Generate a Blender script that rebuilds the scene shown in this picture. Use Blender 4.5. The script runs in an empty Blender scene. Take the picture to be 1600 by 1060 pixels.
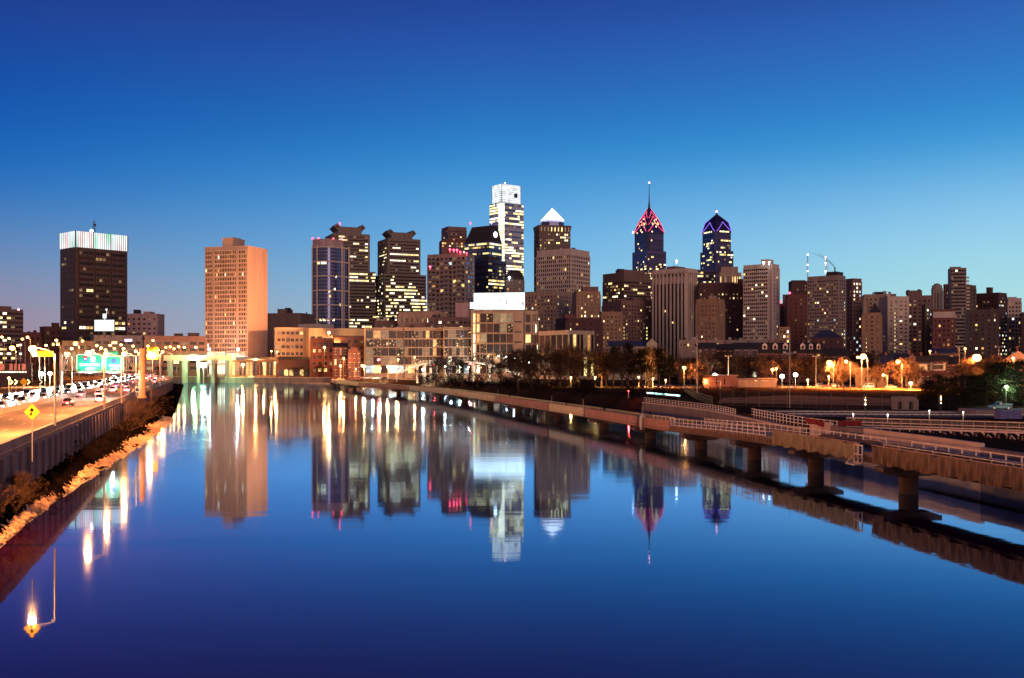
import bpy, bmesh, math, random
from mathutils import Vector, Matrix

S = bpy.context.scene
C = S.collection
RND = random.Random(11)
PI = math.pi
rad = math.radians

# ------------------------------------------------------------------ camera, sky, sun, exposure
F, VH, CAMH = 1600.0, 566.0, 14.0          # focal length in photo pixels, horizon row, eye height (m)
cam_d = bpy.data.cameras.new('camera')
cam_d.sensor_width = 36.0
cam_d.lens = 36.0
cam_d.shift_y = (VH - 530.0) / 1600.0
cam_d.clip_start = 0.5
cam_d.clip_end = 30000.0
cam = bpy.data.objects.new('camera', cam_d)
cam.location = (0, 0, CAMH)
cam.rotation_euler = (PI / 2, 0, 0)
C.objects.link(cam)
S.camera = cam

S.view_settings.view_transform = 'Standard'
S.view_settings.look = 'None'
S.view_settings.exposure = 0.0
S.view_settings.gamma = 1.0
S.cycles.use_denoising = True
S.cycles.max_bounces = 5
S.cycles.diffuse_bounces = 2
S.cycles.glossy_bounces = 4
S.cycles.transparent_max_bounces = 12
S.cycles.sample_clamp_indirect = 6.0
S.cycles.sample_clamp_direct = 0.0
S.cycles.caustics_reflective = False
S.cycles.caustics_refractive = False

def lin(r, g, b):
    def f(c):
        c /= 255.0
        return c / 12.92 if c <= 0.04045 else ((c + 0.055) / 1.055) ** 2.4
    return (f(r), f(g), f(b), 1.0)

SUN_EL, SUN_AZ = rad(7), rad(205)            # afterglow behind the camera, a little to its right
def make_world():
    w = bpy.data.worlds.new('World')
    S.world = w
    w.use_nodes = True
    nt = w.node_tree
    nt.nodes.clear()
    N, L = nt.nodes.new, nt.links.new
    out = N('ShaderNodeOutputWorld')
    tc = N('ShaderNodeTexCoord')
    sep = N('ShaderNodeSeparateXYZ')
    L(tc.outputs['Generated'], sep.inputs[0])
    def ramp(stops):
        r = N('ShaderNodeValToRGB')
        r.color_ramp.interpolation = 'B_SPLINE'
        e = r.color_ramp.elements
        while len(e) > 1:
            e.remove(e[-1])
        first = True
        for p, c in stops:
            if first:
                e[0].position = p; e[0].color = c; first = False
            else:
                k = e.new(p); k.color = c
        return r
    zz = N('ShaderNodeMath'); zz.operation = 'MULTIPLY'; zz.inputs[1].default_value = 1.6
    L(sep.outputs['Z'], zz.inputs[0])
    def q(v):                                 # photo row of the sky to ramp position
        t = (VH - v) / F
        return 1.6 * math.sin(math.atan(t))
    rl = ramp([(0, lin(160, 135, 158)), (q(520), lin(158, 140, 162)), (q(480), lin(145, 143, 168)), (q(420), lin(108, 142, 186)), (q(350), lin(62, 124, 190)),
               (q(290), lin(28, 108, 188)), (q(220), lin(18, 90, 178)), (q(130), lin(16, 72, 160)), (q(40), lin(32, 60, 142)), (q(-120), lin(24, 40, 112)), (0.9, lin(14, 20, 70)), (1, lin(12, 18, 60))])
    rc = ramp([(0, lin(165, 200, 212)), (q(500), lin(152, 200, 222)), (q(430), lin(128, 190, 228)), (q(370), lin(108, 176, 226)), (q(310), lin(82, 158, 218)),
               (q(250), lin(48, 138, 206)), (q(190), lin(38, 118, 194)), (q(120), lin(38, 98, 180)), (q(30), lin(34, 76, 164)), (q(-120), lin(26, 46, 122)), (0.9, lin(15, 22, 74)), (1, lin(12, 18, 60))])
    rr = ramp([(0, lin(190, 222, 215)), (q(480), lin(172, 222, 226)), (q(420), lin(158, 214, 232)), (q(370), lin(145, 203, 236)), (q(310), lin(112, 182, 228)),
               (q(250), lin(58, 154, 216)), (q(180), lin(46, 128, 202)), (q(100), lin(46, 108, 186)), (q(20), lin(40, 88, 172)), (q(-120), lin(28, 50, 126)), (0.9, lin(16, 23, 76)), (1, lin(12, 18, 60))])
    rb = ramp([(0, lin(226, 158, 126)), (0.10, lin(214, 156, 140)), (0.3, lin(140, 128, 160)), (0.6, lin(60, 76, 140)), (0.9, lin(15, 22, 74)), (1, lin(12, 18, 60))])
    for r in (rl, rc, rr, rb):
        L(zz.outputs[0], r.inputs[0])
    def mrange(sock, a, b):
        m = N('ShaderNodeMapRange'); m.interpolation_type = 'LINEAR'
        m.inputs[1].default_value = a; m.inputs[2].default_value = b
        L(sock, m.inputs[0])
        return m.outputs[0]
    def mix(f, a, b):
        m = N('ShaderNodeMix'); m.data_type = 'RGBA'
        L(f, m.inputs[0]); L(a, m.inputs[6]); L(b, m.inputs[7])
        return m.outputs[2]
    m1 = mix(mrange(sep.outputs['X'], -0.44, -0.02), rl.outputs[0], rc.outputs[0])
    m2 = mix(mrange(sep.outputs['X'], 0.02, 0.42), m1, rr.outputs[0])
    m3 = mix(mrange(sep.outputs['Y'], 0.55, -0.25), m2, rb.outputs[0])
    bg = N('ShaderNodeBackground'); bg.inputs[1].default_value = 1.0
    L(m3, bg.inputs[0])
    sky = N('ShaderNodeTexSky'); sky.sky_type = 'NISHITA'; sky.sun_disc = False
    sky.sun_elevation = rad(-3); sky.sun_rotation = SUN_AZ
    bg2 = N('ShaderNodeBackground'); bg2.inputs[1].default_value = 0.05
    L(sky.outputs[0], bg2.inputs[0])
    add = N('ShaderNodeAddShader')
    L(bg.outputs[0], add.inputs[0]); L(bg2.outputs[0], add.inputs[1])
    L(add.outputs[0], out.inputs[0])
make_world()
sun_d = bpy.data.lights.new('sun', 'SUN')
sun_d.energy = 0.95
sun_d.angle = rad(24)
sun_d.color = (1.0, 0.61, 0.47)
sun = bpy.data.objects.new('sun', sun_d)
_d = Vector((-math.sin(SUN_AZ) * math.cos(SUN_EL), -math.cos(SUN_AZ) * math.cos(SUN_EL), -math.sin(SUN_EL)))
_d = Vector((-0.34, 0.93, -0.13)).normalized()
sun.rotation_euler = _d.to_track_quat('-Z', 'Y').to_euler()
C.objects.link(sun)

# ------------------------------------------------------------------ helpers
def X(u, Y): return (u - 800.0) / F * Y
def Z(v, Y): return CAMH - (v - VH) / F * Y
def P(u, v, Y): return Vector((X(u, Y), Y, Z(v, Y)))
def on_level(u, v, z):
    Y = (CAMH - z) * F / (v - VH)
    return Vector((X(u, Y), Y, z))

class MB:
    def __init__(s): s.v, s.f, s.m = [], [], []
    def face(s, pts, mi=0):
        n = len(s.v); s.v += [tuple(p) for p in pts]; s.f.append(tuple(range(n, n + len(pts)))); s.m.append(mi)
    def hexa(s, p, mi=0):                     # 8 points: bottom ring then top ring
        n = len(s.v); s.v += [tuple(a) for a in p]
        for q in ((0, 3, 2, 1), (4, 5, 6, 7), (0, 1, 5, 4), (1, 2, 6, 5), (2, 3, 7, 6), (3, 0, 4, 7)):
            s.f.append(tuple(n + i for i in q)); s.m.append(mi)
    def box(s, cx, cy, cz, sx, sy, sz, rot=0.0, mi=0):
        c, n = math.cos(rot), math.sin(rot)
        hx, hy, hz = sx / 2, sy / 2, sz / 2
        r = []
        for dz in (-hz, hz):
            for dx, dy in ((-hx, -hy), (hx, -hy), (hx, hy), (-hx, hy)):
                r.append((cx + dx * c - dy * n, cy + dx * n + dy * c, cz + dz))
        s.hexa(r, mi)
    def beam(s, p, q, w, h, mi=0):            # box beam between two points
        p, q = Vector(p), Vector(q); d = q - p
        if d.length < 1e-6: return
        d.normalize()
        up = Vector((0, 0, 1)) if abs(d.z) < 0.95 else Vector((0, 1, 0))
        a = d.cross(up).normalized() * (w / 2); b = a.cross(d).normalized() * (h / 2)
        s.hexa([p - a - b, p + a - b, q + a - b, q - a - b, p - a + b, p + a + b, q + a + b, q - a + b], mi)
    def tube(s, p, q, r0, r1, n=6, mi=0, cap=True):
        p, q = Vector(p), Vector(q); d = (q - p)
        if d.length < 1e-6: return
        d.normalize()
        up = Vector((0, 0, 1)) if abs(d.z) < 0.9 else Vector((1, 0, 0))
        a = d.cross(up).normalized(); b = d.cross(a)
        k = len(s.v)
        for c, r in ((p, r0), (q, r1)):
            for i in range(n):
                t = 2 * PI * i / n
                s.v.append(tuple(c + a * (r * math.cos(t)) + b * (r * math.sin(t))))
        for i in range(n):
            j = (i + 1) % n
            s.f.append((k + i, k + n + i, k + n + j, k + j)); s.m.append(mi)
        if cap:
            s.f.append(tuple(k + i for i in range(n))); s.m.append(mi)
            s.f.append(tuple(k + n + i for i in reversed(range(n)))); s.m.append(mi)
    def prism(s, poly, z0, z1, mi=0, poly2=None):
        n = len(poly); k = len(s.v); p2 = poly2 or poly
        s.v += [(x, y, z0) for x, y in poly] + [(x, y, z1) for x, y in p2]
        for i in range(n):
            j = (i + 1) % n
            s.f.append((k + i, k + j, k + n + j, k + n + i)); s.m.append(mi)
        s.f.append(tuple(k + i for i in reversed(range(n)))); s.m.append(mi)
        s.f.append(tuple(k + n + i for i in range(n))); s.m.append(mi)
    def pyramid(s, poly, z0, apex, mi=0):
        n = len(poly); k = len(s.v)
        s.v += [(x, y, z0) for x, y in poly] + [tuple(apex)]
        for i in range(n):
            s.f.append((k + i, k + (i + 1) % n, k + n)); s.m.append(mi)
        s.f.append(tuple(k + i for i in reversed(range(n)))); s.m.append(mi)
    def lathe(s, prof, n=12, mi=0, at=(0, 0, 0)):
        k = len(s.v)
        for r, z in prof:
            for i in range(n):
                t = 2 * PI * i / n
                s.v.append((at[0] + r * math.cos(t), at[1] + r * math.sin(t), at[2] + z))
        for a in range(len(prof) - 1):
            for i in range(n):
                j = (i + 1) % n
                s.f.append((k + a * n + i, k + a * n + j, k + (a + 1) * n + j, k + (a + 1) * n + i)); s.m.append(mi)
        s.f.append(tuple(k + i for i in reversed(range(n)))); s.m.append(mi)
        e = k + (len(prof) - 1) * n
        s.f.append(tuple(e + i for i in range(n))); s.m.append(mi)
    def ball(s, c, r, n=8, m=5, sz=1.0, mi=0):
        s.lathe([(max(r * math.sin(PI * i / m), 0.01 * r), -r * sz * math.cos(PI * i / m)) for i in range(m + 1)], n, mi, c)
    def mesh(s, name, mats, smooth=False):
        me = bpy.data.meshes.new(name)
        me.from_pydata(s.v, [], s.f)
        for m in (mats if isinstance(mats, (list, tuple)) else [mats]):
            me.materials.append(m)
        if any(s.m):
            me.polygons.foreach_set('material_index', s.m)
        if smooth:
            me.polygons.foreach_set('use_smooth', [True] * len(s.f))
        me.update()
        return me
    def build(s, name, mats, parent=None, smooth=False):
        return put(name, s.mesh(name, mats, smooth), parent)

def put(name, me, parent=None, loc=None, rz=None):
    o = bpy.data.objects.new(name, me)
    C.objects.link(o)
    if parent is not None: o.parent = parent
    if loc is not None: o.location = loc
    if rz is not None: o.rotation_euler = (0, 0, rz)
    return o

def tag(o, label=None, cat=None, group=None, kind=None):
    if label: o['label'] = label
    if cat: o['category'] = cat
    if group: o['group'] = group
    if kind: o['kind'] = kind
    return o

def thing(name, label, cat, loc=(0, 0, 0), rz=0.0, group=None):
    o = bpy.data.objects.new(name, None)
    o.empty_display_size = 0.1
    C.objects.link(o)
    o.location = loc
    o.rotation_euler = (0, 0, rz)
    return tag(o, label, cat, group)

def kids(o): return [c for c in KIDS.get(o.name, [])]
KIDS = {}
def index_kids(root):
    for o in list(root.children_recursive):
        KIDS.setdefault(o.parent.name, [])
        if o.name not in [c.name for c in KIDS[o.parent.name]]:
            KIDS[o.parent.name].append(o)
def dup(root, loc, rz=0.0, sc=1.0, label=None, group=None):
    def cp(o, parent):
        c = o.copy(); C.objects.link(c)
        if parent is not None: c.parent = parent
        for k in KIDS.get(o.name, []): cp(k, c)
        return c
    r = cp(root, None)
    r.location = loc; r.rotation_euler = (0, 0, rz); r.scale = (sc, sc, sc)
    if label: r['label'] = label
    if group: r['group'] = group
    return r

ORD = ['first', 'second', 'third', 'fourth', 'fifth', 'sixth', 'seventh', 'eighth', 'ninth', 'tenth', 'eleventh', 'twelfth', 'thirteenth',
       'fourteenth', 'fifteenth', 'sixteenth', 'seventeenth', 'eighteenth', 'nineteenth', 'twentieth', 'twenty-first', 'twenty-second',
       'twenty-third', 'twenty-fourth', 'twenty-fifth', 'twenty-sixth', 'twenty-seventh', 'twenty-eighth', 'twenty-ninth', 'thirtieth',
       'thirty-first', 'thirty-second', 'thirty-third', 'thirty-fourth', 'thirty-fifth', 'thirty-sixth', 'thirty-seventh', 'thirty-eighth',
       'thirty-ninth', 'fortieth', 'forty-first', 'forty-second', 'forty-third', 'forty-fourth', 'forty-fifth', 'forty-sixth', 'forty-seventh',
       'forty-eighth', 'forty-ninth', 'fiftieth', 'fifty-first', 'fifty-second', 'fifty-third', 'fifty-fourth', 'fifty-fifth', 'fifty-sixth',
       'fifty-seventh', 'fifty-eighth', 'fifty-ninth', 'sixtieth']

# ------------------------------------------------------------------ materials
def mat(name, col, rough=0.8, amt=0.25, scale=0.3, metal=0.0, bump=0.0, col2=None, bscale=None, spec=0.5, streak=False):
    m = bpy.data.materials.new(name)
    m.use_nodes = True
    nt = m.node_tree
    b = nt.nodes['Principled BSDF']
    b.inputs['Roughness'].default_value = rough
    b.inputs['Metallic'].default_value = metal
    b.inputs['Specular IOR Level'].default_value = spec
    N, L = nt.nodes.new, nt.links.new
    tc = N('ShaderNodeTexCoord')
    src = tc.outputs['Object']
    if streak:
        mp = N('ShaderNodeMapping'); mp.inputs['Scale'].default_value = (1, 1, 0.12)
        L(src, mp.inputs[0]); src = mp.outputs[0]
    n = N('ShaderNodeTexNoise'); n.inputs['Scale'].default_value = scale; n.inputs['Detail'].default_value = 6
    n.inputs['Roughness'].default_value = 0.62
    L(src, n.inputs['Vector'])
    r = N('ShaderNodeValToRGB')
    c1 = tuple(max(0, c * (1 - amt)) for c in col); c2 = col2 or tuple(min(1, c * (1 + amt)) for c in col)
    r.color_ramp.elements[0].position = 0.3; r.color_ramp.elements[0].color = (*c1, 1)
    r.color_ramp.elements[1].position = 0.7; r.color_ramp.elements[1].color = (*c2, 1)
    L(n.outputs[0], r.inputs[0]); L(r.outputs[0], b.inputs['Base Color'])
    if bump:
        n2 = N('ShaderNodeTexNoise'); n2.inputs['Scale'].default_value = bscale or scale * 6; n2.inputs['Detail'].default_value = 5
        L(src, n2.inputs['Vector'])
        bp = N('ShaderNodeBump'); bp.inputs['Strength'].default_value = bump; bp.inputs['Distance'].default_value = 0.1
        L(n2.outputs[0], bp.inputs['Height']); L(bp.outputs[0], b.inputs['Normal'])
    return m

def glass(name, col, rough=0.12, metal=0.0, spec=0.5):
    m = bpy.data.materials.new(name)
    m.use_nodes = True
    nt = m.node_tree; N, L = nt.nodes.new, nt.links.new
    b = nt.nodes['Principled BSDF']
    b.inputs['Roughness'].default_value = rough
    b.inputs['Metallic'].default_value = metal
    b.inputs['Specular IOR Level'].default_value = spec
    oi = N('ShaderNodeObjectInfo'); tc = N('ShaderNodeTexCoord')
    n = N('ShaderNodeTexNoise'); n.inputs['Scale'].default_value = 0.11; n.inputs['Detail'].default_value = 3
    L(tc.outputs['Object'], n.inputs['Vector'])
    ad = N('ShaderNodeMath'); ad.operation = 'ADD'
    L(oi.outputs['Random'], ad.inputs[0]); L(n.outputs[0], ad.inputs[1])
    r = N('ShaderNodeMapRange'); r.inputs[1].default_value = 0.2; r.inputs[2].default_value = 1.6
    r.inputs[3].default_value = 0.5; r.inputs[4].default_value = 1.7
    L(ad.outputs[0], r.inputs[0])
    h = N('ShaderNodeVectorMath'); h.operation = 'SCALE'; h.inputs[0].default_value = col
    L(r.outputs[0], h.inputs['Scale']); L(h.outputs[0], b.inputs['Base Color'])
    return m

def lit(name, col, s, lo=0.45, hi=1.5, scale=0.5, sample=False):
    """something that gives off light: lit rooms, lamps, screens"""
    m = bpy.data.materials.new(name)
    m.use_nodes = True
    nt = m.node_tree; N, L = nt.nodes.new, nt.links.new
    b = nt.nodes['Principled BSDF']
    b.inputs['Base Color'].default_value = (0.05, 0.05, 0.05, 1)
    b.inputs['Roughness'].default_value = 0.3
    oi = N('ShaderNodeObjectInfo'); tc = N('ShaderNodeTexCoord')
    n = N('ShaderNodeTexNoise'); n.inputs['Scale'].default_value = scale; n.inputs['Detail'].default_value = 3
    L(tc.outputs['Object'], n.inputs['Vector'])
    r = N('ShaderNodeMapRange'); r.inputs[1].default_value = 0.3; r.inputs[2].default_value = 0.7
    r.inputs[3].default_value = lo; r.inputs[4].default_value = hi
    L(n.outputs[0], r.inputs[0])
    r2 = N('ShaderNodeMapRange'); r2.inputs[3].default_value = s * 0.6; r2.inputs[4].default_value = s * 1.35
    L(oi.outputs['Random'], r2.inputs[0])
    mu = N('ShaderNodeMath'); mu.operation = 'MULTIPLY'
    L(r.outputs[0], mu.inputs[0]); L(r2.outputs[0], mu.inputs[1])
    b.inputs['Emission Color'].default_value = (*col, 1)
    L(mu.outputs[0], b.inputs['Emission Strength'])
    if not sample:
        m.cycles.emission_sampling = 'NONE'
    return m

M = {}
M['brown'] = mat('brown_granite', (0.16, 0.105, 0.085), streak=True)
M['darkbrown'] = mat('dark_brown_panels', (0.060, 0.036, 0.034), 0.5, streak=True)
M['commerce'] = mat('grey_brown_granite', (0.17, 0.13, 0.105), 0.6, streak=True)
M['salmon'] = mat('salmon_concrete', (0.55, 0.36, 0.265), 0.85, 0.16, 0.12, bump=0.15, streak=True)
M['pink'] = mat('pale_pink_stucco', (0.42, 0.29, 0.29), streak=True)
M['tan'] = mat('tan_brick', (0.33, 0.20, 0.12), bump=0.2, streak=True)
M['beige'] = mat('beige_limestone', (0.37, 0.26, 0.195), streak=True)
M['pale'] = mat('pale_concrete', (0.57, 0.46, 0.38), 0.8, 0.18, streak=True)
M['cream'] = mat('cream_concrete', (0.34, 0.27, 0.20), 0.8, 0.18, streak=True)
M['mauve'] = mat('mauve_brick', (0.19, 0.115, 0.105), streak=True)
M['brick'] = mat('red_brick', (0.17, 0.062, 0.05), bump=0.3, scale=0.8)
M['darkbrick'] = mat('dark_red_brick', (0.085, 0.035, 0.035), bump=0.3, scale=0.8)
M['grey'] = mat('grey_concrete', (0.27, 0.215, 0.19), streak=True)
M['dark'] = mat('dark_roofing', (0.035, 0.03, 0.034), 0.9)
M['navy'] = glass('navy_curtain_wall', (0.038, 0.05, 0.12), 0.18, 0.5)
M['blueglass'] = glass('blue_curtain_wall', (0.09, 0.16, 0.30), 0.15, 0.7)
M['steelglass'] = glass('silver_curtain_wall', (0.30, 0.36, 0.42), 0.15, 0.8)
M['glass'] = glass('dark_window_glass', (0.020, 0.019, 0.024), 0.2, 0.0, 0.16)
M['glass_warm'] = glass('dusky_window_glass', (0.045, 0.030, 0.028), 0.25, 0.0, 0.16)
M['blackglass'] = glass('black_window_glass', (0.008, 0.007, 0.009), 0.2, 0.0, 0.3)
M['warm'] = lit('lit_window_warm', (1.0, 0.66, 0.22), 1.35)
M['yellow'] = lit('lit_window_yellow', (1.0, 0.80, 0.32), 1.8)
M['white'] = lit('lit_window_white', (1.0, 0.90, 0.62), 2.2)
M['amber'] = lit('lit_window_amber', (1.0, 0.45, 0.12), 0.95)
M['dim'] = lit('lit_window_dim', (0.9, 0.6, 0.25), 0.28)
M['faintwarm'] = lit('lit_window_faint', (1.0, 0.55, 0.22), 0.16, 0.2, 1.8)
M['cool'] = lit('lit_window_cool', (0.75, 0.95, 1.0), 0.9)
M['metal'] = mat('galvanised_steel', (0.30, 0.29, 0.28), 0.5, 0.2, 2.0, 0.6)
M['darkmetal'] = mat('dark_painted_steel', (0.06, 0.055, 0.055), 0.5, 0.2, 2.0, 0.3)
def speckled(name, base, col, s, scale, thr):
    m = glass(name, base, .2, 0, .16)        # dark office glass with a few ceiling lights and desk lamps showing through
    nt = m.node_tree; N, L = nt.nodes.new, nt.links.new
    b = nt.nodes['Principled BSDF']; tc = N('ShaderNodeTexCoord'); oi = N('ShaderNodeObjectInfo')
    ad = N('ShaderNodeVectorMath'); ad.operation = 'ADD'; sc = N('ShaderNodeVectorMath'); sc.operation = 'SCALE'; sc.inputs[0].default_value = (37, 17, 53)
    L(oi.outputs['Random'], sc.inputs['Scale']); L(tc.outputs['Object'], ad.inputs[0]); L(sc.outputs[0], ad.inputs[1])
    n = N('ShaderNodeTexNoise'); n.inputs['Scale'].default_value = scale; n.inputs['Detail'].default_value = 2; L(ad.outputs[0], n.inputs['Vector'])
    r = N('ShaderNodeMapRange'); r.inputs[1].default_value = thr; r.inputs[2].default_value = thr + .12; r.inputs[3].default_value = 0; r.inputs[4].default_value = s
    L(n.outputs[0], r.inputs[0]); b.inputs['Emission Color'].default_value = (*col, 1); L(r.outputs[0], b.inputs['Emission Strength']); m.cycles.emission_sampling = 'NONE'
    return m
M['speck'] = speckled('office_glass_with_lights', (.03, .022, .02), (1, .66, .3), 1.8, .9, .60)
M['speckcool'] = speckled('office_glass_with_cool_lights', (.025, .022, .03), (.8, .85, 1), 1.6, 1.1, .60)
M['whitepaint'] = mat('white_painted_timber', (0.74, 0.66, 0.58), 0.7, 0.2, 1.5)
M['timber'] = mat('raw_timber', (0.36, 0.25, 0.18), 0.85, 0.35, 1.5, bump=0.2)
PAL = {'w': ['warm', 'warm', 'yellow', 'dim', 'amber', 'white'], 'y': ['yellow', 'yellow', 'white', 'warm', 'dim'], 'b': ['white', 'white', 'yellow', 'yellow'],
       'm': ['warm', 'white', 'dim', 'dim', 'yellow', 'amber', 'cool'], 'a': ['amber', 'warm', 'dim'], 'c': ['cool', 'white', 'yellow']}

# ------------------------------------------------------------------ lamps
def lamp_light(parent, loc, power, col, radius=0.35, kind='POINT', name='lamp_light'):
    d = bpy.data.lights.new(name, kind)
    d.energy = power; d.color = col; d.shadow_soft_size = radius
    o = bpy.data.objects.new(name, d)
    C.objects.link(o); o.parent = parent; o.location = loc
    return o
# ------------------------------------------------------------------ ground, river, road
GZ = 3.5
SHORE_R = [(92, -150), (80, 0), (66, 60), (59, 90), (55, 126), (49, 165), (47.5, 205), (46, 238), (37, 278), (12, 361), (-28, 487), (-72, 600), (-99, 650)]
SHORE_FAR = [(-112, 668), (-170, 679), (-236, 716)]
ROADEDGE = [(25, -150), (-17.7, 0), (-44, 88), (-83, 221), (-121, 350), (-157, 473), (-200, 575), (-262, 690), (-375, 850), (-560, 1020), (-800, 1150)]
SHORE_L = [(-205, 640), (-180, 560), (-133, 410), (-84, 252), (-62, 168), (-42.8, 90), (-15.4, 0), (28, -150)]

def resample(pts, step):
    pts = [Vector((p[0], p[1])) for p in pts]
    out = []
    n = len(pts)
    for i in range(n - 1):
        p0, p1, p2, p3 = pts[max(i - 1, 0)], pts[i], pts[i + 1], pts[min(i + 2, n - 1)]
        k = max(2, int((p2 - p1).length / step))
        for j in range(k):
            t = j / k
            out.append(0.5 * ((2 * p1) + (p2 - p0) * t + (2 * p0 - 5 * p1 + 4 * p2 - p3) * t * t + (3 * p1 - p0 - 3 * p2 + p3) * t ** 3))
    out.append(pts[-1])
    return out

class Path:
    def __init__(s, pts, step=4.0):
        s.p = resample(pts, step)
        s.s = [0.0]
        for a, b in zip(s.p, s.p[1:]): s.s.append(s.s[-1] + (b - a).length)
        s.len = s.s[-1]
    def at(s, d):
        d = min(max(d, 0), s.len - 1e-3)
        lo, hi = 0, len(s.s) - 1
        while hi - lo > 1:
            m = (lo + hi) // 2
            if s.s[m] <= d: lo = m
            else: hi = m
        t = (d - s.s[lo]) / max(s.s[hi] - s.s[lo], 1e-6)
        p = s.p[lo].lerp(s.p[hi], t)
        a, b = s.p[max(lo - 1, 0)], s.p[min(hi + 1, len(s.p) - 1)]
        return p, (b - a).normalized()
    def off(s, d, o):                         # o > 0: to the left of travel
        p, t = s.at(d)
        return Vector((p.x - t.y * o, p.y + t.x * o)), t
    def near_y(s, y):
        return s.s[min(range(len(s.p)), key=lambda i: abs(s.p[i].y - y))]

def sheet(path, d0, d1, o0, o1, z, step=4.0, mb=None, z1=None):
    mb = mb or MB(); n = max(1, int((d1 - d0) / step)); prev = None
    for i in range(n + 1):
        d = d0 + (d1 - d0) * i / n
        a = path.off(d, o0)[0]; b = path.off(d, o1)[0]
        cur = ((a.x, a.y, z), (b.x, b.y, z if z1 is None else z1))
        if prev: mb.face((prev[0], cur[0], cur[1], prev[1]))
        prev = cur
    return mb

def extrude_along(path, d0, d1, prof, step=4.0, mb=None, caps=True):
    """closed profile [(offset, z)] swept along the path"""
    mb = mb or MB(); n = max(1, int((d1 - d0) / step)); k = len(mb.v); m = len(prof)
    for i in range(n + 1):
        d = d0 + (d1 - d0) * i / n
        for o, z in prof:
            a = path.off(d, o)[0]; mb.v.append((a.x, a.y, z))
    for i in range(n):
        for j in range(m):
            q = (j + 1) % m
            mb.f.append((k + i * m + j, k + i * m + q, k + (i + 1) * m + q, k + (i + 1) * m + j)); mb.m.append(0)
    if caps:
        mb.f.append(tuple(k + j for j in range(m))); mb.m.append(0)
        mb.f.append(tuple(k + n * m + j for j in reversed(range(m)))); mb.m.append(0)
    return mb

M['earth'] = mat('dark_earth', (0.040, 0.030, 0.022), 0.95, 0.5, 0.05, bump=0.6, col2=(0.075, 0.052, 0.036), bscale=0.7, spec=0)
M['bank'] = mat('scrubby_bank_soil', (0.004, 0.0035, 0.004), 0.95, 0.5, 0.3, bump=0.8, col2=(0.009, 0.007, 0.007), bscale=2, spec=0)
M['asphalt'] = mat('worn_asphalt', (0.13, 0.11, 0.10), 0.8, 0.25, 0.12, bump=0.15, bscale=6, streak=False)
M['field'] = mat('dry_winter_turf', (0.075, 0.034, 0.018), 0.95, 0.4, 0.06, bump=0.4, bscale=2, col2=(0.12, 0.055, 0.026), spec=0)
M['dirt'] = mat('infield_dirt', (0.46, 0.25, 0.12), 0.95, 0.3, 0.1, spec=0)
M['concrete'] = mat('weathered_concrete', (0.20, 0.17, 0.17), 0.85, 0.35, 0.25, bump=0.3, streak=True)
M['wallconcrete'] = mat('stained_retaining_concrete', (0.11, 0.085, 0.12), 0.85, 0.45, 0.35, bump=0.4, streak=True)
M['paint'] = mat('road_paint', (0.65, 0.6, 0.5), 0.6, 0.2, 1.0)
M['rock'] = mat('riprap_stone', (0.50, 0.36, 0.25), 0.9, 0.45, 1.2, bump=0.5, spec=0)

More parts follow.
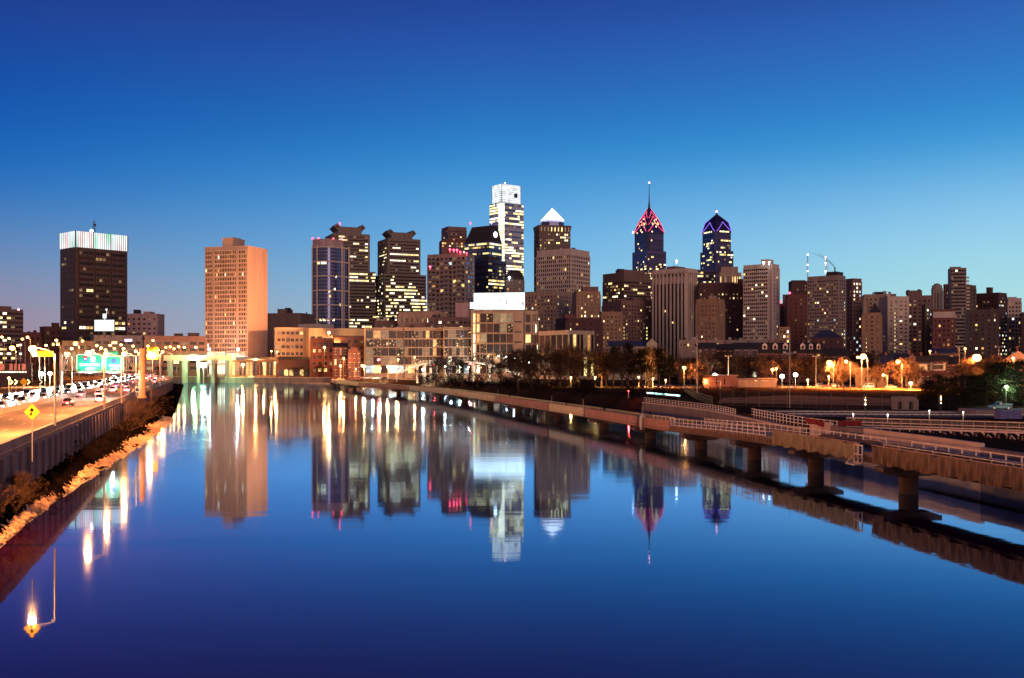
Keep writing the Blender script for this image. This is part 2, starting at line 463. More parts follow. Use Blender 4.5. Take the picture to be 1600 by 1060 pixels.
def make_ground():
    R_ = resample(SHORE_R, 12); L_ = resample(SHORE_L, 12)
    edge = R_ + [Vector(p) for p in SHORE_FAR]
    top = []
    n = len(edge)
    for i, p in enumerate(edge):
        a, b = edge[max(i - 1, 0)], edge[min(i + 1, n - 1)]
        t = (b - a).normalized()
        nrm = Vector((t.y, -t.x))             # inland: right of travel
        w = 7.0 if i < len(R_) - 2 and p.y > 282 else 0.5
        if w > 1: w += 1.3 * math.sin(i * 1.7) + 0.8 * math.sin(i * 0.6)
        top.append(p + nrm * w)
    mb = MB()
    for i in range(n - 1):
        mb.face([(edge[i].x, edge[i].y, -1.5), (edge[i + 1].x, edge[i + 1].y, -1.5), (top[i + 1].x, top[i + 1].y, GZ), (top[i].x, top[i].y, GZ)])
    path = Path(ROADEDGE)
    def xs(poly, y):                          # where a bank line crosses a row
        for p, q in zip(poly, poly[1:]):
            if min(p.y, q.y) <= y <= max(p.y, q.y) and abs(q.y - p.y) > 1e-6:
                return p.x + (q.x - p.x) * (y - p.y) / (q.y - p.y)
        return poly[-1].x if y > poly[-1].y else poly[0].x
    inner = [path.off(path.len * k / 200, 1.0)[0] for k in range(201)]
    YE = top[-1].y
    ys = sorted({-149.0, YE} | {p.y for p in top if -149 < p.y < YE} | {-149 + k * (YE + 149) / 160 for k in range(1, 160)})
    for y0, y1 in zip(ys, ys[1:]):
        for e, sg in ((top, 1), (inner, -1)):     # rows broken up so that no face is needlessly long
            cuts = [0, 60, 140, 260, 420, 700, 1400, 3200]
            for k, c0 in enumerate(cuts):
                q = [(xs(e, y) + sg * c0, xs(e, y) + sg * cuts[k + 1] if k + 1 < len(cuts) else sg * 9000) for y in (y0, y1)]
                pts = [(q[0][0], y0, GZ), (q[0][1], y0, GZ), (q[1][1], y1, GZ), (q[1][0], y1, GZ)]
                mb.face(pts if sg > 0 else pts[::-1])
    mb.face([(-9000, YE, GZ), (9000, YE, GZ), (9000, 14000, GZ), (-9000, 14000, GZ)])
    tag(mb.build('ground', M['earth']), kind='structure')
    # the strip of soil between the retaining wall and the water
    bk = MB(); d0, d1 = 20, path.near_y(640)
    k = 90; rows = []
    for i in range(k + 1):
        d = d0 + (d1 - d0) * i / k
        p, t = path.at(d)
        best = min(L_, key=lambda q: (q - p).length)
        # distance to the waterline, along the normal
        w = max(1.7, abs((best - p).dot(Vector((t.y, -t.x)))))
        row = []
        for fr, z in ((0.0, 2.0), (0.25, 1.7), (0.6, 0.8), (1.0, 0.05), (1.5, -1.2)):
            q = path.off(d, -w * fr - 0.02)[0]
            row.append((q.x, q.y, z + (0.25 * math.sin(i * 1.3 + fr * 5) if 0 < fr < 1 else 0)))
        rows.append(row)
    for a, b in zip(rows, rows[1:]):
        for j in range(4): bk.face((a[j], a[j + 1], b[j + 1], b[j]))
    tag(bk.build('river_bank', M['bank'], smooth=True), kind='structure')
    # stones along the waterline
    rk = MB(); rr = random.Random(5)
    for i in range(15000):
        d = rr.uniform(60, 420) if i % 4 else rr.uniform(60, 260)
        p, t = path.at(d)
        best = min(L_[::1], key=lambda q: (q - p).length_squared)
        w = max(1.7, abs((best - p).dot(Vector((t.y, -t.x)))))
        far = min(1.0, max(0.0, (d - 150) / 200.0))
        fr = rr.gauss(0.84, 0.11 + 0.05 * (1 - far))
        if fr > 1.22 or fr < 0.35 and w > 3: continue
        q = path.off(d, -w * fr)[0]
        r = rr.choice([.06, .08, .1, .12, .16, .24]) * rr.uniform(.8, 1.3) * (1 + 0.7 * far)
        z = 2.0 * (1 - fr) * 0.6 + 0.02
        k0 = len(rk.v); ax = [rr.uniform(0.6, 1.3) for _ in range(3)]
        for vx, vy, vz in ((1, 0, 0), (-1, 0, 0), (0, 1, 0), (0, -1, 0), (0, 0, 0.8), (0, 0, -0.7)):
            rk.v.append((q.x + r * (vx * ax[0] + rr.uniform(-.3, .3)), q.y + r * (vy * ax[1] + rr.uniform(-.3, .3)), z + r * (vz * ax[2] + rr.uniform(-.2, .2))))
        for f in ((0, 2, 4), (2, 1, 4), (1, 3, 4), (3, 0, 4), (2, 0, 5), (1, 2, 5), (3, 1, 5), (0, 3, 5)):
            rk.f.append(tuple(k0 + a for a in f)); rk.m.append(0)
    tag(rk.build('riprap_stones', M['rock']), 'band of pale riprap stones along the waterline below the highway wall', 'stones', kind='stuff')
    # driftwood-like litter in the shallows
    return path
ROAD = make_ground()

def make_water():
    m = bpy.data.materials.new('still_river_water')
    m.use_nodes = True
    nt = m.node_tree; nt.nodes.clear(); N, L = nt.nodes.new, nt.links.new
    out = N('ShaderNodeOutputMaterial')
    gl = N('ShaderNodeBsdfGlossy'); gl.distribution = 'GGX'; gl.inputs['Roughness'].default_value = 0.052
    gl.inputs['Color'].default_value = (0.52, 0.72, 1.0, 1)
    df = N('ShaderNodeBsdfDiffuse'); df.inputs['Color'].default_value = (0.032, 0.004, 0.032, 1)
    fr = N('ShaderNodeFresnel'); fr.inputs['IOR'].default_value = 1.34
    mx = N('ShaderNodeMixShader')
    tc = N('ShaderNodeTexCoord')
    mp = N('ShaderNodeMapping'); mp.inputs['Scale'].default_value = (0.05, 0.22, 1)
    L(tc.outputs['Object'], mp.inputs[0])
    n1 = N('ShaderNodeTexNoise'); n1.inputs['Scale'].default_value = 1.0; n1.inputs['Detail'].default_value = 4
    L(mp.outputs[0], n1.inputs['Vector'])
    bp = N('ShaderNodeBump'); bp.inputs['Strength'].default_value = 0.22; bp.inputs['Distance'].default_value = 0.045
    L(n1.outputs[0], bp.inputs['Height'])
    # lanes of calmer and more ruffled water
    mp2 = N('ShaderNodeMapping'); mp2.inputs['Scale'].default_value = (0.006, 0.022, 1)
    L(tc.outputs['Object'], mp2.inputs[0])
    n2 = N('ShaderNodeTexNoise'); n2.inputs['Scale'].default_value = 1.0; n2.inputs['Detail'].default_value = 3
    L(mp2.outputs[0], n2.inputs['Vector'])
    r = N('ShaderNodeMapRange'); r.inputs[1].default_value = 0.35; r.inputs[2].default_value = 0.68
    r.inputs[3].default_value = 0.050; r.inputs[4].default_value = 0.080
    L(n2.outputs[0], r.inputs[0])
    # sheltered smooth water by the near bridge, ruffled reach further up the river
    sy = N('ShaderNodeSeparateXYZ'); L(tc.outputs['Object'], sy.inputs[0])
    ry = N('ShaderNodeMapRange'); ry.inputs[1].default_value = 62; ry.inputs[2].default_value = 150; ry.inputs[3].default_value = 0.36; ry.inputs[4].default_value = 1.1
    L(sy.outputs['Y'], ry.inputs[0])
    rm = N('ShaderNodeMath'); rm.operation = 'MULTIPLY'; L(r.outputs[0], rm.inputs[0]); L(ry.outputs[0], rm.inputs[1])
    L(rm.outputs[0], gl.inputs['Roughness'])
    L(bp.outputs[0], gl.inputs['Normal'])
    pw = N('ShaderNodeMath'); pw.operation = 'POWER'; pw.inputs[1].default_value = 1.4; L(fr.outputs[0], pw.inputs[0])
    mu = N('ShaderNodeMath'); mu.operation = 'MULTIPLY'; mu.use_clamp = True; mu.inputs[1].default_value = 2.5; L(pw.outputs[0], mu.inputs[0])
    L(mu.outputs[0], mx.inputs[0]); L(df.outputs[0], mx.inputs[1]); L(gl.outputs[0], mx.inputs[2])
    L(mx.outputs[0], out.inputs[0])
    mb = MB()
    mb.face([(-420, -140, 0), (300, -140, 0), (300, 800, 0), (-420, 800, 0)])
    tag(mb.build('river_water', m), kind='structure')
make_water()

# ---- highway: road sheet, markings, retaining wall with parapet, median barrier
RZ = 6.0
def d_at(y): return ROAD.near_y(y)
D0, D1 = d_at(-100) + 1, ROAD.len - 2
tag(sheet(ROAD, D0, D1, 0.45, 27.5, RZ).build('highway_road', M['asphalt']), kind='structure')
mk = MB()
for o, dash in ((2.2, False), (5.8, True), (9.4, True), (12.2, False), (14.8, False), (18.0, True), (21.6, True), (25.2, False)):
    d = D0
    while d < D1 - 4:
        sheet(ROAD, d, d + (3.2 if dash else 11.9), o, o + 0.16, RZ + 0.004, 4, mk)
        d += 12.0
tag(mk.build('road_markings', M['paint']), kind='structure')
M['verge'] = mat('gravel_verge', (0.15, 0.10, 0.07), 0.95, 0.3, 0.2, bump=0.4, spec=0)
vg = sheet(ROAD, D0, D1, 27.5, 46, RZ - 0.05)
tag(vg.build('road_verge', M['verge']), kind='structure')
vs_ = MB(); sheet(ROAD, D0, D1, 46, 49, RZ - 0.05, mb=vs_, z1=GZ - 0.3)
tag(vs_.build('verge_slope_ground', M['verge']), kind='structure')

wall = thing('retaining_wall', 'long stained concrete retaining wall holding up the highway along the river', 'wall', (*ROAD.at(d_at(88))[0], 0))
def W(mb, name, m, parent, base=wall):
    """mesh given in world coordinates, parented to an Empty"""
    o = mb.build(name, m, parent)
    T = Matrix.Translation(base.location) @ Matrix.Rotation(base.rotation_euler.z, 4, 'Z')
    o.data.transform(T.inverted())
    return o
W(extrude_along(ROAD, D0, d_at(740), [(0.0, -1.0), (0.0, 5.6), (0.5, 5.6), (0.5, -1.0)]), 'wall_face', M['wallconcrete'], wall)
W(extrude_along(ROAD, D0, d_at(740), [(-0.10, 5.6), (-0.10, 6.05), (-0.05, 6.09), (0.02, 6.9), (0.38, 6.9), (0.45, 6.0), (0.45, 5.6)]), 'parapet', M['wallconcrete'], wall)
rb = MB()
d = d_at(-20)
while d < d_at(560):
    p, t = ROAD.off(d, -0.12)
    rb.box(p.x, p.y, 2.6, 0.55, 0.3, 6.0, math.atan2(t.y, t.x))
    d += 4.6
W(rb, 'pilaster_grating', M['wallconcrete'], wall)
bar = thing('median_barrier', 'low concrete barrier between the two directions of the highway', 'barrier', (*ROAD.off(d_at(160), 13.6)[0], RZ))
W(extrude_along(ROAD, D0, D1, [(13.2, RZ), (13.3, RZ + 0.3), (13.5, RZ + 0.85), (13.8, RZ + 0.85), (14.0, RZ + 0.3), (14.1, RZ)]), 'barrier_body', M['concrete'], bar, bar)
bar2 = thing('edge_barrier', 'low concrete barrier on the outer edge of the highway beside the gravel verge', 'barrier', (*ROAD.off(d_at(160), 27)[0], RZ))
W(extrude_along(ROAD, D0, D1, [(26.6, RZ), (26.7, RZ + 0.3), (26.9, RZ + 0.8), (27.1, RZ + 0.8), (27.3, RZ + 0.3), (27.4, RZ)]), 'barrier_body', M['concrete'], bar2, bar2)

# ---- pavements, field and tracks on the far and right banks: sheets on the ground
def flat(name, m, pts, z):
    mb = MB(); mb.face([(x, y, z) for x, y in pts]); o = mb.build(name, m)
    if o.data.polygons[0].normal.z < 0: o.data.flip_normals()
    return tag(o, kind='structure')
def gp(u, v, z=GZ): p = on_level(u, v, z); return (p.x, p.y)
flat('ball_field', M['field'], [gp(1090, 634), gp(1428, 640), gp(1452, 610), gp(1200, 603.5), gp(1085, 606)], GZ + 0.02)
flat('infield_dirt_ground', M['dirt'], [gp(1120, 630), gp(1420, 635), gp(1425, 624), gp(1240, 618), gp(1130, 622)], GZ + 0.03)
flat('park_path', M['dirt'], [gp(1215, 606), gp(1440, 611), gp(1440, 606.5), gp(1215, 603)], GZ + 0.04)
flat('parking_pavement', M['asphalt'], [(55, 425), (190, 425), (230, 475), (60, 475)], GZ + 0.02)
flat('quay_pavement', M['asphalt'], [(-235, 718), (-100, 676), (-40, 560), (0, 560), (40, 820), (-260, 820)], GZ + 0.02)
M['ballast'] = mat('track_ballast', (0.05, 0.045, 0.06), 0.95, 0.4, 0.6, bump=0.4)
flat('rail_bed_ground', M['ballast'], [(52, 226), (330, 190), (330, 172), (56, 196)], GZ + 0.02)
# ------------------------------------------------------------------ buildings
_WM = {}
def win_mesh(w, h, m, d=0.12):
    k = (round(w, 2), round(h, 2), m, d)
    if k not in _WM:
        mb = MB(); mb.box(0, 0, 0, w, d, h)
        _WM[k] = mb.mesh('window_pane', M[m])
    return _WM[k]

class Bld:
    def __init__(s, name, label, cat, u0, uc, u1, v, Y, wall, psi=None, depth=None, zb=GZ, group=None, top=None, body=True):
        s.Y, s.zb, s.wall = Y, zb, wall
        kc, k0, k1 = [(q - 800.0) / F for q in (uc, u0, u1)]
        Xc = kc * Y; az = math.atan(kc); uL, uR = uc - u0, u1 - uc
        if psi is None: psi = math.atan2(max(uL, 0), max(uR, 1e-6))
        psi = min(max(psi, rad(0.01)), rad(89.9)); s.phi = phi = psi - az
        s.a = (k1 * Y - Xc) / (math.cos(phi) - k1 * math.sin(phi)) if uR > 0.5 else None
        s.b = (Xc - k0 * Y) / (math.sin(phi) + k0 * math.cos(phi)) if uL > 0.5 else None
        if s.a is None: s.a = depth or s.b * 0.8
        if s.b is None: s.b = depth or s.a * 0.8
        if depth and uL > 0.5 and uR > 0.5 and depth < 0: pass
        d1 = Vector((math.cos(phi), math.sin(phi))); d2 = Vector((-math.sin(phi), math.cos(phi)))
        c = Vector((Xc, Y)) + d1 * s.a / 2 + d2 * s.b / 2
        s.H = Z(v, Y) - zb
        s.root = thing(name, label, cat, (c.x, c.y, zb), phi, group)
        s.fm, s.wins, s.bands, s.extra = MB(), [], [], []
        s.R = random.Random(hash_str(label))
        if body:
            mb = MB(); mb.box(0, 0, s.H / 2 - 1, s.a, s.b, s.H + 2); mb.build('wall', M[wall], s.root)
    def px(s, v): return Z(v, s.Y) - s.zb     # photo row to local height at the near corner
    def flen(s, face): return s.a if face == 'f' else s.b
    def bar(s, face, t, z, w, h, d):
        if face == 'f': s.fm.box(-s.a / 2 + t, -s.b / 2 - d / 2, z, w, d, h)
        else: s.fm.box(-s.a / 2 - d / 2, s.b / 2 - t, z, d, w, h)
    def loc(s, face, t, z, off=0.0):
        return (-s.a / 2 + t, -s.b / 2 - off, z) if face == 'f' else (-s.a / 2 - off, s.b / 2 - t, z)
    def facade(s, face, z0, z1, fh=3.7, bay=4.0, ww=0.6, wh=0.55, t0=0.0, t1=1.0, p=0.06, rows=None, pal='w', glass=('glass', 'glass_warm'),
               d=0.35, ribbon=False, floors=None, bays=None, run=1):
        L_ = s.flen(face); x0, x1 = L_ * t0, L_ * t1
        nf = floors or max(1, round((z1 - z0) / fh)); nb = bays or max(1, round((x1 - x0) / bay))
        fh = (z1 - z0) / nf; bw = (x1 - x0) / nb; R = s.R
        hs = fh * (1 - wh)
        for i in range(nf + 1):
            s.bar(face, (x0 + x1) / 2, z0 + i * fh, x1 - x0, hs if 0 < i < nf else hs * 0.98, d)
        if ww < 0.985:
            for j in range(nb + 1):
                s.bar(face, x0 + min(max(j * bw, bw * (1 - ww) / 4), x1 - x0 - bw * (1 - ww) / 4), (z0 + z1) / 2, bw * (1 - ww), z1 - z0, d + 0.06)
        pal = PAL[pal]; p = p * 1.6 + .006 if 0 < p < .1 else p
        for i in range(nf):
            zc = z0 + (i + 0.5) * fh
            pr = p
            if rows:
                for (a, b), q in rows.items():
                    if a <= (i + 0.5) / nf <= b: pr = q
            on, left, mm = False, 0, None
            if ribbon:
                s.bands.append((face, (x0 + x1) / 2, zc, x1 - x0 - 0.3, fh * wh + 0.06, glass[i % len(glass)]))
            for j in range(nb):
                if left > 0: left -= 1
                else:
                    on = R.random() < pr; left = R.randint(0, max(run, 1) * 2 - 2) if (on or run > 1) else 0; mm = R.choice(pal)
                if R.random() < 0.25: mm = R.choice(pal)
                xc = x0 + (j + 0.5) * bw
                if on: s.wins.append((face, xc, zc, bw * min(ww + 0.04, 0.97), fh * wh + 0.06, mm, True))
                elif not ribbon: s.wins.append((face, xc, zc, bw * ww + 0.06, fh * wh + 0.06, 'faintwarm' if R.random() < .13 and p > 0 else R.choice(glass), False))
                elif R.random() < .10: s.wins.append((face, xc, zc, bw * .95, fh * wh + 0.06, R.choice(['faintwarm', 'faintwarm', 'dim']), False))
    def roofbox(s, u0, u1, v0, v1=None, wall=None, name='roof_house', dback=0.3, dep=0.5):
        """a block standing on the roof, between two photo columns, set back from the front"""
        k = s.Y + s.b * dback
        z1 = Z(v0, k) - s.zb; z0 = s.H - 0.2
        x0, x1 = X(u0, k), X(u1, k)
        c = Vector(((x0 + x1) / 2, k)) - Vector(s.root.location[:2])
        cs, sn = math.cos(-s.phi), math.sin(-s.phi)
        lx, ly = c.x * cs - c.y * sn, c.x * sn + c.y * cs
        w = abs(x1 - x0) * 0.92
        hx = max(s.a / 2 - 0.6, w * 0.3); hy = max(s.b / 2 - 0.6, 1.0)
        dd = min(max(w * dep, 3), 2 * hy)
        lx = min(max(lx, -hx + min(w / 2, hx)), hx - min(w / 2, hx)); ly = min(max(ly, -hy + dd / 2), hy - dd / 2)
        mb = MB(); mb.box(lx, ly, (z0 + z1) / 2, min(w, 2 * hx), dd, z1 - z0)
        mb.box(lx, ly, z1 + 0.12, min(w, 2 * hx) + 0.5, dd + 0.5, 0.3)
        return mb.build(name, M[wall or s.wall], s.root)
    def parapet(s, h=1.0, t=0.5, wall=None):
        mb = MB()
        mb.box(0, -s.b / 2 + t / 2 - 0.15, s.H + h / 2, s.a + 0.3, t, h); mb.box(0, s.b / 2 - t / 2 + 0.15, s.H + h / 2, s.a + 0.3, t, h)
        mb.box(-s.a / 2 + t / 2 - 0.15, 0, s.H + h / 2 - 0.002, t, s.b - 2 * t + 0.3, h); mb.box(s.a / 2 - t / 2 + 0.15, 0, s.H + h / 2 - 0.002, t, s.b - 2 * t + 0.3, h)
        mb.build('parapet', M[wall or s.wall], s.root)
    def clutter(s, n=4, big=2.5):
        for i in range(n):
            w, d_, h = s.R.uniform(1, big), s.R.uniform(1, big), s.R.uniform(0.8, big)
            mb = MB(); mb.box(0, 0, h / 2, w, d_, h); mb.box(0, 0, h + 0.1, w * 0.7, d_ * 0.7, 0.25)
            put('roof_unit', mb.mesh('roof_unit', M['dark' if i % 2 else 'metal']), s.root, (s.R.uniform(-.38, .38) * s.a, s.R.uniform(-.45, .2) * s.b, s.H))
    def beacon(s, u, v, col='red', r=0.9, dY=0.0, power=0):
        k = s.Y + dY
        p = P(u, v, k) - Vector(s.root.location)
        cs, sn = math.cos(-s.phi), math.sin(-s.phi)
        q = (p.x * cs - p.y * sn, p.x * sn + p.y * cs, p.z)
        mb = MB(); mb.ball((0, 0, 0), r, 8, 6); mb.tube((0, 0, -r * 0.7), (0, 0, -r - 1.5), 0.15, 0.2, 6)
        put('beacon', mb.mesh('beacon', M['beacon_' + col]), s.root, q)
    def finish(s, cap=100, frame=None):
        if s.fm.f: s.fm.build('facade_frame', M[frame or s.wall], s.root)
        for face, t, z, w, h, m in s.bands[:100]:
            put('window_band', win_mesh(w, h, m), s.root, s.loc(face, t, z, 0.03), 0 if face == 'f' else -PI / 2)
        R = s.R; lits = [w for w in s.wins if w[6]]; offs = [w for w in s.wins if not w[6]]
        R.shuffle(lits); R.shuffle(offs)
        one = lits[:cap]; one += offs[:max(0, cap - len(one))]; rest = lits[cap:] + offs[max(0, cap - len(lits)):]
        for face, t, z, w, h, m, on in one:
            put('window', win_mesh(w, h, m, 0.2), s.root, s.loc(face, t, z, 0.04), 0 if face == 'f' else -PI / 2)
        if rest:
            names = sorted({w[5] for w in rest}); mb = MB()
            for face, t, z, w, h, m, on in rest:
                x, y, zz = s.loc(face, t, z, 0.04)
                mb.box(x, y, zz, *((w, 0.2, h) if face == 'f' else (0.2, w, h)), mi=names.index(m))
            tag(mb.build('window_glazing', [M[n] for n in names], s.root), kind='stuff')
        return s

def hash_str(t):
    h = 7
    for c in t: h = (h * 31 + ord(c)) % 1000003
    return h

M['beacon_red'] = lit('red_beacon', (1.0, 0.05, 0.10), 9.0, 0.9, 1.1)
M['beacon_white'] = lit('white_beacon', (0.85, 0.93, 1.0), 14.0, 0.9, 1.1)
M['beacon_pink'] = lit('pink_beacon', (1.0, 0.35, 0.45), 9.0, 0.9, 1.1)
M['neon_red'] = lit('red_neon', (1.0, 0.10, 0.20), 1.7, 0.8, 1.2)
M['neon_violet'] = lit('violet_neon', (0.32, 0.16, 1.0), 1.6, 0.8, 1.2)
M['screen'] = lit('bright_led_screen', (0.86, 1.0, 0.98), 1.5, 0.7, 1.2, 0.12, True)
M['crownlight'] = lit('floodlit_crown', (0.92, 0.98, 1.0), 1.15, 0.55, 1.25, 0.15)
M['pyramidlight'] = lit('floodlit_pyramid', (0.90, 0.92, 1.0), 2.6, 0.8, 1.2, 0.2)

# ---------------- the tower with the lit crown beside the highway
b = Bld('office_tower', 'dark brown slab tower with glowing white crown beside the highway', 'skyscraper', 94, 118, 199, 386, 810, 'darkbrown', psi=rad(26))
for k in range(3):
    b.facade('f', 6, b.px(390), fh=4.2, bay=3.3, ww=0.96, wh=0.5, t0=0.06 + k * 0.31, t1=0.06 + k * 0.31 + 0.27, p=0.012, rows={(.30, .36): .55, (.36, .41): .5, (.19, .22): .4, (.11, .15): .35 if k == 0 else .05, (.02, .05): .25},
             pal='y', d=0.9, ribbon=True, glass=('glass_warm', 'glass'), run=2)
b.facade('l', 6, b.px(390), fh=4.2, bay=4, ww=0.96, wh=0.4, t0=0.12, t1=0.9, p=0.01, rows={(.33, .36): .4, (.02, .05): .6}, pal='y', d=0.4, ribbon=True, glass=('glass_warm',))
b.finish()
H = b.H; ch = b.px(361) - H
mb = MB(); mb.box(0, 0, H + ch / 2, b.a - 2, b.b - 2, ch - 1.0); mb.build('crown_core', M['dark'], b.root)
def crown_mat():
    m = lit('led_crown_screen', (1, 1, 1), 1.45, 0.7, 1.2, 0.05, True)
    nt = m.node_tree; N, L = nt.nodes.new, nt.links.new
    tc = N('ShaderNodeTexCoord'); mp = N('ShaderNodeMapping'); mp.inputs['Scale'].default_value = (0.16, 0.16, 0.03)
    L(tc.outputs['Object'], mp.inputs[0])
    n = N('ShaderNodeTexNoise'); n.inputs['Scale'].default_value = 1.0; n.inputs['Detail'].default_value = 2
    L(mp.outputs[0], n.inputs['Vector'])
    r = N('ShaderNodeValToRGB'); e = r.color_ramp.elements
    e[0].position = 0.34; e[0].color = (0.35, 0.95, 0.60, 1); e[1].position = 0.66; e[1].color = (1.0, 0.72, 0.70, 1)
    k = e.new(0.44); k.color = (0.80, 1.0, 1.0, 1)
    k = e.new(0.55); k.color = (0.95, 0.98, 1.0, 1)
    L(n.outputs[0], r.inputs[0]); L(r.outputs[0], nt.nodes['Principled BSDF'].inputs['Emission Color'])
    return m
M['led'] = crown_mat()
for sx, sy, w, d_, rz in ((0, -b.b / 2 - 0.25, b.a + 0.6, 0.3, 0), (-b.a / 2 - 0.25, 0, 0.3, b.b - 0.4, 0), (b.a / 2 + 0.25, 0, 0.3, b.b - 0.4, 0), (0, b.b / 2 + 0.25, b.a + 0.6, 0.3, 0)):
    mb = MB(); mb.box(sx, sy, H + ch / 2, w, d_, ch); mb.build('crown_screen', M['led'], b.root)
mb = MB()
for k in range(25):
    t = -b.a / 2 + b.a * k / 24
    mb.box(t, -b.b / 2 - 0.5, H + ch / 2, 0.4 if k % 8 else 0.9, 0.3, ch + 0.5)
for k in range(9):
    t = -b.b / 2 + b.b * k / 8
    mb.box(-b.a / 2 - 0.5, t, H + ch / 2, 0.3, 0.4, ch + 0.5)
mb.build('crown_grating', M['metal'], b.root)
mb = MB(); p = (1.0, 0)
for q in (-1, 1):
    for r in (-1, 1): mb.tube((q * 0.9, r * 0.9, H + ch - 1), (q * 0.5, r * 0.5, b.px(339)), 0.16, 0.12, 4)
for k in range(7):
    z = H + ch + (b.px(341) - H - ch) * k / 6
    mb.box(0, 0, z, 1.6, 1.6, 0.16)
mb.box(0.8, 0, b.px(345), 1.6, 0.7, 1.6); mb.tube((0, 0, b.px(340)), (0, 0, b.px(335)), .08, .05, 5)
mb.build('antenna_mast', M['darkmetal'], b.root)
b.beacon(143, 361, 'white', 1.2, 10)

# ---------------- far lower left blocks
b = Bld('office_block', 'broad mid-rise office block with pale window bands behind the highway lamps', 'office building', -40, -16, 36, 482, 900, 'mauve')
b.facade('f', 8, b.H - 2, fh=4.0, bay=3.6, ww=0.97, wh=0.45, p=0.05, rows={(.1, .3): .2, (.42, .5): .3}, pal='y', ribbon=True); b.roofbox(-10, 20, 479); b.beacon(4, 482, 'red', 1.1, 20); b.beacon(29, 484, 'pink', 0.8, 20); b.finish()
b = Bld('warehouse', 'low rust-brown warehouse between the office block and the dark slab tower', 'warehouse', 34, 46, 64, 521, 820, 'brick')
b.facade('f', 4, b.H - 2, fh=4.5, bay=4.5, ww=0.5, wh=0.5, p=0.1); b.clutter(4); b.parapet(); b.finish()
b = Bld('warehouse', 'stepped dark brick warehouse pressed against the foot of the slab tower', 'warehouse', 62, 70, 96, 512, 830, 'darkbrick')
b.facade('f', 4, b.H - 2, fh=4.5, bay=4.5, ww=0.5, wh=0.5, p=0.04); b.roofbox(84, 95, 505); b.parapet(); b.finish()
b = Bld('commercial_block', 'low lamplit tan block in front of the slab tower', 'building', 95, 97, 146, 535, 700, 'tan')
b.facade('f', 5, b.H - 1.5, fh=4.4, bay=4.6, ww=0.62, wh=0.6, p=0.3, pal='w'); b.parapet(); b.finish()
b = Bld('commercial_block', 'long low grey block under the bright rooftop billboard', 'building', 142, 147, 222, 526, 720, 'grey')
b.facade('f', 4, b.H - 2, fh=4.6, bay=5.2, ww=0.7, wh=0.42, p=0.08, pal='m'); b.parapet(); b.roofbox(205, 222, 521, wall='dark'); b.clutter(3); b.finish()  # unseen post added to light the near bank stones
mb = MB(); mb.box(0, 0, 0, 5.2, 0.35, 1.9)
sg = put('shop_sign', mb.mesh('shop_sign', lit('violet_shop_sign', (0.75, 0.5, 1.0), 2.2)), None, P(200.5, 532, 716)); tag(sg, 'small glowing violet sign on the long low grey block', 'sign')
b = Bld('commercial_block', 'long flat-roofed brown block ending at the salmon tower', 'building', 221, 226, 322, 527, 715, 'mauve')
b.facade('f', 4, b.H - 2, fh=4.8, bay=6, ww=0.72, wh=0.45, p=0.16, pal='w', glass=('glass', 'blackglass')); b.parapet(); b.roofbox(272, 286, 522, wall='dark'); b.roofbox(294, 312, 521, wall='dark'); b.finish()
b = Bld('apartment_block', 'pale pink blocky building just behind the slab tower', 'building', 197, 246, 257, 492, 960, 'pink', psi=rad(70))
b.facade('l', 4, b.H - 2, fh=4.6, bay=5.0, ww=0.45, wh=0.4, p=0.03, glass=('glass_warm', 'glass')); b.roofbox(207, 222, 485, wall='dark'); b.roofbox(222, 244, 488); b.parapet(); b.finish()
# rooftop billboard
b = thing('billboard', 'small square billboard glaring white before the slab tower', 'billboard', P(163, 519, 716))
s_ = 716 / F
mb = MB(); mb.box(0, 0, 9 * s_ + 0.5, 30 * s_, 0.6, 17 * s_); mb.build('screen', M['screen'], b)
mb = MB(); mb.box(0, 0.5, 9 * s_ + 0.5, 31.5 * s_, 0.5, 18.5 * s_)
for t in (-10, 0, 10): mb.tube((t * s_, 1.2, -4), (t * s_, 1.0, 16 * s_), 0.25, 0.2, 6)
mb.build('frame', M['darkmetal'], b)
mb = MB(); mb.box(0.2, 0, 25 * s_, 5.5 * s_, 0.5, 7 * s_); mb.tube((0.2, 0.4, 17 * s_), (0.2, 0.4, 28 * s_), 0.2, 0.2, 6); mb.box(1.5, 0, 35 * s_, 2.6 * s_, 0.4, 2.6 * s_); mb.tube((1.5, .3, 28 * s_), (1.5, .3, 34 * s_), .15, .15, 5)
mb.build('clock_panel', M['screen'], b)

# ---------------- salmon slab
b = Bld('apartment_tower', 'salmon concrete apartment slab with blank lit end wall on the far bank', 'apartment tower', 320, 387.5, 418, 386, 745, 'salmon', psi=rad(58))
for t0, t1, n in ((0.02, 0.20, 4), (0.235, 0.74, 13), (0.79, 0.985, 5)):
    b.facade('l', 5, b.px(388) - 1, floors=27, bays=n, ww=0.76, wh=0.68, t0=t0, t1=t1, p=0.035, pal='w', glass=('glass_warm', 'blackglass', 'blackglass'), d=0.7)
b.roofbox(345, 383, 374, dback=0.35, dep=0.5); b.roofbox(356, 379, 373, wall='dark', dback=0.4, dep=0.25); b.parapet(); b.beacon(349, 374, 'red', 0.7, 24); b.finish()

b = Bld('office_block', 'plain brown windowless slab between salmon tower and rounded glass tower', 'building', 417, 470, 492, 491, 930, 'brown')
b.roofbox(429, 459, 484, wall='mauve'); b.roofbox(444, 456, 482, wall='dark'); b.parapet(); b.clutter(5); b.finish()
b = Bld('plant_house', 'pale grey box-like building peeking over the yellow-lit garage', 'building', 466, 497, 521, 508, 850, 'pale'); b.parapet(); b.facade('f', 18, b.H - 2, fh=5, bay=7, ww=.5, wh=.4, p=0); b.finish()

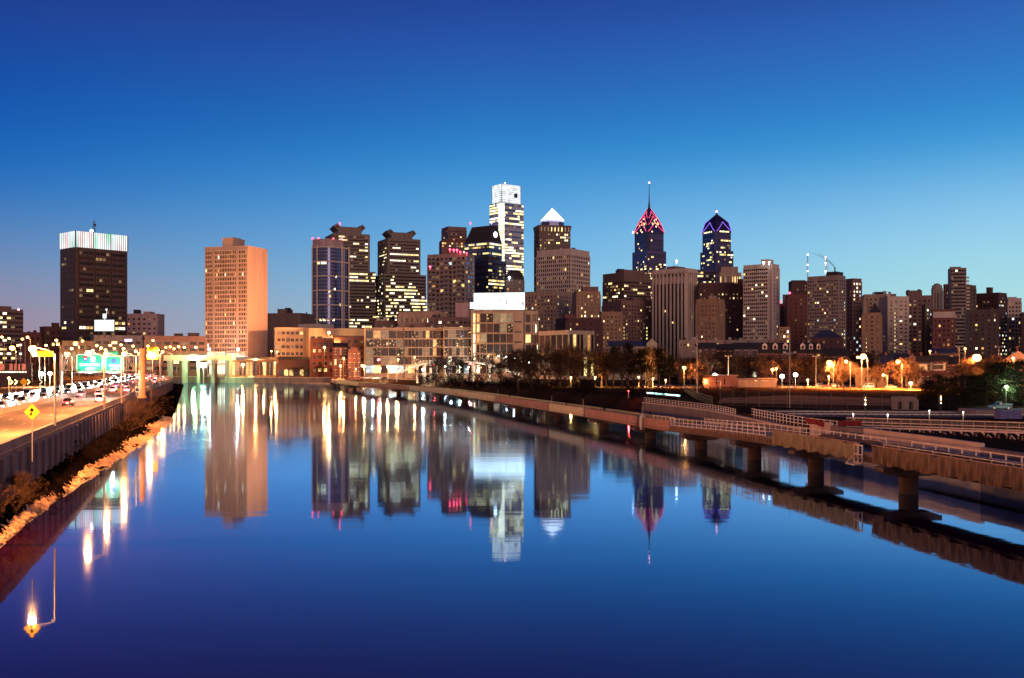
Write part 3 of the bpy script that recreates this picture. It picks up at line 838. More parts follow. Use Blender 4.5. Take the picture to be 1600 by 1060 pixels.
# ---------------- yellow lamplit garage and neighbours
b = Bld('parking_garage', 'lamplit yellow parking garage with dark openings beside the salmon tower', 'garage', 428, 430, 482, 514, 735, 'cream', depth=40)
b.facade('f', 4, b.H - 0.5, floors=6, bays=6, ww=0.72, wh=0.42, t0=0.04, t1=0.86, p=0.12, rows={(0, .33): .5}, pal='y', glass=('blackglass', 'glass_warm'), d=0.6); b.parapet(); b.finish()
b = Bld('loft_building', 'long yellow-lit building with heavy cornice and a bright roof lamp', 'building', 481, 483, 571, 516, 725, 'cream', depth=40)
b.facade('f', b.H - 9, b.H - 3, fh=4.5, bay=5, ww=0.72, wh=0.5, p=0.2, pal='w'); b.parapet(1.4, 0.9); b.finish()
b = Bld('brick_loft', 'orange-lit brick loft building below the heavy cornice', 'building', 484, 486, 522, 531, 690, 'brick', depth=25)
b.facade('f', 3, b.H - 1, fh=4.0, bay=4.2, ww=0.55, wh=0.5, p=0.22, pal='a', glass=('glass_warm', 'glass')); b.parapet(); b.finish()
b = Bld('brick_block', 'low pinkish brick block between the brick loft and grid offices', 'building', 518, 520, 571, 527, 700, 'mauve', depth=20)
b.facade('f', 6, b.H - 1, fh=4.2, bay=4.6, ww=0.55, wh=0.45, p=0.12, pal='w'); b.parapet(); b.finish()

def gable_house(name, label, cat, u0, u1, vridge, veave, Y, depth, wall, roof, rows=2, cols=3, dormer=0, p=0.15, front_gable=False, zb=GZ, group=None, pal='w', chim=True, az=True, brick=None):
    x0, x1 = X(u0, Y), X(u1, Y); c = ((x0 + x1) / 2, Y)
    rz = -math.atan(((u0 + u1) / 2 - 800) / F) * (1 if az else 0)
    r = thing(name, label, cat, (c[0], c[1] + depth / 2, zb), rz, group)
    w = (x1 - x0); he, hr = Z(veave, Y) - zb, Z(vridge, Y) - zb
    R = random.Random(hash_str(label))
    mb = MB()
    if front_gable:
        mb.prism([(-w / 2, -depth / 2), (w / 2, -depth / 2), (w / 2, depth / 2), (-w / 2, depth / 2)], -1, he)
        for y in (-depth / 2, depth / 2): mb.face([(-w / 2, y, he), (w / 2, y, he), (0, y, hr)])
        mb.build('wall', M[wall], r)
        rf = MB()
        for s in (-1, 1):
            rf.hexa([(s * (w / 2 + .3), -depth / 2 - .3, he - .25), (s * (w / 2 + .3), depth / 2 + .3, he - .25), (0, depth / 2 + .3, hr + .05), (0, -depth / 2 - .3, hr + .05),
                     (s * (w / 2 + .3), -depth / 2 - .3, he), (s * (w / 2 + .3), depth / 2 + .3, he), (0, depth / 2 + .3, hr + .3), (0, -depth / 2 - .3, hr + .3)])
    else:
        mb.prism([(-w / 2, -depth / 2), (w / 2, -depth / 2), (w / 2, depth / 2), (-w / 2, depth / 2)], -1, he)
        for x in (-w / 2, w / 2): mb.face([(x, -depth / 2, he), (x, depth / 2, he), (x, 0, hr)])
        mb.build('wall', M[wall], r)
        rf = MB()
        for s in (-1, 1):
            rf.hexa([(-w / 2 - .2, s * (depth / 2 + .35), he - .3), (w / 2 + .2, s * (depth / 2 + .35), he - .3), (w / 2 + .2, 0, hr), (-w / 2 - .2, 0, hr),
                     (-w / 2 - .2, s * (depth / 2 + .35), he - .05), (w / 2 + .2, s * (depth / 2 + .35), he - .05), (w / 2 + .2, 0, hr + .25), (-w / 2 - .2, 0, hr + .25)])
    ro = rf.build('roof', M[roof], r)
    if chim:
        cm = MB(); x = R.uniform(-.35, .35) * w
        cm.box(x, depth * 0.15, hr + 0.5, 0.9, 0.7, 2.4); cm.box(x, depth * 0.15, hr + 1.75, 1.05, 0.85, 0.15); cm.build('chimney', M['brick'], r)
    fh = he / rows; bw = w / cols
    for i in range(rows):
        for j in range(cols):
            on = R.random() < p
            m = R.choice(PAL[pal]) if on else R.choice(['glass', 'glass_warm', 'blackglass'])
            wo = put('window', win_mesh(bw * 0.36, fh * 0.5, m, 0.12), r, (-w / 2 + (j + .5) * bw, -depth / 2 - 0.04, (i + .55) * fh))
            key = ('fr', round(bw, 2), round(fh, 2))
            if key not in _WM:
                q = MB(); ww_, hh = bw * .36, fh * .5
                q.box(0, -.05, hh / 2 + .08, ww_ + .3, .14, .16); q.box(0, -.08, -hh / 2 - .08, ww_ + .4, .22, .16)
                q.box(0, -.06, 0, .07, .1, hh); q.box(0, -.06, 0, ww_, .09, .07)
                _WM[key] = q.mesh('sash_frame', M['whitepaint'])
            if bw > 2.2 or True: put('sash_frame', _WM[key], wo)
    for k in range(dormer):
        x = -w / 2 + (k + .5) * w / dormer
        y0 = -depth / 2 * 0.72; zz = he + (hr - he) * 0.30; dh = (hr - he) * 0.5; dw = min(w / dormer * 0.5, 2.4)
        q = MB(); q.prism([(x - dw / 2, y0), (x + dw / 2, y0), (x + dw / 2, y0 + depth * .3), (x - dw / 2, y0 + depth * .3)], zz - .2, zz + dh)
        q.face([(x - dw / 2, y0, zz + dh), (x + dw / 2, y0, zz + dh), (x, y0, zz + dh + dw * .45)])
        for s in (-1, 1):
            q.face([(x + s * (dw / 2 + .15), y0 - .15, zz + dh - .06), (x, y0 - .15, zz + dh + dw * .45 + .05), (x, y0 + depth * .32, zz + dh + dw * .45 + .05), (x + s * (dw / 2 + .15), y0 + depth * .32, zz + dh - .06)])
        dd = q.build('dormer', M['whitepaint'], ro)
        put('window', win_mesh(dw * .5, dh * .62, 'glass' if R.random() > .2 else 'dim', .1), r, (x, y0 - .04, zz + dh * .5))
    return r
gable_house('brick_house', 'tall dark brick house with two small lit windows under the garage lamps', 'house', 517.5, 541, 536, 542, 650, 14, 'darkbrick', 'dark', 3, 3, front_gable=False, p=.12)
gable_house('brick_house', 'dark brick gabled house whose peak faces the river beside the grid offices', 'house', 541, 561, 541, 550, 645, 14, 'darkbrick', 'dark', 3, 3, front_gable=True, p=.1)

# ---------------- rounded glass tower
def rounded_tower():
    Y = 1000; k = Y / F
    r = thing('glass_tower', 'rounded blue glass tower ribbed with pale floor lines and red roof lights', 'skyscraper', (X(511, Y), Y + 20, GZ), -math.atan((511 - 800) / F))
    Ht = Z(386, Y) - GZ; H2 = Z(373, Y) - GZ
    w0, w1 = -29 * k, 20 * k
    arc = []
    for i in range(15):
        t = i / 14; x = w0 + (w1 - w0) * t
        arc.append((x, -20 + 11 * (2 * t - 1) ** 2 * 0.9))
    poly = arc + [(29 * k, -6), (29 * k, 22), (w0, 22)]
    mb = MB(); mb.prism(poly, -1, Ht); mb.build('curtain_wall', M['navy'], r)
    top = [(x * .97, y * .95 + .4) for x, y in arc] + [(17 * k, -6), (17 * k, 18), (w0 * .97, 18)]
    mb = MB(); mb.prism(top, Ht - .1, H2); mb.build('roof_house', M['pink'], r)
    nf = 34
    bm_ = MB(); major = MB()
    for i in range(nf + 1):
        z = 3 + (Ht - 3) * i / nf
        h, o = (1.3, 0.5) if i % 4 == 2 else (0.42, 0.22)
        tgt = major if i % 4 == 2 else bm_
        pts = arc + [(29 * k, -6)]
        for p, q in zip(pts, pts[1:]):
            d = Vector((q[0] - p[0], q[1] - p[1])); n = Vector((d.y, -d.x)).normalized() * o
            tgt.hexa([(p[0], p[1], z - h / 2), (p[0] + n.x, p[1] + n.y, z - h / 2), (q[0] + n.x, q[1] + n.y, z - h / 2), (q[0], q[1], z - h / 2),
                      (p[0], p[1], z + h / 2), (p[0] + n.x, p[1] + n.y, z + h / 2), (q[0] + n.x, q[1] + n.y, z + h / 2), (q[0], q[1], z + h / 2)])
    bm_.build('floor_line_molding', M['metal'], r); major.build('floor_band_molding', M['pale'], r)
    for u in (-28.6, -21, 17.5, 20.5, 28.6):
        x = u * k; t = (x - w0) / (w1 - w0)
        y = -20 + 11 * (2 * t - 1) ** 2 * 0.9 if t <= 1 else -9 + (t - 1) * 12
        q = MB(); q.box(x, y - .5, Ht / 2 + 1, 1.2, 1.4, Ht + 2); q.build('pier', M['pale'], r)
    R = random.Random(3)
    for (u, v, n) in ((-18, 411, 1), (-13, 411, 1), (-9, 411, 1), (-2, 455, 0), (-1, 463, 0), (6, 452, 0), (-4, 500, 1), (-10, 500, 1), (4, 500, 1), (-15, 500, 1), (8, 432, 0), (14, 476, 0)):
        x = u * k; t = (x - w0) / (w1 - w0); y = -20 + 11 * (2 * t - 1) ** 2 * 0.9
        put('window', win_mesh(2.6 if n else 1.6, 2.2, R.choice(['yellow', 'warm', 'white'])), r, (x, y - .25, Z(v, Y) - GZ))
    for u, v in ((-28, 372), (-19, 371.5), (4, 373), (17, 373.5)):
        q = MB(); q.ball((0, 0, 0), 1.0, 8, 6); q.tube((0, 0, -2), (0, 0, 0), .15, .15, 5)
        put('beacon', q.mesh('beacon', M['beacon_red']), r, (u * k, -8, H2 + 1.2))
rounded_tower()

# ---------------- the twin towers with diamond finials
def diamond_tower(label, Y, u0, uc, u1, vtop, lower, crown, rows, rowsl, lowrows, p):
    b = Bld('office_tower', label, 'skyscraper', u0, uc, u1, vtop, Y, 'commerce', group='stone towers with diamond finials')
    b.facade('f', b.px(lower[3]), b.H - 2, fh=3.9, bay=3.4, ww=0.97, wh=0.42, t0=.06, t1=.94, p=p, rows=rows, pal='b', ribbon=True, run=2, d=0.5)
    b.facade('l', b.px(lower[3]), b.H - 2, fh=3.9, bay=3.4, ww=0.97, wh=0.42, t0=.1, t1=.9, p=p * .6, rows=rowsl, pal='b', ribbon=True, run=2, d=0.5)
    k = Y / F; ca = b.a
    cu = (crown[0] + crown[1]) / 2
    hb = b.px(crown[2]) - b.H
    # crown block with flaring ends and a diamond over each end
    sh = ((uc + u1) / 2); off = (cu - sh) * k
    w = (crown[1] - crown[0]) * k / max(math.cos(b.phi + math.atan((uc - 800) / F)), .5)
    w = b.a * .80
    mb = MB(); mb.prism([(-w * .40, -b.b * .3), (w * .40, -b.b * .3), (w * .40, b.b * .3), (-w * .40, b.b * .3)], b.H - .1, b.H + hb, poly2=[(-w * .42, -b.b * .3), (w * .42, -b.b * .3), (w * .42, b.b * .3), (-w * .42, b.b * .3)])
    mb.build('crown_block', M['commerce'], b.root)
    s = 5.2 * k
    for sx in (-1, 1):
        mb = MB()
        cx, cz = sx * w * .43, b.H + hb - s * .1
        for y in (-b.b * .32,):
            o = [(cx, cz - s), (cx + s, cz), (cx, cz + s), (cx - s, cz)]
            i_ = [(cx + (x - cx) * .42, cz + (z - cz) * .42) for x, z in o]
            for q in range(4):
                n = (q + 1) % 4
                mb.hexa([(o[q][0], y, o[q][1]), (o[n][0], y, o[n][1]), (i_[n][0], y, i_[n][1]), (i_[q][0], y, i_[q][1]),
                         (o[q][0], y + b.b * .6, o[q][1]), (o[n][0], y + b.b * .6, o[n][1]), (i_[n][0], y + b.b * .6, i_[n][1]), (i_[q][0], y + b.b * .6, i_[q][1])])
        mb.build('diamond_finial', M['commerce'], b.root)
    b.finish()
    # wider lower storeys
    lw = (lower[1] - lower[0]) * k; z1 = b.px(lower[2])
    mb = MB(); mb.box(0, -1.0, z1 / 2 - 1, b.a + 11, b.b + 7, z1 + 2); mb.build('base_wall', M['commerce'], b.root)
    R = b.R; nf = int(z1 / 3.9); n = 0
    fr = MB(); more = MB()
    for i in range(nf - 1, 3, -1):
        z = i * 3.9 + 2; fr.box(0, -b.b / 2 - 4.8, z + 1.95, b.a + 11, .6, 2.1); fr.box(-b.a / 2 - 5.8, -1, z + 1.95, .6, b.b + 7, 2.1)
        put('window_band', win_mesh(b.a + 10, 1.9, 'glass'), b.root, (0, -b.b / 2 - 4.53, z))
        pr = p
        for (a, c), q in lowrows.items():
            if a <= i / nf <= c: pr = q
        x = -b.a / 2 - 4
        while x < b.a / 2 + 3:
            wdt = R.choice([2.4, 3.6, 6.0])
            if R.random() < pr and i > nf * .22:
                if n < 90: put('window', win_mesh(wdt * .92, 1.9, R.choice(PAL['b']), .2), b.root, (x + wdt / 2, -b.b / 2 - 4.55, z))
                else: more.box(x + wdt / 2, -b.b / 2 - 4.55, z, wdt * .92, .2, 1.9)
                n += 1
            x += wdt
        put('window_band', win_mesh(b.b + 6, 1.9, 'glass'), b.root, (-b.a / 2 - 5.53, -1, z), -PI / 2)
        for q in range(int(pr * 5)):
            put('window', win_mesh(R.choice([2.2, 3.4]), 1.9, R.choice(PAL['b']), .2), b.root, (-b.a / 2 - 5.55, R.uniform(-.42, .42) * b.b, z), -PI / 2)
    fr.build('facade_frame', M['commerce'], b.root)
    if more.f: tag(more.build('window_glazing', M['yellow'], b.root), kind='stuff')
    return b
b = diamond_tower('brown stone diamond-topped tower rising behind the rounded glass tower', 1210, 508, 521, 578, 364, (505, 582, 425, 428), (516, 568, 352), {(.45, .52): .5, (.58, .62): .9, (.7, .8): .3, (.9, .96): .4}, {}, {(.0, .5): .6, (.9, 1): .9}, .07)
b.beacon(531, 349, 'red', .9, 10)
b = diamond_tower('brown stone diamond-topped tower standing free left of the balcony tower'.replace('left of', 'beside'), 1210, 590, 606, 657, 372, (584, 667, 430, 434), (596, 650, 361), {(.60, .66): .9, (.22, .27): .9, (.42, .5): .6, (.75, .84): .5}, {(.6, .66): .5, (.4, .5): .3}, {(.12, .9): .6}, .10)
# ---------------- towers of the centre
b = Bld('office_tower', 'reddish brown flat-topped tower behind the balcony tower with red lights', 'skyscraper', 690, 700, 729, 356, 1500, 'mauve')
b.facade('f', b.H * .5, b.H - 3, fh=4, bay=3.6, ww=.7, wh=.5, p=.06, rows={(.25, .45): .35}, pal='a'); b.facade('l', b.H * .5, b.H - 3, fh=4, bay=3.6, ww=.7, wh=.5, p=.06, pal='w'); b.parapet(2, 1); b.clutter(3); b.finish()
b = Bld('office_block', 'lower red brick shoulder block lit amber behind the balcony tower', 'building', 686, 690, 727, 376, 1480, 'brick')
b.facade('f', b.H * .6, b.H - 2, fh=4, bay=3.4, ww=.7, wh=.6, p=.4, pal='w'); b.parapet(); b.finish()

b = Bld('balcony_tower', 'grey balcony-ringed tower topped by a red-lit penthouse', 'apartment tower', 668, 727, 741, 397, 960, 'grey', psi=rad(62))
b.facade('l', 8, b.H - 2, floors=24, bays=9, ww=.72, wh=.62, t0=.0, t1=1, p=.06, pal='m', glass=('glass', 'glass_warm'), d=.3)
b.facade('f', 8, b.H - 2, floors=24, bays=4, ww=.7, wh=.5, p=.05, pal='m', glass=('glass', 'blueglass'), d=.3)
for i in range(24):
    z = 8 + i * (b.H - 10) / 24
    for t in (.16, .52, .86):
        mb = MB(); w = b.b * .2
        mb.box(0, 0, 0, 2.0, w, .3); mb.box(-.9, 0, .7, .1, w, 1.1)
        if ('balc', round(w, 1)) not in _WM: _WM[('balc', round(w, 1))] = mb.mesh('balcony', M['metal'])
        put('balcony', _WM[('balc', round(w, 1))], b.root, (-b.a / 2 - 1.3, b.b / 2 - t * b.b, z + .2))
b.roofbox(679, 716, 386, wall='mauve', dback=.2); b.parapet()
for u, v in ((703, 390), (709, 391), (714, 391), (729, 396), (719, 394), (672, 417)): b.beacon(u, v, 'red', 1.0, -2)
b.finish()

def gabled_glass():
    b = Bld('glass_tower', 'dark blue glass tower with sloped roof and round white light', 'skyscraper', 726, 764, 784, 377, 1290, 'navy', psi=rad(52))
    b.facade('l', b.H * .35, b.H - 1, fh=4, bay=3.2, ww=.96, wh=.55, p=.02, rows={(.93, 1): .8, (.84, .87): .75, (.5, .55): .3}, pal='y', glass=('navy', 'blueglass'), ribbon=True, run=2, d=.25)
    b.facade('f', b.H * .35, b.H - 1, fh=4, bay=3.2, ww=.96, wh=.55, p=.03, rows={(.86, .89): .8, (.93, .96): .8, (.97, 1): .5}, pal='y', glass=('blueglass', 'navy'), ribbon=True, run=2, d=.25)
    hr = b.px(351) - b.H
    mb = MB(); a, c = b.a / 2, b.b / 2
    mb.hexa([(-a, -c, b.H), (a, -c, b.H), (a, c, b.H), (-a, c, b.H), (-a * .35, -c * .98, b.H + hr), (a * .35, -c * .98, b.H + hr), (a * .35, c * .75, b.H + hr), (-a * .35, c * .75, b.H + hr)])
    mb.build('roof', M['dark'], b.root)
    mb = MB(); mb.prism([(3.6 * math.cos(i * PI / 8), 3.6 * math.sin(i * PI / 8)) for i in range(16)], 0, .5)
    o = put('round_light', mb.mesh('round_light', lit('round_clock_light', (.8, .92, 1), 6, .9, 1.1)), b.root, (0, -c * 0.99 - .1, b.H + hr * .45)); o.rotation_euler = (PI / 2, 0, 0)
    b.beacon(735, 349, 'red', 1.3, 30); b.beacon(768, 348, 'pink', .9, 5)
    b.finish(); b.frame = 'navy'
gabled_glass()
b = Bld('office_tower', 'stepped dark glass tower with lit floor bands under the sloped roof tower', 'office tower', 740, 763, 791, 408, 1230, 'navy', psi=rad(45))
b.facade('l', 10, b.H - 1, fh=4, bay=3.2, ww=.96, wh=.5, p=.1, rows={(.5, .62): .45, (.2, .4): .25}, pal='y', glass=('glass', 'navy'), ribbon=True, run=2, d=.25)
b.facade('f', 10, b.H - 1, fh=4, bay=3.2, ww=.96, wh=.5, p=.08, rows={(.78, .82): .9, (.5, .6): .6, (.68, .72): .7}, pal='y', glass=('navy', 'glass'), ribbon=True, run=2, d=.25); b.parapet(1.5); b.roofbox(752, 780, 402, wall='dark'); b.finish()
# dome-topped dark block
b = Bld('office_block', 'dark block with rounded copper roof and one bright lamp beside the billboard', 'building', 788, 791, 819, 437, 1150, 'commerce')
b.facade('f', 8, b.H - 1, fh=4, bay=3.6, ww=.6, wh=.5, p=.06, pal='w')
mb = MB(); a, c = b.a / 2, b.b / 2; hr = b.px(420) - b.H
ring = [[(sx * a * math.cos(t), sy * c * math.cos(t), b.H + hr * math.sin(t)) for sx, sy in ((-1, -1), (1, -1), (1, 1), (-1, 1))] for t in (0, .3, .6, .9, 1.2)]
for p_, q_ in zip(ring, ring[1:]): mb.hexa(p_ + q_)
mb.build('roof', M['dark'], b.root); b.beacon(796, 434, 'white', 1.4, -3); b.finish()

# ---------------- tallest tower
def tallest():
    b = Bld('glass_tower', 'tallest silver glass tower with blazing white lantern top', 'skyscraper', 765, 783, 818, 316, 1650, 'steelglass', psi=rad(36))
    b.facade('f', 30, b.H - 1, fh=4.3, bay=4, ww=.97, wh=.6, t0=.0, t1=1, p=.22, rows={(.86, .97): .5, (.5, .58): .9, (.66, .70): .7, (.3, .45): .35}, pal='b', glass=('blueglass', 'steelglass'), ribbon=True, run=2, d=.2)
    b.facade('l', 30, b.H - 1, fh=4.3, bay=4, ww=.97, wh=.6, p=.25, rows={(.93, 1): .95, (.88, .9): .7, (.76, .8): .7}, pal='b', glass=('navy', 'blueglass'), ribbon=True, run=2, d=.2)
    h = b.px(287) - b.H; k = 1650 / F
    # glowing notch down the near corner
    mb = MB(); n = 0
    for i in range(46):
        z = b.H - 3 - i * 4.1
        q = MB(); q.box(0, 0, 0, 7, 7, 3.2)
        if 'notch' not in _WM: _WM['notch'] = q.mesh('corner_light', M['white'])
        put('corner_light', _WM['notch'], b.root, (-b.a / 2 + 2.8, -b.b / 2 + 2.8, z))
    mb = MB(); mb.box(0, 0, h * .5, b.a * .84, b.b * .84, h)
    put('lantern', mb.mesh('lantern', M['crownlight']), b.root, (-b.a * .02, -b.b * .02, b.H))
    mb = MB()
    for i in range(9): mb.box(0, 0, h * (i + .5) / 9, b.a * .84 + .5, b.b * .84 + .5, .45)
    for t in (-.5, .5):
        for q in (-.5, .5): mb.box(b.a * .84 * t, b.b * .84 * q, h / 2, .7, .7, h)
    put('lantern_grating', mb.mesh('lantern_grating', M['metal']), b.root, (-b.a * .02, -b.b * .02, b.H))
    q = MB(); q.box(0, 0, 0, .5, 6.5, 7)
    put('roof_opening', q.mesh('roof_opening', M['glass']), b.root, (b.a * .18, -b.b * .43 - .5, b.H + h * .45), PI / 2)
    b.beacon(789, 286, 'pink', 1.0, 20)
    b.finish(frame='steelglass')
tallest()

# ---------------- pyramid-topped tower
def pyramid_tower():
    b = Bld('office_tower', 'brown office tower capped by a glowing white pyramid', 'skyscraper', 835, 843, 891, 353, 1480, 'brown', psi=rad(14), depth=46)
    b.facade('f', b.H * .3, b.H - 10, fh=4.1, bay=3.0, ww=.72, wh=.56, p=.16, rows={(.2, .3): .6, (.42, .46): .9, (.7, .8): .5, (.55, .62): .4}, pal='y', d=.6, run=2)
    b.facade('l', b.H * .3, b.H - 10, fh=4.1, bay=3.0, ww=.72, wh=.56, p=.12, pal='y', d=.6)
    a, c = b.a / 2, b.b / 2
    mb = MB(); R4 = lambda s: [(-a * s, -c * s), (a * s, -c * s), (a * s, c * s), (-a * s, c * s)]
    mb.prism(R4(1.005), b.H - 9, b.H, poly2=R4(1.07)); mb.prism(R4(1.07), b.H, b.H + 1.2); mb.build('cornice', M['brown'], b.root)
    for k in range(9):
        t = -a + b.a * (k + .5) / 9
        put('window', win_mesh(1.3, 6, 'yellow' if 2 < k < 7 else 'dim', .3), b.root, (t, -c * 1.04 - .3, b.H - 4.6))
    z1 = b.px(343)
    mb = MB(); oc = [(.72 * a * math.cos(PI / 8 + i * PI / 4) * 1.08, .72 * c * math.sin(PI / 8 + i * PI / 4) * 1.08) for i in range(8)]
    mb.prism(oc, b.H + 1, z1); mb.build('drum', M['navy'], b.root)
    mb = MB()
    for i in range(8):
        p_, q_ = oc[i], oc[(i + 1) % 8]
        mb.beam((p_[0], p_[1], z1 - 1), (q_[0], q_[1], z1 - 1), .6, 1.2)
    mb.build('drum_light', lit('violet_floodlight', (.55, .6, 1), 1.6), b.root)
    mb = MB(); mb.pyramid(R4(.70), z1, (0, 0, b.px(322))); mb.build('pyramid', M['pyramidlight'], b.root)
    mb = MB(); ap = Vector((0, 0, b.px(321.5)))
    for x, y in R4(.705): mb.tube((x, y, z1), ap, .3, .15, 5)
    for i in range(4):
        p_, q_ = R4(.705)[i], R4(.705)[(i + 1) % 4]
        mb.tube((*p_, z1), (*q_, z1), .3, .3, 5)
        for s_ in (.35, .65):
            pp, qq = Vector((*p_, z1)).lerp(ap, s_), Vector((*q_, z1)).lerp(ap, s_)
            mb.tube(pp, qq, .2, .2, 4)
    mb.build('pyramid_lattice', M['whitepaint'], b.root)
    b.finish()
pyramid_tower()
b = Bld('office_tower', 'pale gridded concrete tower standing before the pyramid-topped tower', 'office tower', 839, 892, 921, 391, 1180, 'pale', psi=rad(58))
b.facade('l', b.H * .2, b.H - 5, floors=22, bays=17, ww=.74, wh=.60, p=.03, rows={(.3, .5): .16, (.6, .75): .12}, pal='m', glass=('blackglass', 'blackglass', 'glass_warm'), d=.9)
b.facade('f', b.H * .2, b.H - 5, floors=22, bays=8, ww=.72, wh=.56, p=.01, pal='m', glass=('glass_warm', 'glass'), d=.9); b.parapet(2, 1); b.roofbox(893, 899, 388, wall='dark'); b.clutter(3, 4); b.finish()
b = Bld('apartment_block', 'beige apartment block at the foot of the gridded tower', 'building', 820, 870, 905, 456, 1010, 'beige', psi=rad(60))
b.facade('l', 8, b.H - 3, fh=3.6, bay=3.8, ww=.42, wh=.48, p=.06, pal='w', glass=('glass_warm', 'glass')); b.facade('f', 8, b.H - 3, fh=3.6, bay=3.8, ww=.42, wh=.48, p=.05, pal='w', glass=('glass_warm',)); b.parapet(); b.clutter(4); b.finish()
b = Bld('apartment_block', 'tan apartment block with rooftop hut and six lit windows', 'building', 894, 901, 938, 457, 960, 'tan')
b.facade('f', 8, b.H - 2, fh=3.6, bay=3.4, ww=.42, wh=.5, p=.03, rows={(.55, .62): .5, (.66, .72): .4}, pal='y', glass=('glass_warm', 'glass')); b.roofbox(908, 935, 449, wall='mauve'); b.parapet(); b.finish()
b = Bld('brick_block', 'dark red brick block behind the low glass-fronted office', 'building', 868, 885, 940, 499, 820, 'darkbrick', psi=rad(20))
b.facade('f', 6, b.H - 2, fh=4, bay=6, ww=.3, wh=.35, p=.06, pal='w'); b.parapet(); b.roofbox(869, 888, 492, wall='brick'); b.clutter(3); b.finish()

# ---------------- twin spired glass towers
def spire_tower(label, u0, uc, u1, vbody, vset, vsh, vtop, Y, neon, levels, mast, low, rows):
    b = Bld('spire_tower', label, 'skyscraper', u0, uc, u1, vsh, Y, 'navy', psi=rad(36), body=False)
    a, c = b.a / 2, b.b / 2; ch = .22
    def oct_(s, k=ch): return [(-a * s * (1 - k), -c * s), (a * s * (1 - k), -c * s), (a * s, -c * s * (1 - k)), (a * s, c * s * (1 - k)), (a * s * (1 - k), c * s), (-a * s * (1 - k), c * s), (-a * s, c * s * (1 - k)), (-a * s, -c * s * (1 - k))]
    z0, z1, z2 = b.px(vset), b.px(vsh), b.px(vtop)
    mb = MB(); mb.prism(oct_(1.0, .08), -1, z0); mb.build('lower_shaft', M['navy'], b.root)
    mb = MB(); mb.prism(oct_(.92), z0 - .1, z1); mb.build('upper_shaft', M['navy'], b.root)
    R = b.R
    fh = 4.1; fr = MB()
    for face in 'fl':
        L_ = (b.a if face == 'f' else b.b)
        n = 0
        for i in range(int(z1 / fh)):
            z = (i + .5) * fh; s = 1.0 if z < z0 else .92
            if z < 40: continue
            off = (c if face == 'f' else a) * (1 - s)
            wl = L_ * s * (.9 if s == 1 else .76)
            if face == 'f': fr.box(0, -c * s - .15, z + fh / 2, wl, .3, 1.2)
            else: fr.box(-a * s - .15, 0, z + fh / 2, .3, wl, 1.2)
            put('window_band', win_mesh(wl, 2.6, 'navy' if i % 3 else 'crownglass', .1), b.root, (0, -c * s - .02, z) if face == 'f' else (-a * s - .02, 0, z), 0 if face == 'f' else -PI / 2)
            pr = .03
            for (q0, q1), q in rows.items():
                if q0 <= i * fh / z1 <= q1: pr = q
            x = -wl / 2
            while x < wl / 2 - 3:
                if R.random() < pr and n < 90:
                    w = R.choice([2.2, 3.2, 5.0])
                    put('window', win_mesh(w, 2.5, R.choice(PAL['y']), .2), b.root, (x + w / 2, -c * s - .1, z) if face == 'f' else (-a * s - .1, x + w / 2, z), 0 if face == 'f' else -PI / 2); n += 1
                x += 3.3
    fr.build('facade_frame', M['navy'], b.root)
    # crown: nested gabled pyramids, each edge and gable drawn in neon
    apex = Vector((0, 0, z2))
    q4 = lambda s: [(-a * s, -c * s), (a * s, -c * s), (a * s, c * s), (-a * s, c * s)]
    n = len(levels); nz = MB(); body = MB()
    for i, (lv, s0) in enumerate(levels):
        zz = b.px(lv)
        nx = levels[i + 1] if i + 1 < n else None
        zt = b.px(nx[0]) if nx else z2; s1 = nx[1] if nx else .04
        body.prism(oct_(s0, .14), zz - .1, zt, poly2=oct_(s1, .14))
        gp_ = b.px(levels[i][2]) if len(levels[i]) > 2 else zt
    # gables and neon
    body.build('crown', M['crownglass'], b.root)
    def surf(s_face, t, z):
        """point on the crown's sloping face: t from -1 to 1 across"""
        sc = None
        zs = [(b.px(l), s) for l, s in levels] + [(z2, .04)]
        for (za, sa), (zb_, sb) in zip(zs, zs[1:]):
            if za - .2 <= z <= zb_ + .2: sc = sa + (sb - sa) * (z - za) / (zb_ - za); break
        if sc is None: sc = .04
        t *= .86
        sc *= 1.015
        return {'f': Vector((a * sc * t, -c * sc, z)), 'l': Vector((-a * sc, c * sc * t, z)), 'r': Vector((a * sc, c * sc * t, z)), 'b': Vector((a * sc * t, c * sc, z))}[s_face]
    for face in 'flrb':
        for (ve, vp) in neon['zig']:
            pts = [surf(face, -1 + .25 * k, b.px(ve) + (b.px(vp) - b.px(ve)) * (1 - abs(-1 + .25 * k))) for k in range(9)]
            for p_, q_ in zip(pts, pts[1:]): nz.tube(p_, q_, neon['r'], neon['r'], 5)
        for t in ((1,) if face in 'fl' else (-1,)):
            pts = [surf(face, t, b.px(neon['edge'][0]) + (b.px(neon['edge'][1]) - b.px(neon['edge'][0])) * k / 8) for k in range(9)]
            for p_, q_ in zip(pts, pts[1:]): nz.tube(p_, q_, neon['r'] * .7, neon['r'] * .7, 5)
    nz.build('neon_lattice', M[neon['m']], b.root)
    for k in range(26):
        face = R.choice('fl'); t = R.uniform(-.6, .6); z = b.px(levels[0][0]) + R.random() * (b.px(neon['zig'][-1][0]) - b.px(levels[0][0]))
        put('window', win_mesh(2.4, 2.2, R.choice(PAL['y']), .3), b.root, surf(face, t, z), 0 if face == 'f' else -PI / 2)
    mb = MB()
    zs = [z2 - 2] + [b.px(v) for v, r in mast]
    rs = [2.2] + [r for v, r in mast]
    for i in range(len(zs) - 1): mb.tube((0, 0, zs[i]), (0, 0, zs[i + 1]), rs[i], rs[i + 1], 8)
    mb.build('spire', M['darkmetal'], b.root)
    q = MB(); q.ball((0, 0, 0), 1.4, 8, 6); put('beacon', q.mesh('beacon', M['beacon_pink']), b.root, (0, 0, zs[-1]))
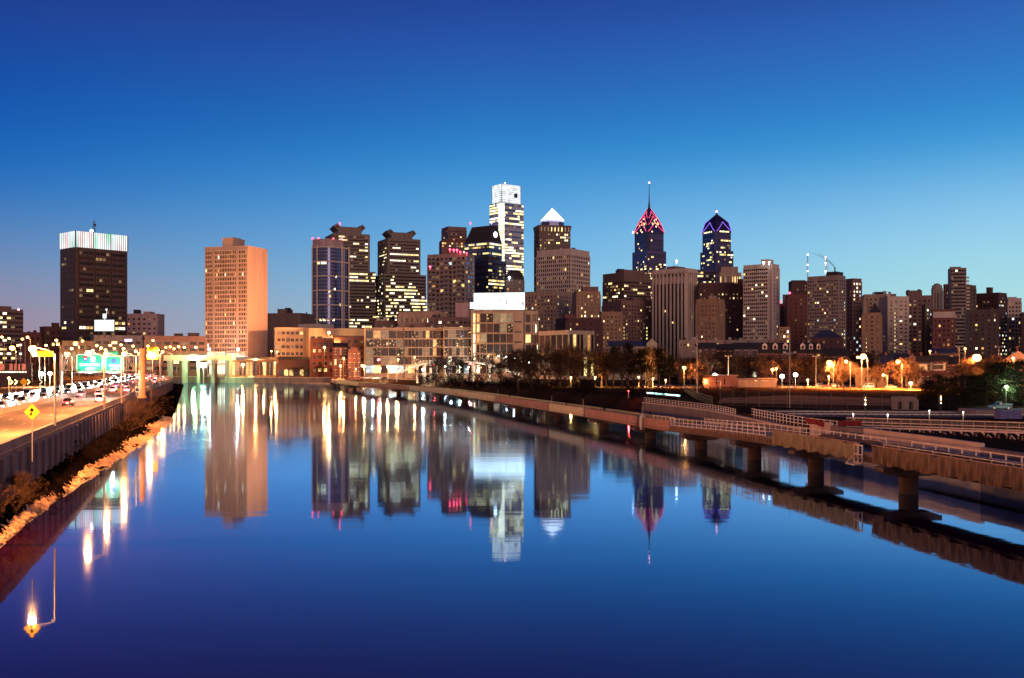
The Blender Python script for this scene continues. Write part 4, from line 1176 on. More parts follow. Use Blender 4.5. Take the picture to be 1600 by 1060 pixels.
    if neon['m'] == 'neon_red': b.beacon(u0 + 2, vsh + 1, 'white', 1.2, 0)
    return b
M['crownglass'] = glass('crown_glass', (0.07, 0.05, 0.16), .2, .5)
spire_tower('navy glass tower with red neon chevrons and a tall needle spire', 987, 1011, 1042, 480, 392, 362, 320, 1750,
            {'zig': [(361, 345), (350, 335), (339, 327)], 'edge': (362, 322), 'r': .46, 'm': 'neon_red'}, [(362, .92), (350, .76), (339, .53), (329, .28)], [(317, 1.8), (311, 1.0), (296, .6), (281, .3)], 0, {(.5, .62): .15, (.62, .72): .45, (.72, .76): .3, (.8, .85): .06})
spire_tower('shorter navy glass tower with violet neon gables and stubby tip', 1093, 1118, 1147, 480, 392, 361, 331, 1750,
            {'zig': [(361, 345)], 'edge': (361, 340), 'r': .42, 'm': 'neon_violet'}, [(361, .94), (345, .72)], [(329, 1.2), (327, .5)], 0, {(.3, .42): .1, (.5, .6): .1, (.76, .95): .22})
q = MB(); q.ball((0, 0, 0), 2.4, 8, 6)

# ---------------- right of centre
b = Bld('office_block', 'brown stepped office block with bright middle floors beside the needle-spired tower', 'office building', 942, 975, 1016, 428, 1200, 'brown', psi=rad(40))
b.facade('l', 30, b.H - 8, fh=4, bay=3.5, ww=.95, wh=.5, p=.08, rows={(.3, .45): .75, (.5, .58): .45}, pal='y', ribbon=True, run=2, d=.5)
b.facade('f', 30, b.H - 8, fh=4, bay=3.5, ww=.95, wh=.5, p=.1, rows={(.36, .47): .6, (.6, .65): .4}, pal='y', ribbon=True, run=2, d=.5); b.parapet(2); b.roofbox(955, 1000, 423, wall='mauve'); b.roofbox(962, 974, 421, wall='dark'); b.finish()
b = Bld('apartment_block', 'tall brown apartment block with two lit stair columns below the stepped offices', 'apartment building', 941, 971, 1027, 471, 930, 'mauve', psi=rad(32))
b.facade('f', 8, b.H - 3, fh=3.3, bay=3.1, ww=.42, wh=.45, t0=.02, t1=.98, p=.07, pal='y', glass=('glass_warm', 'blackglass'))
b.facade('l', 8, b.H - 3, fh=3.3, bay=4, ww=.35, wh=.42, p=.03, pal='y', glass=('glass_warm',))
for t in (.06, .68):
    for i in range(11): b.wins.append(('f', b.a * t + 1, 9 + i * 3.3, 2.4, 2.0, 'yellow', True))
b.parapet(); b.roofbox(985, 1012, 466, wall='brown'); b.roofbox(958, 975, 468); b.finish()
b = Bld('brick_block', 'tan brick wing under the tall brown apartment block', 'building', 937, 940, 972, 489, 880, 'tan')
b.facade('f', 5, b.H - 2, fh=3.4, bay=3.6, ww=.4, wh=.45, p=.06, pal='w'); b.parapet(); b.finish()

b = Bld('column_tower', 'dark office tower striped by tall pale vertical piers', 'office tower', 1020, 1072, 1088, 421, 900, 'pale', psi=rad(58))
for face, n in (('l', 9), ('f', 5)):
    L_ = b.flen(face)
    for i in range(n + 1): b.bar(face, min(max(L_ * i / n, .6), L_ - .6), b.H / 2 - 1, 1.25 if face == 'l' else 1.0, b.H - 5, 1.3)
    b.bar(face, L_ / 2, b.H - 1.4, L_, 2.8, 1.5)
    R = b.R
    for i in range(n):
        t = L_ * (i + .5) / n
        b.bands.append((face, t, b.H / 2 - 5, L_ / n - .5, b.H - 14, 'blackglass'))
        b.wins.append((face, t, b.H - 4.6, L_ / n * .5, 2.6, 'blackglass', False))
        for j in range(27):
            z = 4 + j * 2.6
            if R.random() < .035: b.wins.append((face, t, z, 1.6, 1.8, R.choice(PAL['y']), True))
            elif R.random() < .1: b.wins.append((face, t, z, L_ / n * .55, 1.2, 'glass_warm', False))
b.roofbox(1030, 1066, 417, wall='mauve'); b.parapet(1.2); b.finish()
mb = MB(); 
b.beacon(1057, 408, 'white', .8, 18)
mb.tube((0, 0, 0), (0, 0, 8), .25, .1, 5)
put('antenna', mb.mesh('antenna', M['metal']), b.root, (2, 2, b.H + 2))

b = Bld('civic_tower', 'pale classical tower top with glowing colonnade under the violet neon tower', 'building', 1117, 1124, 1158, 428, 1250, 'beige')
b.facade('f', b.H - 12, b.H - 2, floors=1, bays=9, ww=.5, wh=.7, p=.7, pal='w', d=1); b.facade('f', 20, b.H - 13, fh=4, bay=4, ww=.4, wh=.5, p=.06, pal='w'); b.roofbox(1124, 1153, 418, wall='beige', dback=.2, dep=.8); b.parapet(1.5); b.finish()
b = Bld('office_block', 'dark office block whose upper floors glow between columned tower and colonnade', 'building', 1084, 1086, 1120, 423, 1300, 'navy')
b.facade('f', 20, b.H - 1, fh=4, bay=3.6, ww=.95, wh=.55, p=.08, rows={(.93, .98): .7, (.85, .88): .4}, pal='y', ribbon=True); b.parapet(); b.finish()
b = Bld('brick_block', 'wide dark brown brick block with one row of lit top windows', 'building', 1089, 1092, 1184, 446, 900, 'darkbrick', depth=40)
b.facade('f', 6, b.H - 3, fh=3.4, bay=3.2, ww=.34, wh=.42, p=.035, rows={(.93, 1): .0, (.85, .93): .4}, pal='y', glass=('blackglass', 'glass_warm')); b.roofbox(1152, 1176, 437); b.parapet(); b.roofbox(1092, 1148, 443, wall='mauve'); b.finish()
b = Bld('apartment_block', 'tan lamplit apartment block with stepped roof in front of wide dark brick', 'apartment building', 1088, 1124, 1132, 469, 800, 'tan', psi=rad(70))
b.facade('l', 5, b.H - 3, fh=3.3, bay=3.0, ww=.3, wh=.4, p=.02, pal='w', glass=('glass_warm', 'blackglass')); b.facade('f', 5, b.H - 3, fh=3.3, bay=3, ww=.3, wh=.4, p=.04, pal='w'); b.roofbox(1104, 1120, 463, wall='beige'); b.parapet(); b.finish()

b = Bld('striped_tower', 'round-cornered tower of pale and dark horizontal stripes', 'apartment tower', 1162, 1206, 1217, 414, 850, 'pale', psi=rad(65))
b.facade('l', 7, b.H - 2, floors=26, bays=12, ww=.98, wh=.48, t0=.0, t1=.86, p=.03, pal='y', glass=('blackglass', 'glass_warm'), ribbon=True, d=1.0)
b.facade('f', 7, b.H - 2, floors=26, bays=2, ww=.4, wh=.4, p=.08, pal='y'); b.roofbox(1183, 1206, 406, dback=.2); b.parapet(); b.beacon(1193, 410, 'white', .7, -3); b.beacon(1202, 410, 'white', .7, -6); b.finish()

b = Bld('brick_tower', 'dark brown square tower with red roof light near the broadcast masts', 'apartment tower', 1232, 1237, 1262, 441, 960, 'darkbrick')
b.facade('f', 6, b.H - 2, fh=3.4, bay=3.4, ww=.4, wh=.45, p=.04, pal='w'); b.roofbox(1236, 1258, 439, wall='dark'); b.parapet(); b.beacon(1234, 458, 'red', .9, -4); b.finish()
b = Bld('brick_tower', 'rust brown plain-walled tower in front of the red-lit square tower', 'apartment tower', 1228, 1231, 1264, 462, 900, 'brick', depth=24)
b.facade('f', 6, b.H - 2, fh=3.6, bay=5, ww=.25, wh=.35, p=.03, pal='w'); b.parapet(); b.finish()
b = Bld('brick_tower', 'slim reddish stepped block between striped tower and rust brown tower', 'building', 1216, 1219, 1233, 476, 940, 'mauve')
b.facade('f', 6, b.H - 2, fh=3.6, bay=3.5, ww=.4, wh=.4, p=.05, pal='w'); b.roofbox(1224, 1232, 461); b.beacon(1220, 471, 'red', .8, -2); b.parapet(); b.finish()
b = Bld('hotel_block', 'small tan block with lamplit windows at the foot of the rust brown tower', 'building', 1215, 1217, 1234, 513, 780, 'tan')
b.facade('f', 3, b.H - 1, fh=3.8, bay=3, ww=.5, wh=.5, p=.35, pal='w'); b.parapet(); b.finish()

b = Bld('apartment_tower', 'wide grey apartment tower carrying the roof chimney and broadcast mast', 'apartment tower', 1262, 1310, 1321, 432, 800, 'grey', psi=rad(68))
b.facade('l', 6, b.H - 2, floors=25, bays=13, ww=.7, wh=.42, p=.05, rows={(.15, .25): .2}, pal='m', glass=('glass_warm', 'blackglass'), d=.5)
b.facade('f', 6, b.H - 2, floors=25, bays=3, ww=.6, wh=.42, p=.22, pal='c', d=.4); b.roofbox(1284, 1321, 426, wall='dark'); b.parapet(); b.finish()
mb = MB()
for q in (-1, 1):
    for r_ in (-1, 1): mb.tube((q * .8, r_ * .8, 0), (q * .15, r_ * .15, 15), .12, .08, 4)
for i in range(8): mb.box(0, 0, 1 + i * 1.9, 1.6 - i * .17, 1.6 - i * .17, .14)
put('antenna_mast', mb.mesh('antenna_mast', M['metal']), b.root, (0, 0, b.H + 2))
for v in (402, 411, 424): b.beacon(1290, v, 'pink' if v < 420 else 'white', .55, 12)
mb = MB(); mb.tube((0, 0, 0), (0, 0, 5), .6, .5, 8); mb.tube((0, 0, 4.6), (0, 0, 5.1), .7, .7, 8)
ch = put('chimney', mb.mesh('chimney', M['dark']), b.root, (b.a * .1, -b.b * .25, b.H + 2.5))
# broadcast mast standing behind
mast = thing('broadcast_mast', 'thin lit broadcast mast rising behind the wide grey apartment tower', 'mast', P(1262, 560, 1000).to_2d().to_3d() + Vector((0, 0, GZ)))
mb = MB(); zt = Z(398, 1000) - GZ
for i in range(3):
    t = i * 2 * PI / 3; mb.tube((1.1 * math.cos(t), 1.1 * math.sin(t), 0), (.25 * math.cos(t), .25 * math.sin(t), zt), .16, .1, 4)
for i in range(40): mb.tube((.9 - i * .018, 0, i * zt / 40), (-.45 + i * .009, .78 - i * .015, (i + 1) * zt / 40), .07, .07, 4)
mb.build('mast_lattice', M['metal'], mast)
for v in (398, 414, 424):
    q = MB(); q.ball((0, 0, 0), .7, 8, 6); put('beacon', q.mesh('beacon', M['beacon_pink' if v > 400 else 'beacon_white']), mast, (0, 0, Z(v, 1000) - GZ))
# thin smoke blowing off the chimney
def smoke():
    m = bpy.data.materials.new('thin_dark_smoke'); m.use_nodes = True
    nt = m.node_tree; nt.nodes.clear(); N, L = nt.nodes.new, nt.links.new
    out = N('ShaderNodeOutputMaterial'); tr = N('ShaderNodeBsdfTransparent'); df = N('ShaderNodeBsdfDiffuse'); df.inputs[0].default_value = (.05, .05, .07, 1)
    mx = N('ShaderNodeMixShader'); tc = N('ShaderNodeTexCoord'); n = N('ShaderNodeTexNoise'); n.inputs['Scale'].default_value = .5; n.inputs['Detail'].default_value = 4
    L(tc.outputs['Object'], n.inputs['Vector'])
    sp = N('ShaderNodeSeparateXYZ'); L(tc.outputs['Object'], sp.inputs[0])
    r0 = N('ShaderNodeMapRange'); r0.inputs[1].default_value = 0; r0.inputs[2].default_value = 13; r0.inputs[3].default_value = .75; r0.inputs[4].default_value = 0.0
    L(sp.outputs['Z'], r0.inputs[0])
    mu = N('ShaderNodeMath'); mu.operation = 'MULTIPLY'; L(r0.outputs[0], mu.inputs[0]); L(n.outputs[0], mu.inputs[1])
    L(mu.outputs[0], mx.inputs[0]); L(tr.outputs[0], mx.inputs[1]); L(df.outputs[0], mx.inputs[2]); L(mx.outputs[0], out.inputs[0])
    mb = MB(); p = Vector((0, 0, 0)); r = .45
    for i in range(12):
        q = p + Vector((-1.0 - i * .12, .1, 1.45 - i * .06)); r2 = .45 + i * .13
        mb.tube(p, q, r, r2, 8, cap=False); p, r = q, r2
    bpy.context.view_layer.update()
    w = ch.matrix_world.translation
    o = put('chimney_smoke', mb.mesh('chimney_smoke', m), None, (w.x, w.y, w.z + 5.1)); tag(o, 'thin dark smoke drifting off the chimney of the grey apartment tower', 'smoke', kind='stuff')
smoke()

b = Bld('apartment_tower', 'dark ribbed apartment tower next to the wide grey one with mast', 'apartment tower', 1320, 1332, 1346, 437, 880, 'mauve', psi=rad(42))
b.facade('f', 6, b.H - 2, fh=3.3, bay=3.2, ww=.55, wh=.5, p=.05, rows={(.75, 1): .4}, pal='c', glass=('glass', 'blackglass')); b.facade('l', 6, b.H - 2, fh=3.3, bay=3.2, ww=.4, wh=.45, p=.05, pal='m'); b.parapet(); b.finish()

# ---------------- cluster to the right
b = Bld('apartment_block', 'long pale mauve apartment block with rooftop tanks beyond the ball field', 'apartment building', 1347, 1350, 1400, 462, 900, 'beige', depth=30)
b.facade('f', 6, b.H - 2, fh=3.3, bay=4, ww=.4, wh=.45, p=.06, pal='y', glass=('glass_warm', 'glass')); b.parapet(); b.roofbox(1366, 1380, 457, wall='dark'); b.clutter(5, 4); b.finish()
b = Bld('church_block', 'amber lit low block with dark hipped roof and lit stairwell', 'building', 1346, 1348, 1377, 489, 800, 'tan', depth=20)
b.facade('f', 4, b.H - 2, fh=3.3, bay=4.5, ww=.3, wh=.4, p=.03, pal='w')
for i in range(9): b.wins.append(('f', b.a * .22, 5 + i * 2.9, 1.6, 2, 'yellow', True))
mb = MB(); mb.pyramid([(-b.a * .1, -b.b * .4), (b.a * .48, -b.b * .4), (b.a * .48, b.b * .4), (-b.a * .1, b.b * .4)], b.H, (b.a * .2, 0, b.px(472))); mb.build('roof', M['dark'], b.root); b.roofbox(1346, 1352, 471, wall='beige'); b.finish()
b = Bld('apartment_block', 'tall pale slab with a bright lit stairwell column', 'apartment building', 1374, 1387, 1420, 465, 840, 'pale', psi=rad(24))
b.facade('f', 5, b.H - 2, fh=3.2, bay=4, ww=.55, wh=.42, t0=.02, t1=.98, p=.05, pal='m', glass=('blackglass', 'glass_warm')); b.facade('l', 5, b.H - 2, fh=3.2, bay=4, ww=.25, wh=.35, p=.02, pal='m')
for i in range(15): b.wins.append(('f', b.a * .3, 6 + i * 3.2, 2.2, 2, 'yellow', True))
b.parapet(); b.roofbox(1379, 1385, 460); b.finish()
b = Bld('apartment_block', 'brown terraced apartment block with two dark roof tanks', 'apartment building', 1414, 1418, 1456, 464, 870, 'mauve', depth=26)
b.facade('f', 5, b.H - 2, fh=3.2, bay=3.6, ww=.5, wh=.45, p=.05, pal='m', glass=('blackglass', 'glass_warm')); b.parapet(); b.roofbox(1417, 1440, 455, wall='mauve'); b.finish()
for u, v in ((1419, 455), (1436, 454)):
    mb = MB(); mb.tube((0, 0, 0), (0, 0, 3.6), 1.9, 1.9, 12); mb.lathe([(1.95, 3.6), (1.0, 4.4), (.05, 4.8)], 12)
    q = Vector(P(u, v + 3, 880)) - Vector(b.root.location); cs, sn = math.cos(-b.phi), math.sin(-b.phi)
    put('roof_tank', mb.mesh('roof_tank', M['darkbrick']), b.root, (q.x * cs - q.y * sn, q.x * sn + q.y * cs, q.z - 2))
b = Bld('apartment_block', 'dark narrow apartment slab beside the terraced block', 'apartment building', 1440, 1446, 1458, 478, 830, 'darkbrown')
b.facade('f', 5, b.H - 2, fh=3.2, bay=3, ww=.5, wh=.45, p=.08, pal='m'); b.parapet(); b.finish()
b = Bld('stone_tower', 'slender rounded stone tower with arched top bay', 'tower', 1455, 1458, 1473, 450, 1120, 'grey')
mb = MB(); a, c = b.a / 2, b.b / 2
mb.prism([(-a * .9, -c * .9), (a * .9, -c * .9), (a * .9, c * .9), (-a * .9, c * .9)], b.H - .1, b.px(446)); mb.lathe([(a * .8, 0), (a * .6, 1.8), (a * .1, 2.4)], 16, 0, (0, 0, b.px(446))); mb.build('crown', M['grey'], b.root)
b.facade('f', b.H * .4, b.H - 3, floors=1, bays=3, ww=.4, wh=.9, p=0, glass=('blackglass', 'glass')); b.finish()
b = Bld('brick_block', 'red brick block with white window trim below the stepped striped tower', 'building', 1455, 1458, 1492, 486, 770, 'brick')
b.facade('f', 4, b.H - 6, fh=3.6, bay=3.3, ww=.42, wh=.5, p=.25, pal='m', glass=('glass_warm', 'glass')); mb = MB(); mb.box(0, -b.b / 2 - .3, b.H - 3, b.a + .4, .6, 4.5); mb.build('cornice', M['pale'], b.root); b.parapet(); b.finish()
b = Bld('stepped_tower', 'tall stepped tower of pale and dark stripes with balconies down one edge', 'apartment tower', 1481, 1485, 1510, 419, 860, 'grey', depth=26)
b.facade('f', 6, b.H - 1, floors=28, bays=7, ww=.98, wh=.5, t0=.05, t1=.95, p=.015, pal='m', glass=('blackglass', 'glass_warm'), ribbon=True, d=.8)
q = MB(); q.box(0, 0, 0, 3, 2.2, .35); q.box(0, -1.0, .6, 3, .1, 1.1); q.box(1.45, 0, .6, .1, 2.2, 1.1); bal = q.mesh('balcony', M['pale'])
for i in range(26): put('balcony', bal, b.root, (b.a / 2 + .9 - (0.5 if i > 22 else 0), -b.b / 2 - .9, 8 + i * (b.H - 14) / 26))
b.roofbox(1482, 1498, 418); b.finish()
b = Bld('brick_tower', 'dark shaft tower hugging the stepped striped tower', 'building', 1474, 1476, 1484, 446, 900, 'darkbrick'); b.facade('f', 6, b.H - 2, fh=3.4, bay=3, ww=.4, wh=.4, p=.03); b.parapet(); b.finish()
b = Bld('brick_tower', 'dark flat-topped tower right after the balconied stepped tower'.replace('right after', 'just past'), 'building', 1508, 1511, 1525, 448, 880, 'darkbrown'); b.facade('f', 6, b.H - 2, fh=3.4, bay=3, ww=.6, wh=.45, p=.02, glass=('glass_warm', 'blackglass')); b.parapet(); b.roofbox(1511, 1518, 446); b.finish()
b = Bld('apartment_block', 'wide dark brown apartment block with a raised lift house', 'apartment building', 1523, 1560, 1573, 459, 880, 'darkbrick', psi=rad(66))
b.facade('l', 6, b.H - 2, fh=3.3, bay=3.6, ww=.45, wh=.45, p=.03, pal='w', glass=('blackglass', 'glass_warm')); b.facade('f', 6, b.H - 2, fh=3.3, bay=3, ww=.7, wh=.4, p=.08, pal='c'); b.roofbox(1531, 1543, 449, dback=.1); b.parapet(); b.finish()
b = Bld('apartment_block', 'low brown block with three lit windows among the dark hillside trees', 'apartment building', 1508, 1511, 1560, 486, 780, 'darkbrown', depth=20)
b.facade('f', 5, b.H - 2, fh=3.4, bay=4, ww=.35, wh=.42, p=.03, pal='w', glass=('glass_warm', 'blackglass')); b.parapet(); b.finish()
b = Bld('apartment_block', 'small pale gridded block at the far end of the skyline', 'building', 1572, 1575, 1596, 468, 900, 'pale')
b.facade('f', 6, b.H - 2, fh=3.3, bay=3, ww=.55, wh=.5, p=.1, pal='m', glass=('glass_warm', 'glass')); b.parapet(); b.roofbox(1575, 1588, 465); b.finish()
b = Bld('brick_block', 'dark brick building cut by the edge of the photo beyond the pale gridded block', 'building', 1594, 1597, 1660, 490, 860, 'darkbrick'); b.facade('f', 6, b.H - 2, fh=3.3, bay=3.4, ww=.4, wh=.4, p=.04); b.parapet(); b.finish()

# ---------------- grid offices on the far bank
def office(name, label, u0, uc, u1, v, Y, wall, cols, floors, p, rows=None, t=None, pal='m', depth=24, colsl=3, psi=None):
    b = Bld(name, label, 'office building', u0, uc, u1, v, Y, wall, depth=depth, psi=psi)
    b.facade('f', 3, b.H - .8, floors=floors, bays=cols, ww=.93, wh=.86, p=p, rows=rows, pal=pal, glass=('speckcool' if pal == 'c' else 'speck', 'glass', 'glass_warm', 'blackglass', 'speck'), d=.5)
    if uc - u0 > 4: b.facade('l', 3, b.H - .8, floors=floors, bays=colsl, ww=.85, wh=.78, p=p, pal=pal, d=.5)
    b.parapet(.8); return b
b = office('grid_office', 'concrete-framed office with dark square windows behind the quay lamps', 569, 571, 631, 514, 660, 'cream', 5, 5, .05, {(0, .2): .5}, depth=34)
b.clutter(3); b.finish(frame='cream')
b = office('grid_office', 'amber lamplit concrete-framed office with narrow double windows', 630, 632, 693, 514, 662, 'cream', 11, 5, .03, {(0, .2): .6}, pal='a', depth=34)
b.roofbox(634, 662, 507, wall='mauve'); b.clutter(4); b.finish(frame='cream')
b = Bld('office_block', 'pale rooftop block with one bright window above the grid offices', 'building', 620, 623, 698, 490, 760, 'beige', depth=30)
b.facade('f', b.H - 8, b.H - 2, floors=1, bays=9, ww=.3, wh=.5, p=.12, pal='b'); b.parapet(); b.roofbox(650, 690, 487); b.clutter(5, 5); b.finish()
b = Bld('office_block', 'low mauve rooftop block beside the tall billboard building', 'building', 668, 671, 737, 498, 740, 'mauve', depth=24)
b.facade('f', b.H - 8, b.H - 1, floors=2, bays=10, ww=.6, wh=.5, p=.05, pal='m'); b.parapet(); b.roofbox(711, 734, 474, wall='pink', dback=.1); b.clutter(5, 4); b.finish()
b = Bld('plant_house', 'long low roof plant block with pale ducts above the yellow garage', 'building', 583, 586, 624, 503, 780, 'mauve', depth=20); b.parapet(); b.clutter(8, 5); b.roofbox(588, 606, 500, wall='pale'); b.facade('f', b.H - 5, b.H - 1, floors=1, bays=5, ww=.5, wh=.4, p=.1); b.finish()
b = office('grid_office', 'lower grid office with bluish lights against the billboard building', 692, 694, 737, 513, 650, 'cream', 7, 5, .12, {(.1, .4): .3}, pal='c', depth=30); b.finish(frame='cream')

def billboard_building():
    Y = 640
    b = Bld('billboard_building', 'tall grid office carrying the huge glowing white billboard', 'office building', 735, 737, 818, 487, Y, 'cream', depth=36)
    k = b.a / 81.0
    b.facade('f', 3, b.H - .8, floors=6, bays=5, ww=.91, wh=.86, t0=.16, t1=.80, p=.07, rows={(0, .33): .4, (.85, 1): .2}, pal='a', glass=('speck', 'glass', 'glass_warm', 'blackglass'), d=.5)
    b.facade('f', 3, b.H - .8, floors=6, bays=1, ww=.7, wh=.9, t0=.015, t1=.085, p=1, pal='b', d=.5)
    b.facade('f', 3, b.H - .8, floors=6, bays=1, ww=.8, wh=.78, t0=.09, t1=.16, p=.4, pal='w', d=.5)
    for i in range(6):
        for t in (.86, .93): b.wins.append(('f', b.a * t, 3 + (i + .15) * (b.H - 4) / 6, 2.0, .9, 'blackglass', False))
    b.parapet(.8); b.finish(frame='cream')
    c = Bld('office_wing', 'side wing of the billboard building with three slim lit panes', 'office building', 817, 819, 841, 488, Y + 4, 'cream', depth=30)
    c.facade('f', 3, c.H - .8, floors=6, bays=1, ww=.85, wh=.78, t0=.05, t1=.5, p=.05, d=.5); c.facade('f', 3, c.H - .8, floors=6, bays=4, ww=.62, wh=.78, t0=.52, t1=1, p=.12, pal='y', d=.5); c.parapet(.8); c.finish(frame='cream')
    z = b.zb + b.H; s_ = Y / F
    r = thing('billboard', 'huge glowing white billboard on the roof of the grid office', 'billboard', (X(780, Y), Y + 3, z + .8), b.phi)
    w, h = 80 * s_, (488 - 459.5) * s_
    mb = MB(); mb.hexa([(-w / 2, -.3, .6), (w / 2, -.3, .6), (w / 2, .3, .6), (-w / 2, .3, .6), (-w / 2, -.3, h - .6), (w / 2, -.3, h), (w / 2, .3, h), (-w / 2, .3, h - .6)]); mb.build('screen', M['screen'], r)
    mb = MB(); mb.box(-w / 2 - 1.2, -.1, 3, 2.4, .5, 4); mb.build('screen_end', M['screen'], r)
    mb = MB()
    for x, zz, ww, hh in ((.02, .58, .5, 1.3), (.135, .52, .7, 1.6), (.14, .38, .6, 1.2), (.36, .56, .4, 1.1), (.38, .45, .5, .9), (.47, .36, .7, 2.6), (.45, .4, .4, 1.8)):
        mb.box(x * w, -.34, zz * h, ww, .08, hh)
    mb.build('picture_marks', mat('faint_grey_print', (.35, .42, .42)), r)
    mb = MB()
    for i in range(14): mb.box(-w * .44 + i * 1.05, -.34, h * .80, .7, .08, .42)
    mb.box(-w * .3, -.34, h * .16, 2.4, .08, .4)
    mb.build('lettering', M['faint'] if 'faint' in M else mat('faint_print', (.4, .45, .45)), r)
    mb = MB()
    for i in range(9):
        x = -w / 2 + w * i / 8
        mb.tube((x, 3.5, -.6), (x, .6, h * .9), .14, .1, 4); mb.tube((x, .5, -.6), (x, .5, h - .3), .16, .16, 4)
    mb.box(0, .5, h * .5, w, .2, .3); mb.box(0, .5, .5, w, .3, .4)
    mb.build('frame', M['darkmetal'], r)
billboard_building()
b = Bld('grid_office', 'low glass-fronted two-storey office above the dark riverside trees', 'office building', 843, 889, 928, 518, 610, 'cream', psi=rad(40))
b.facade('l', 1, b.H - .6, floors=2, bays=5, ww=.88, wh=.8, p=.02, glass=('glass', 'glass_warm')); b.facade('f', 1, b.H - .6, floors=2, bays=7, ww=.8, wh=.82, p=.05, glass=('glass', 'blackglass')); b.parapet(.6); b.finish(frame='cream')
# ------------------------------------------------------------------ houses beyond the field
RH = 'row houses with white dormers beyond the trees'
row = [(1190, 1209), (1208, 1224), (1223, 1241), (1251, 1268), (1267, 1290)]
hint = ['end row house with a steep pale gable side and white dormer', 'row house with a single white dormer next to the pale-gabled end house', 'middle row house with white dormer near the tall field pole',
        'row house with two white dormers past the tall field pole', 'wide row house with white dormers nearest the parked cars']
for (u0, u1), l in zip(row, hint):
    gable_house('row_house', l, 'house', u0, u1, 536, 551, 520, 12, 'brick', 'dark', 3, 2, dormer=1 if u1 - u0 < 20 else 2, p=.12, group=RH)
for u0, u1, vr, ve, Y, w, l in [(1092, 1122, 536, 544, 560, 'darkbrick', 'dark flat-fronted house hidden among trees beside the red-lit tree'), (1121, 1150, 538, 546, 570, 'darkbrick', 'dark house behind the bare trees above the recreation building'),
        (1149, 1189, 536, 545, 600, 'mauve', 'long dark roofed house behind the brown trees'), (1290, 1330, 545, 556, 540, 'brick', 'broad brick house above the amber bare tree')]:
    gable_house('town_house', l, 'house', u0, u1, vr, ve, Y, 12, w, 'dark', 3, 3, p=.12)
flat_ = [(1060, 1130, 533, 640, 'beige', 'long pale low roofline under the tan apartment block'), (1130, 1215, 533, 660, 'grey', 'long grey low roofline with lit doors below the wide dark brick block')]
for u0, u1, v, Y, w, l in flat_:
    b = Bld('low_building', l, 'building', u0, u0 + 1, u1, v, Y, w, depth=16); b.facade('f', b.H - 4, b.H - 1, floors=1, bays=12, ww=.4, wh=.5, p=.2, pal='y'); b.parapet(.6); b.clutter(5); b.finish()
b = Bld('gabled_hall', 'dark hall with bluish hipped roof before the grey mast tower', 'hall', 1268, 1270, 1316, 528, 690, 'darkbrick', depth=26)
mb = MB(); a, c = b.a / 2, b.b / 2; mb.hexa([(-a - .5, -c - .5, b.H), (a + .5, -c - .5, b.H), (a + .5, c + .5, b.H), (-a - .5, c + .5, b.H), (-a * .35, -.5, b.px(516)), (a * .35, -.5, b.px(516)), (a * .35, .5, b.px(516)), (-a * .35, .5, b.px(516))])
M['slate'] = mat('blue_grey_slate', (.05, .055, .11), .6)
mb.build('roof', M['slate'], b.root); b.facade('f', 3, b.H - 1, fh=4, bay=5, ww=.3, wh=.4, p=.05); b.finish()
gable_house('river_house', 'long low cream building with gabled end above the dark pines', 'building', 953, 1015, 533, 541, 600, 16, 'cream', 'slate', 2, 11, p=.06, chim=False)
gable_house('river_house', 'small gable-fronted wing at the end of the long low cream building', 'building', 1013, 1030, 529, 537, 596, 16, 'cream', 'slate', 2, 2, front_gable=True, p=.1, chim=False)
for u0, u1, vr, ve, Y, w, rf, l, fg, n in [
        (1384, 1402, 556, 568, 470, 'brick', 'slate', 'amber-lit brick house with slate roof near the forked lamp', False, 2), (1401, 1426, 553, 564, 480, 'brick', 'slate', 'brick house with bluish slate roof behind the amber bare tree', False, 2),
        (1424, 1442, 553, 563, 470, 'tan', 'slate', 'small tan house whose gable catches the orange light', True, 2), (1440, 1461, 557, 566, 440, 'brick', 'dark', 'orange brick house with pale wide bay window', False, 2),
        (1460, 1488, 556, 564, 440, 'brick', 'dark', 'brick house with bright white five-pane bay window', False, 2), (1487, 1509, 558, 568, 440, 'brick', 'dark', 'brick house by the tall twin-headed pole', False, 2),
        (1462, 1500, 545, 552, 540, 'mauve', 'slate', 'long slate-roofed house on the slope above the white bay window', False, 3), (1580, 1622, 548, 562, 420, 'salmon', 'dark', 'salmon house glowing at the edge behind dark evergreens', True, 2)]:
    h = gable_house('brick_house', l, 'house', u0, u1, vr, ve, Y, 11, w, rf, 2, 3, front_gable=fg, p=.15, pal='a', chim=True)
    if 'bay window' in l:
        q = MB(); wd = (u1 - u0) * Y / F * .62; zz = Z(566, Y) - GZ - 3.4
        q.prism([(-wd / 2, -5.5), (-wd / 2 + .6, -6.6), (wd / 2 - .6, -6.6), (wd / 2, -5.5)], zz - .3, zz + 2.6)
        bw = q.build('bay_window', M['whitepaint'], h)
        for i in range(5): put('window', win_mesh(wd / 7, 1.8, 'glass_warm' if 'five' in l else 'amber', .1), bw, ((i - 2) * wd / 6, -6.62, zz + 1.25))
b = Bld('garage_block', 'plain tan wall glowing orange under the star-bright lamp', 'building', 1336, 1338, 1386, 577, 440, 'tan', depth=14); b.facade('f', 1.5, 5, floors=1, bays=5, ww=.25, wh=.5, p=.0); b.parapet(.5); b.finish()
b = Bld('garage_block', 'small flat-roofed lamplit shop beside the plain tan wall', 'building', 1414, 1416, 1440, 581, 430, 'tan', depth=12); b.facade('f', .8, 4.5, floors=1, bays=4, ww=.5, wh=.7, p=.2, pal='a'); b.parapet(.5); b.finish()
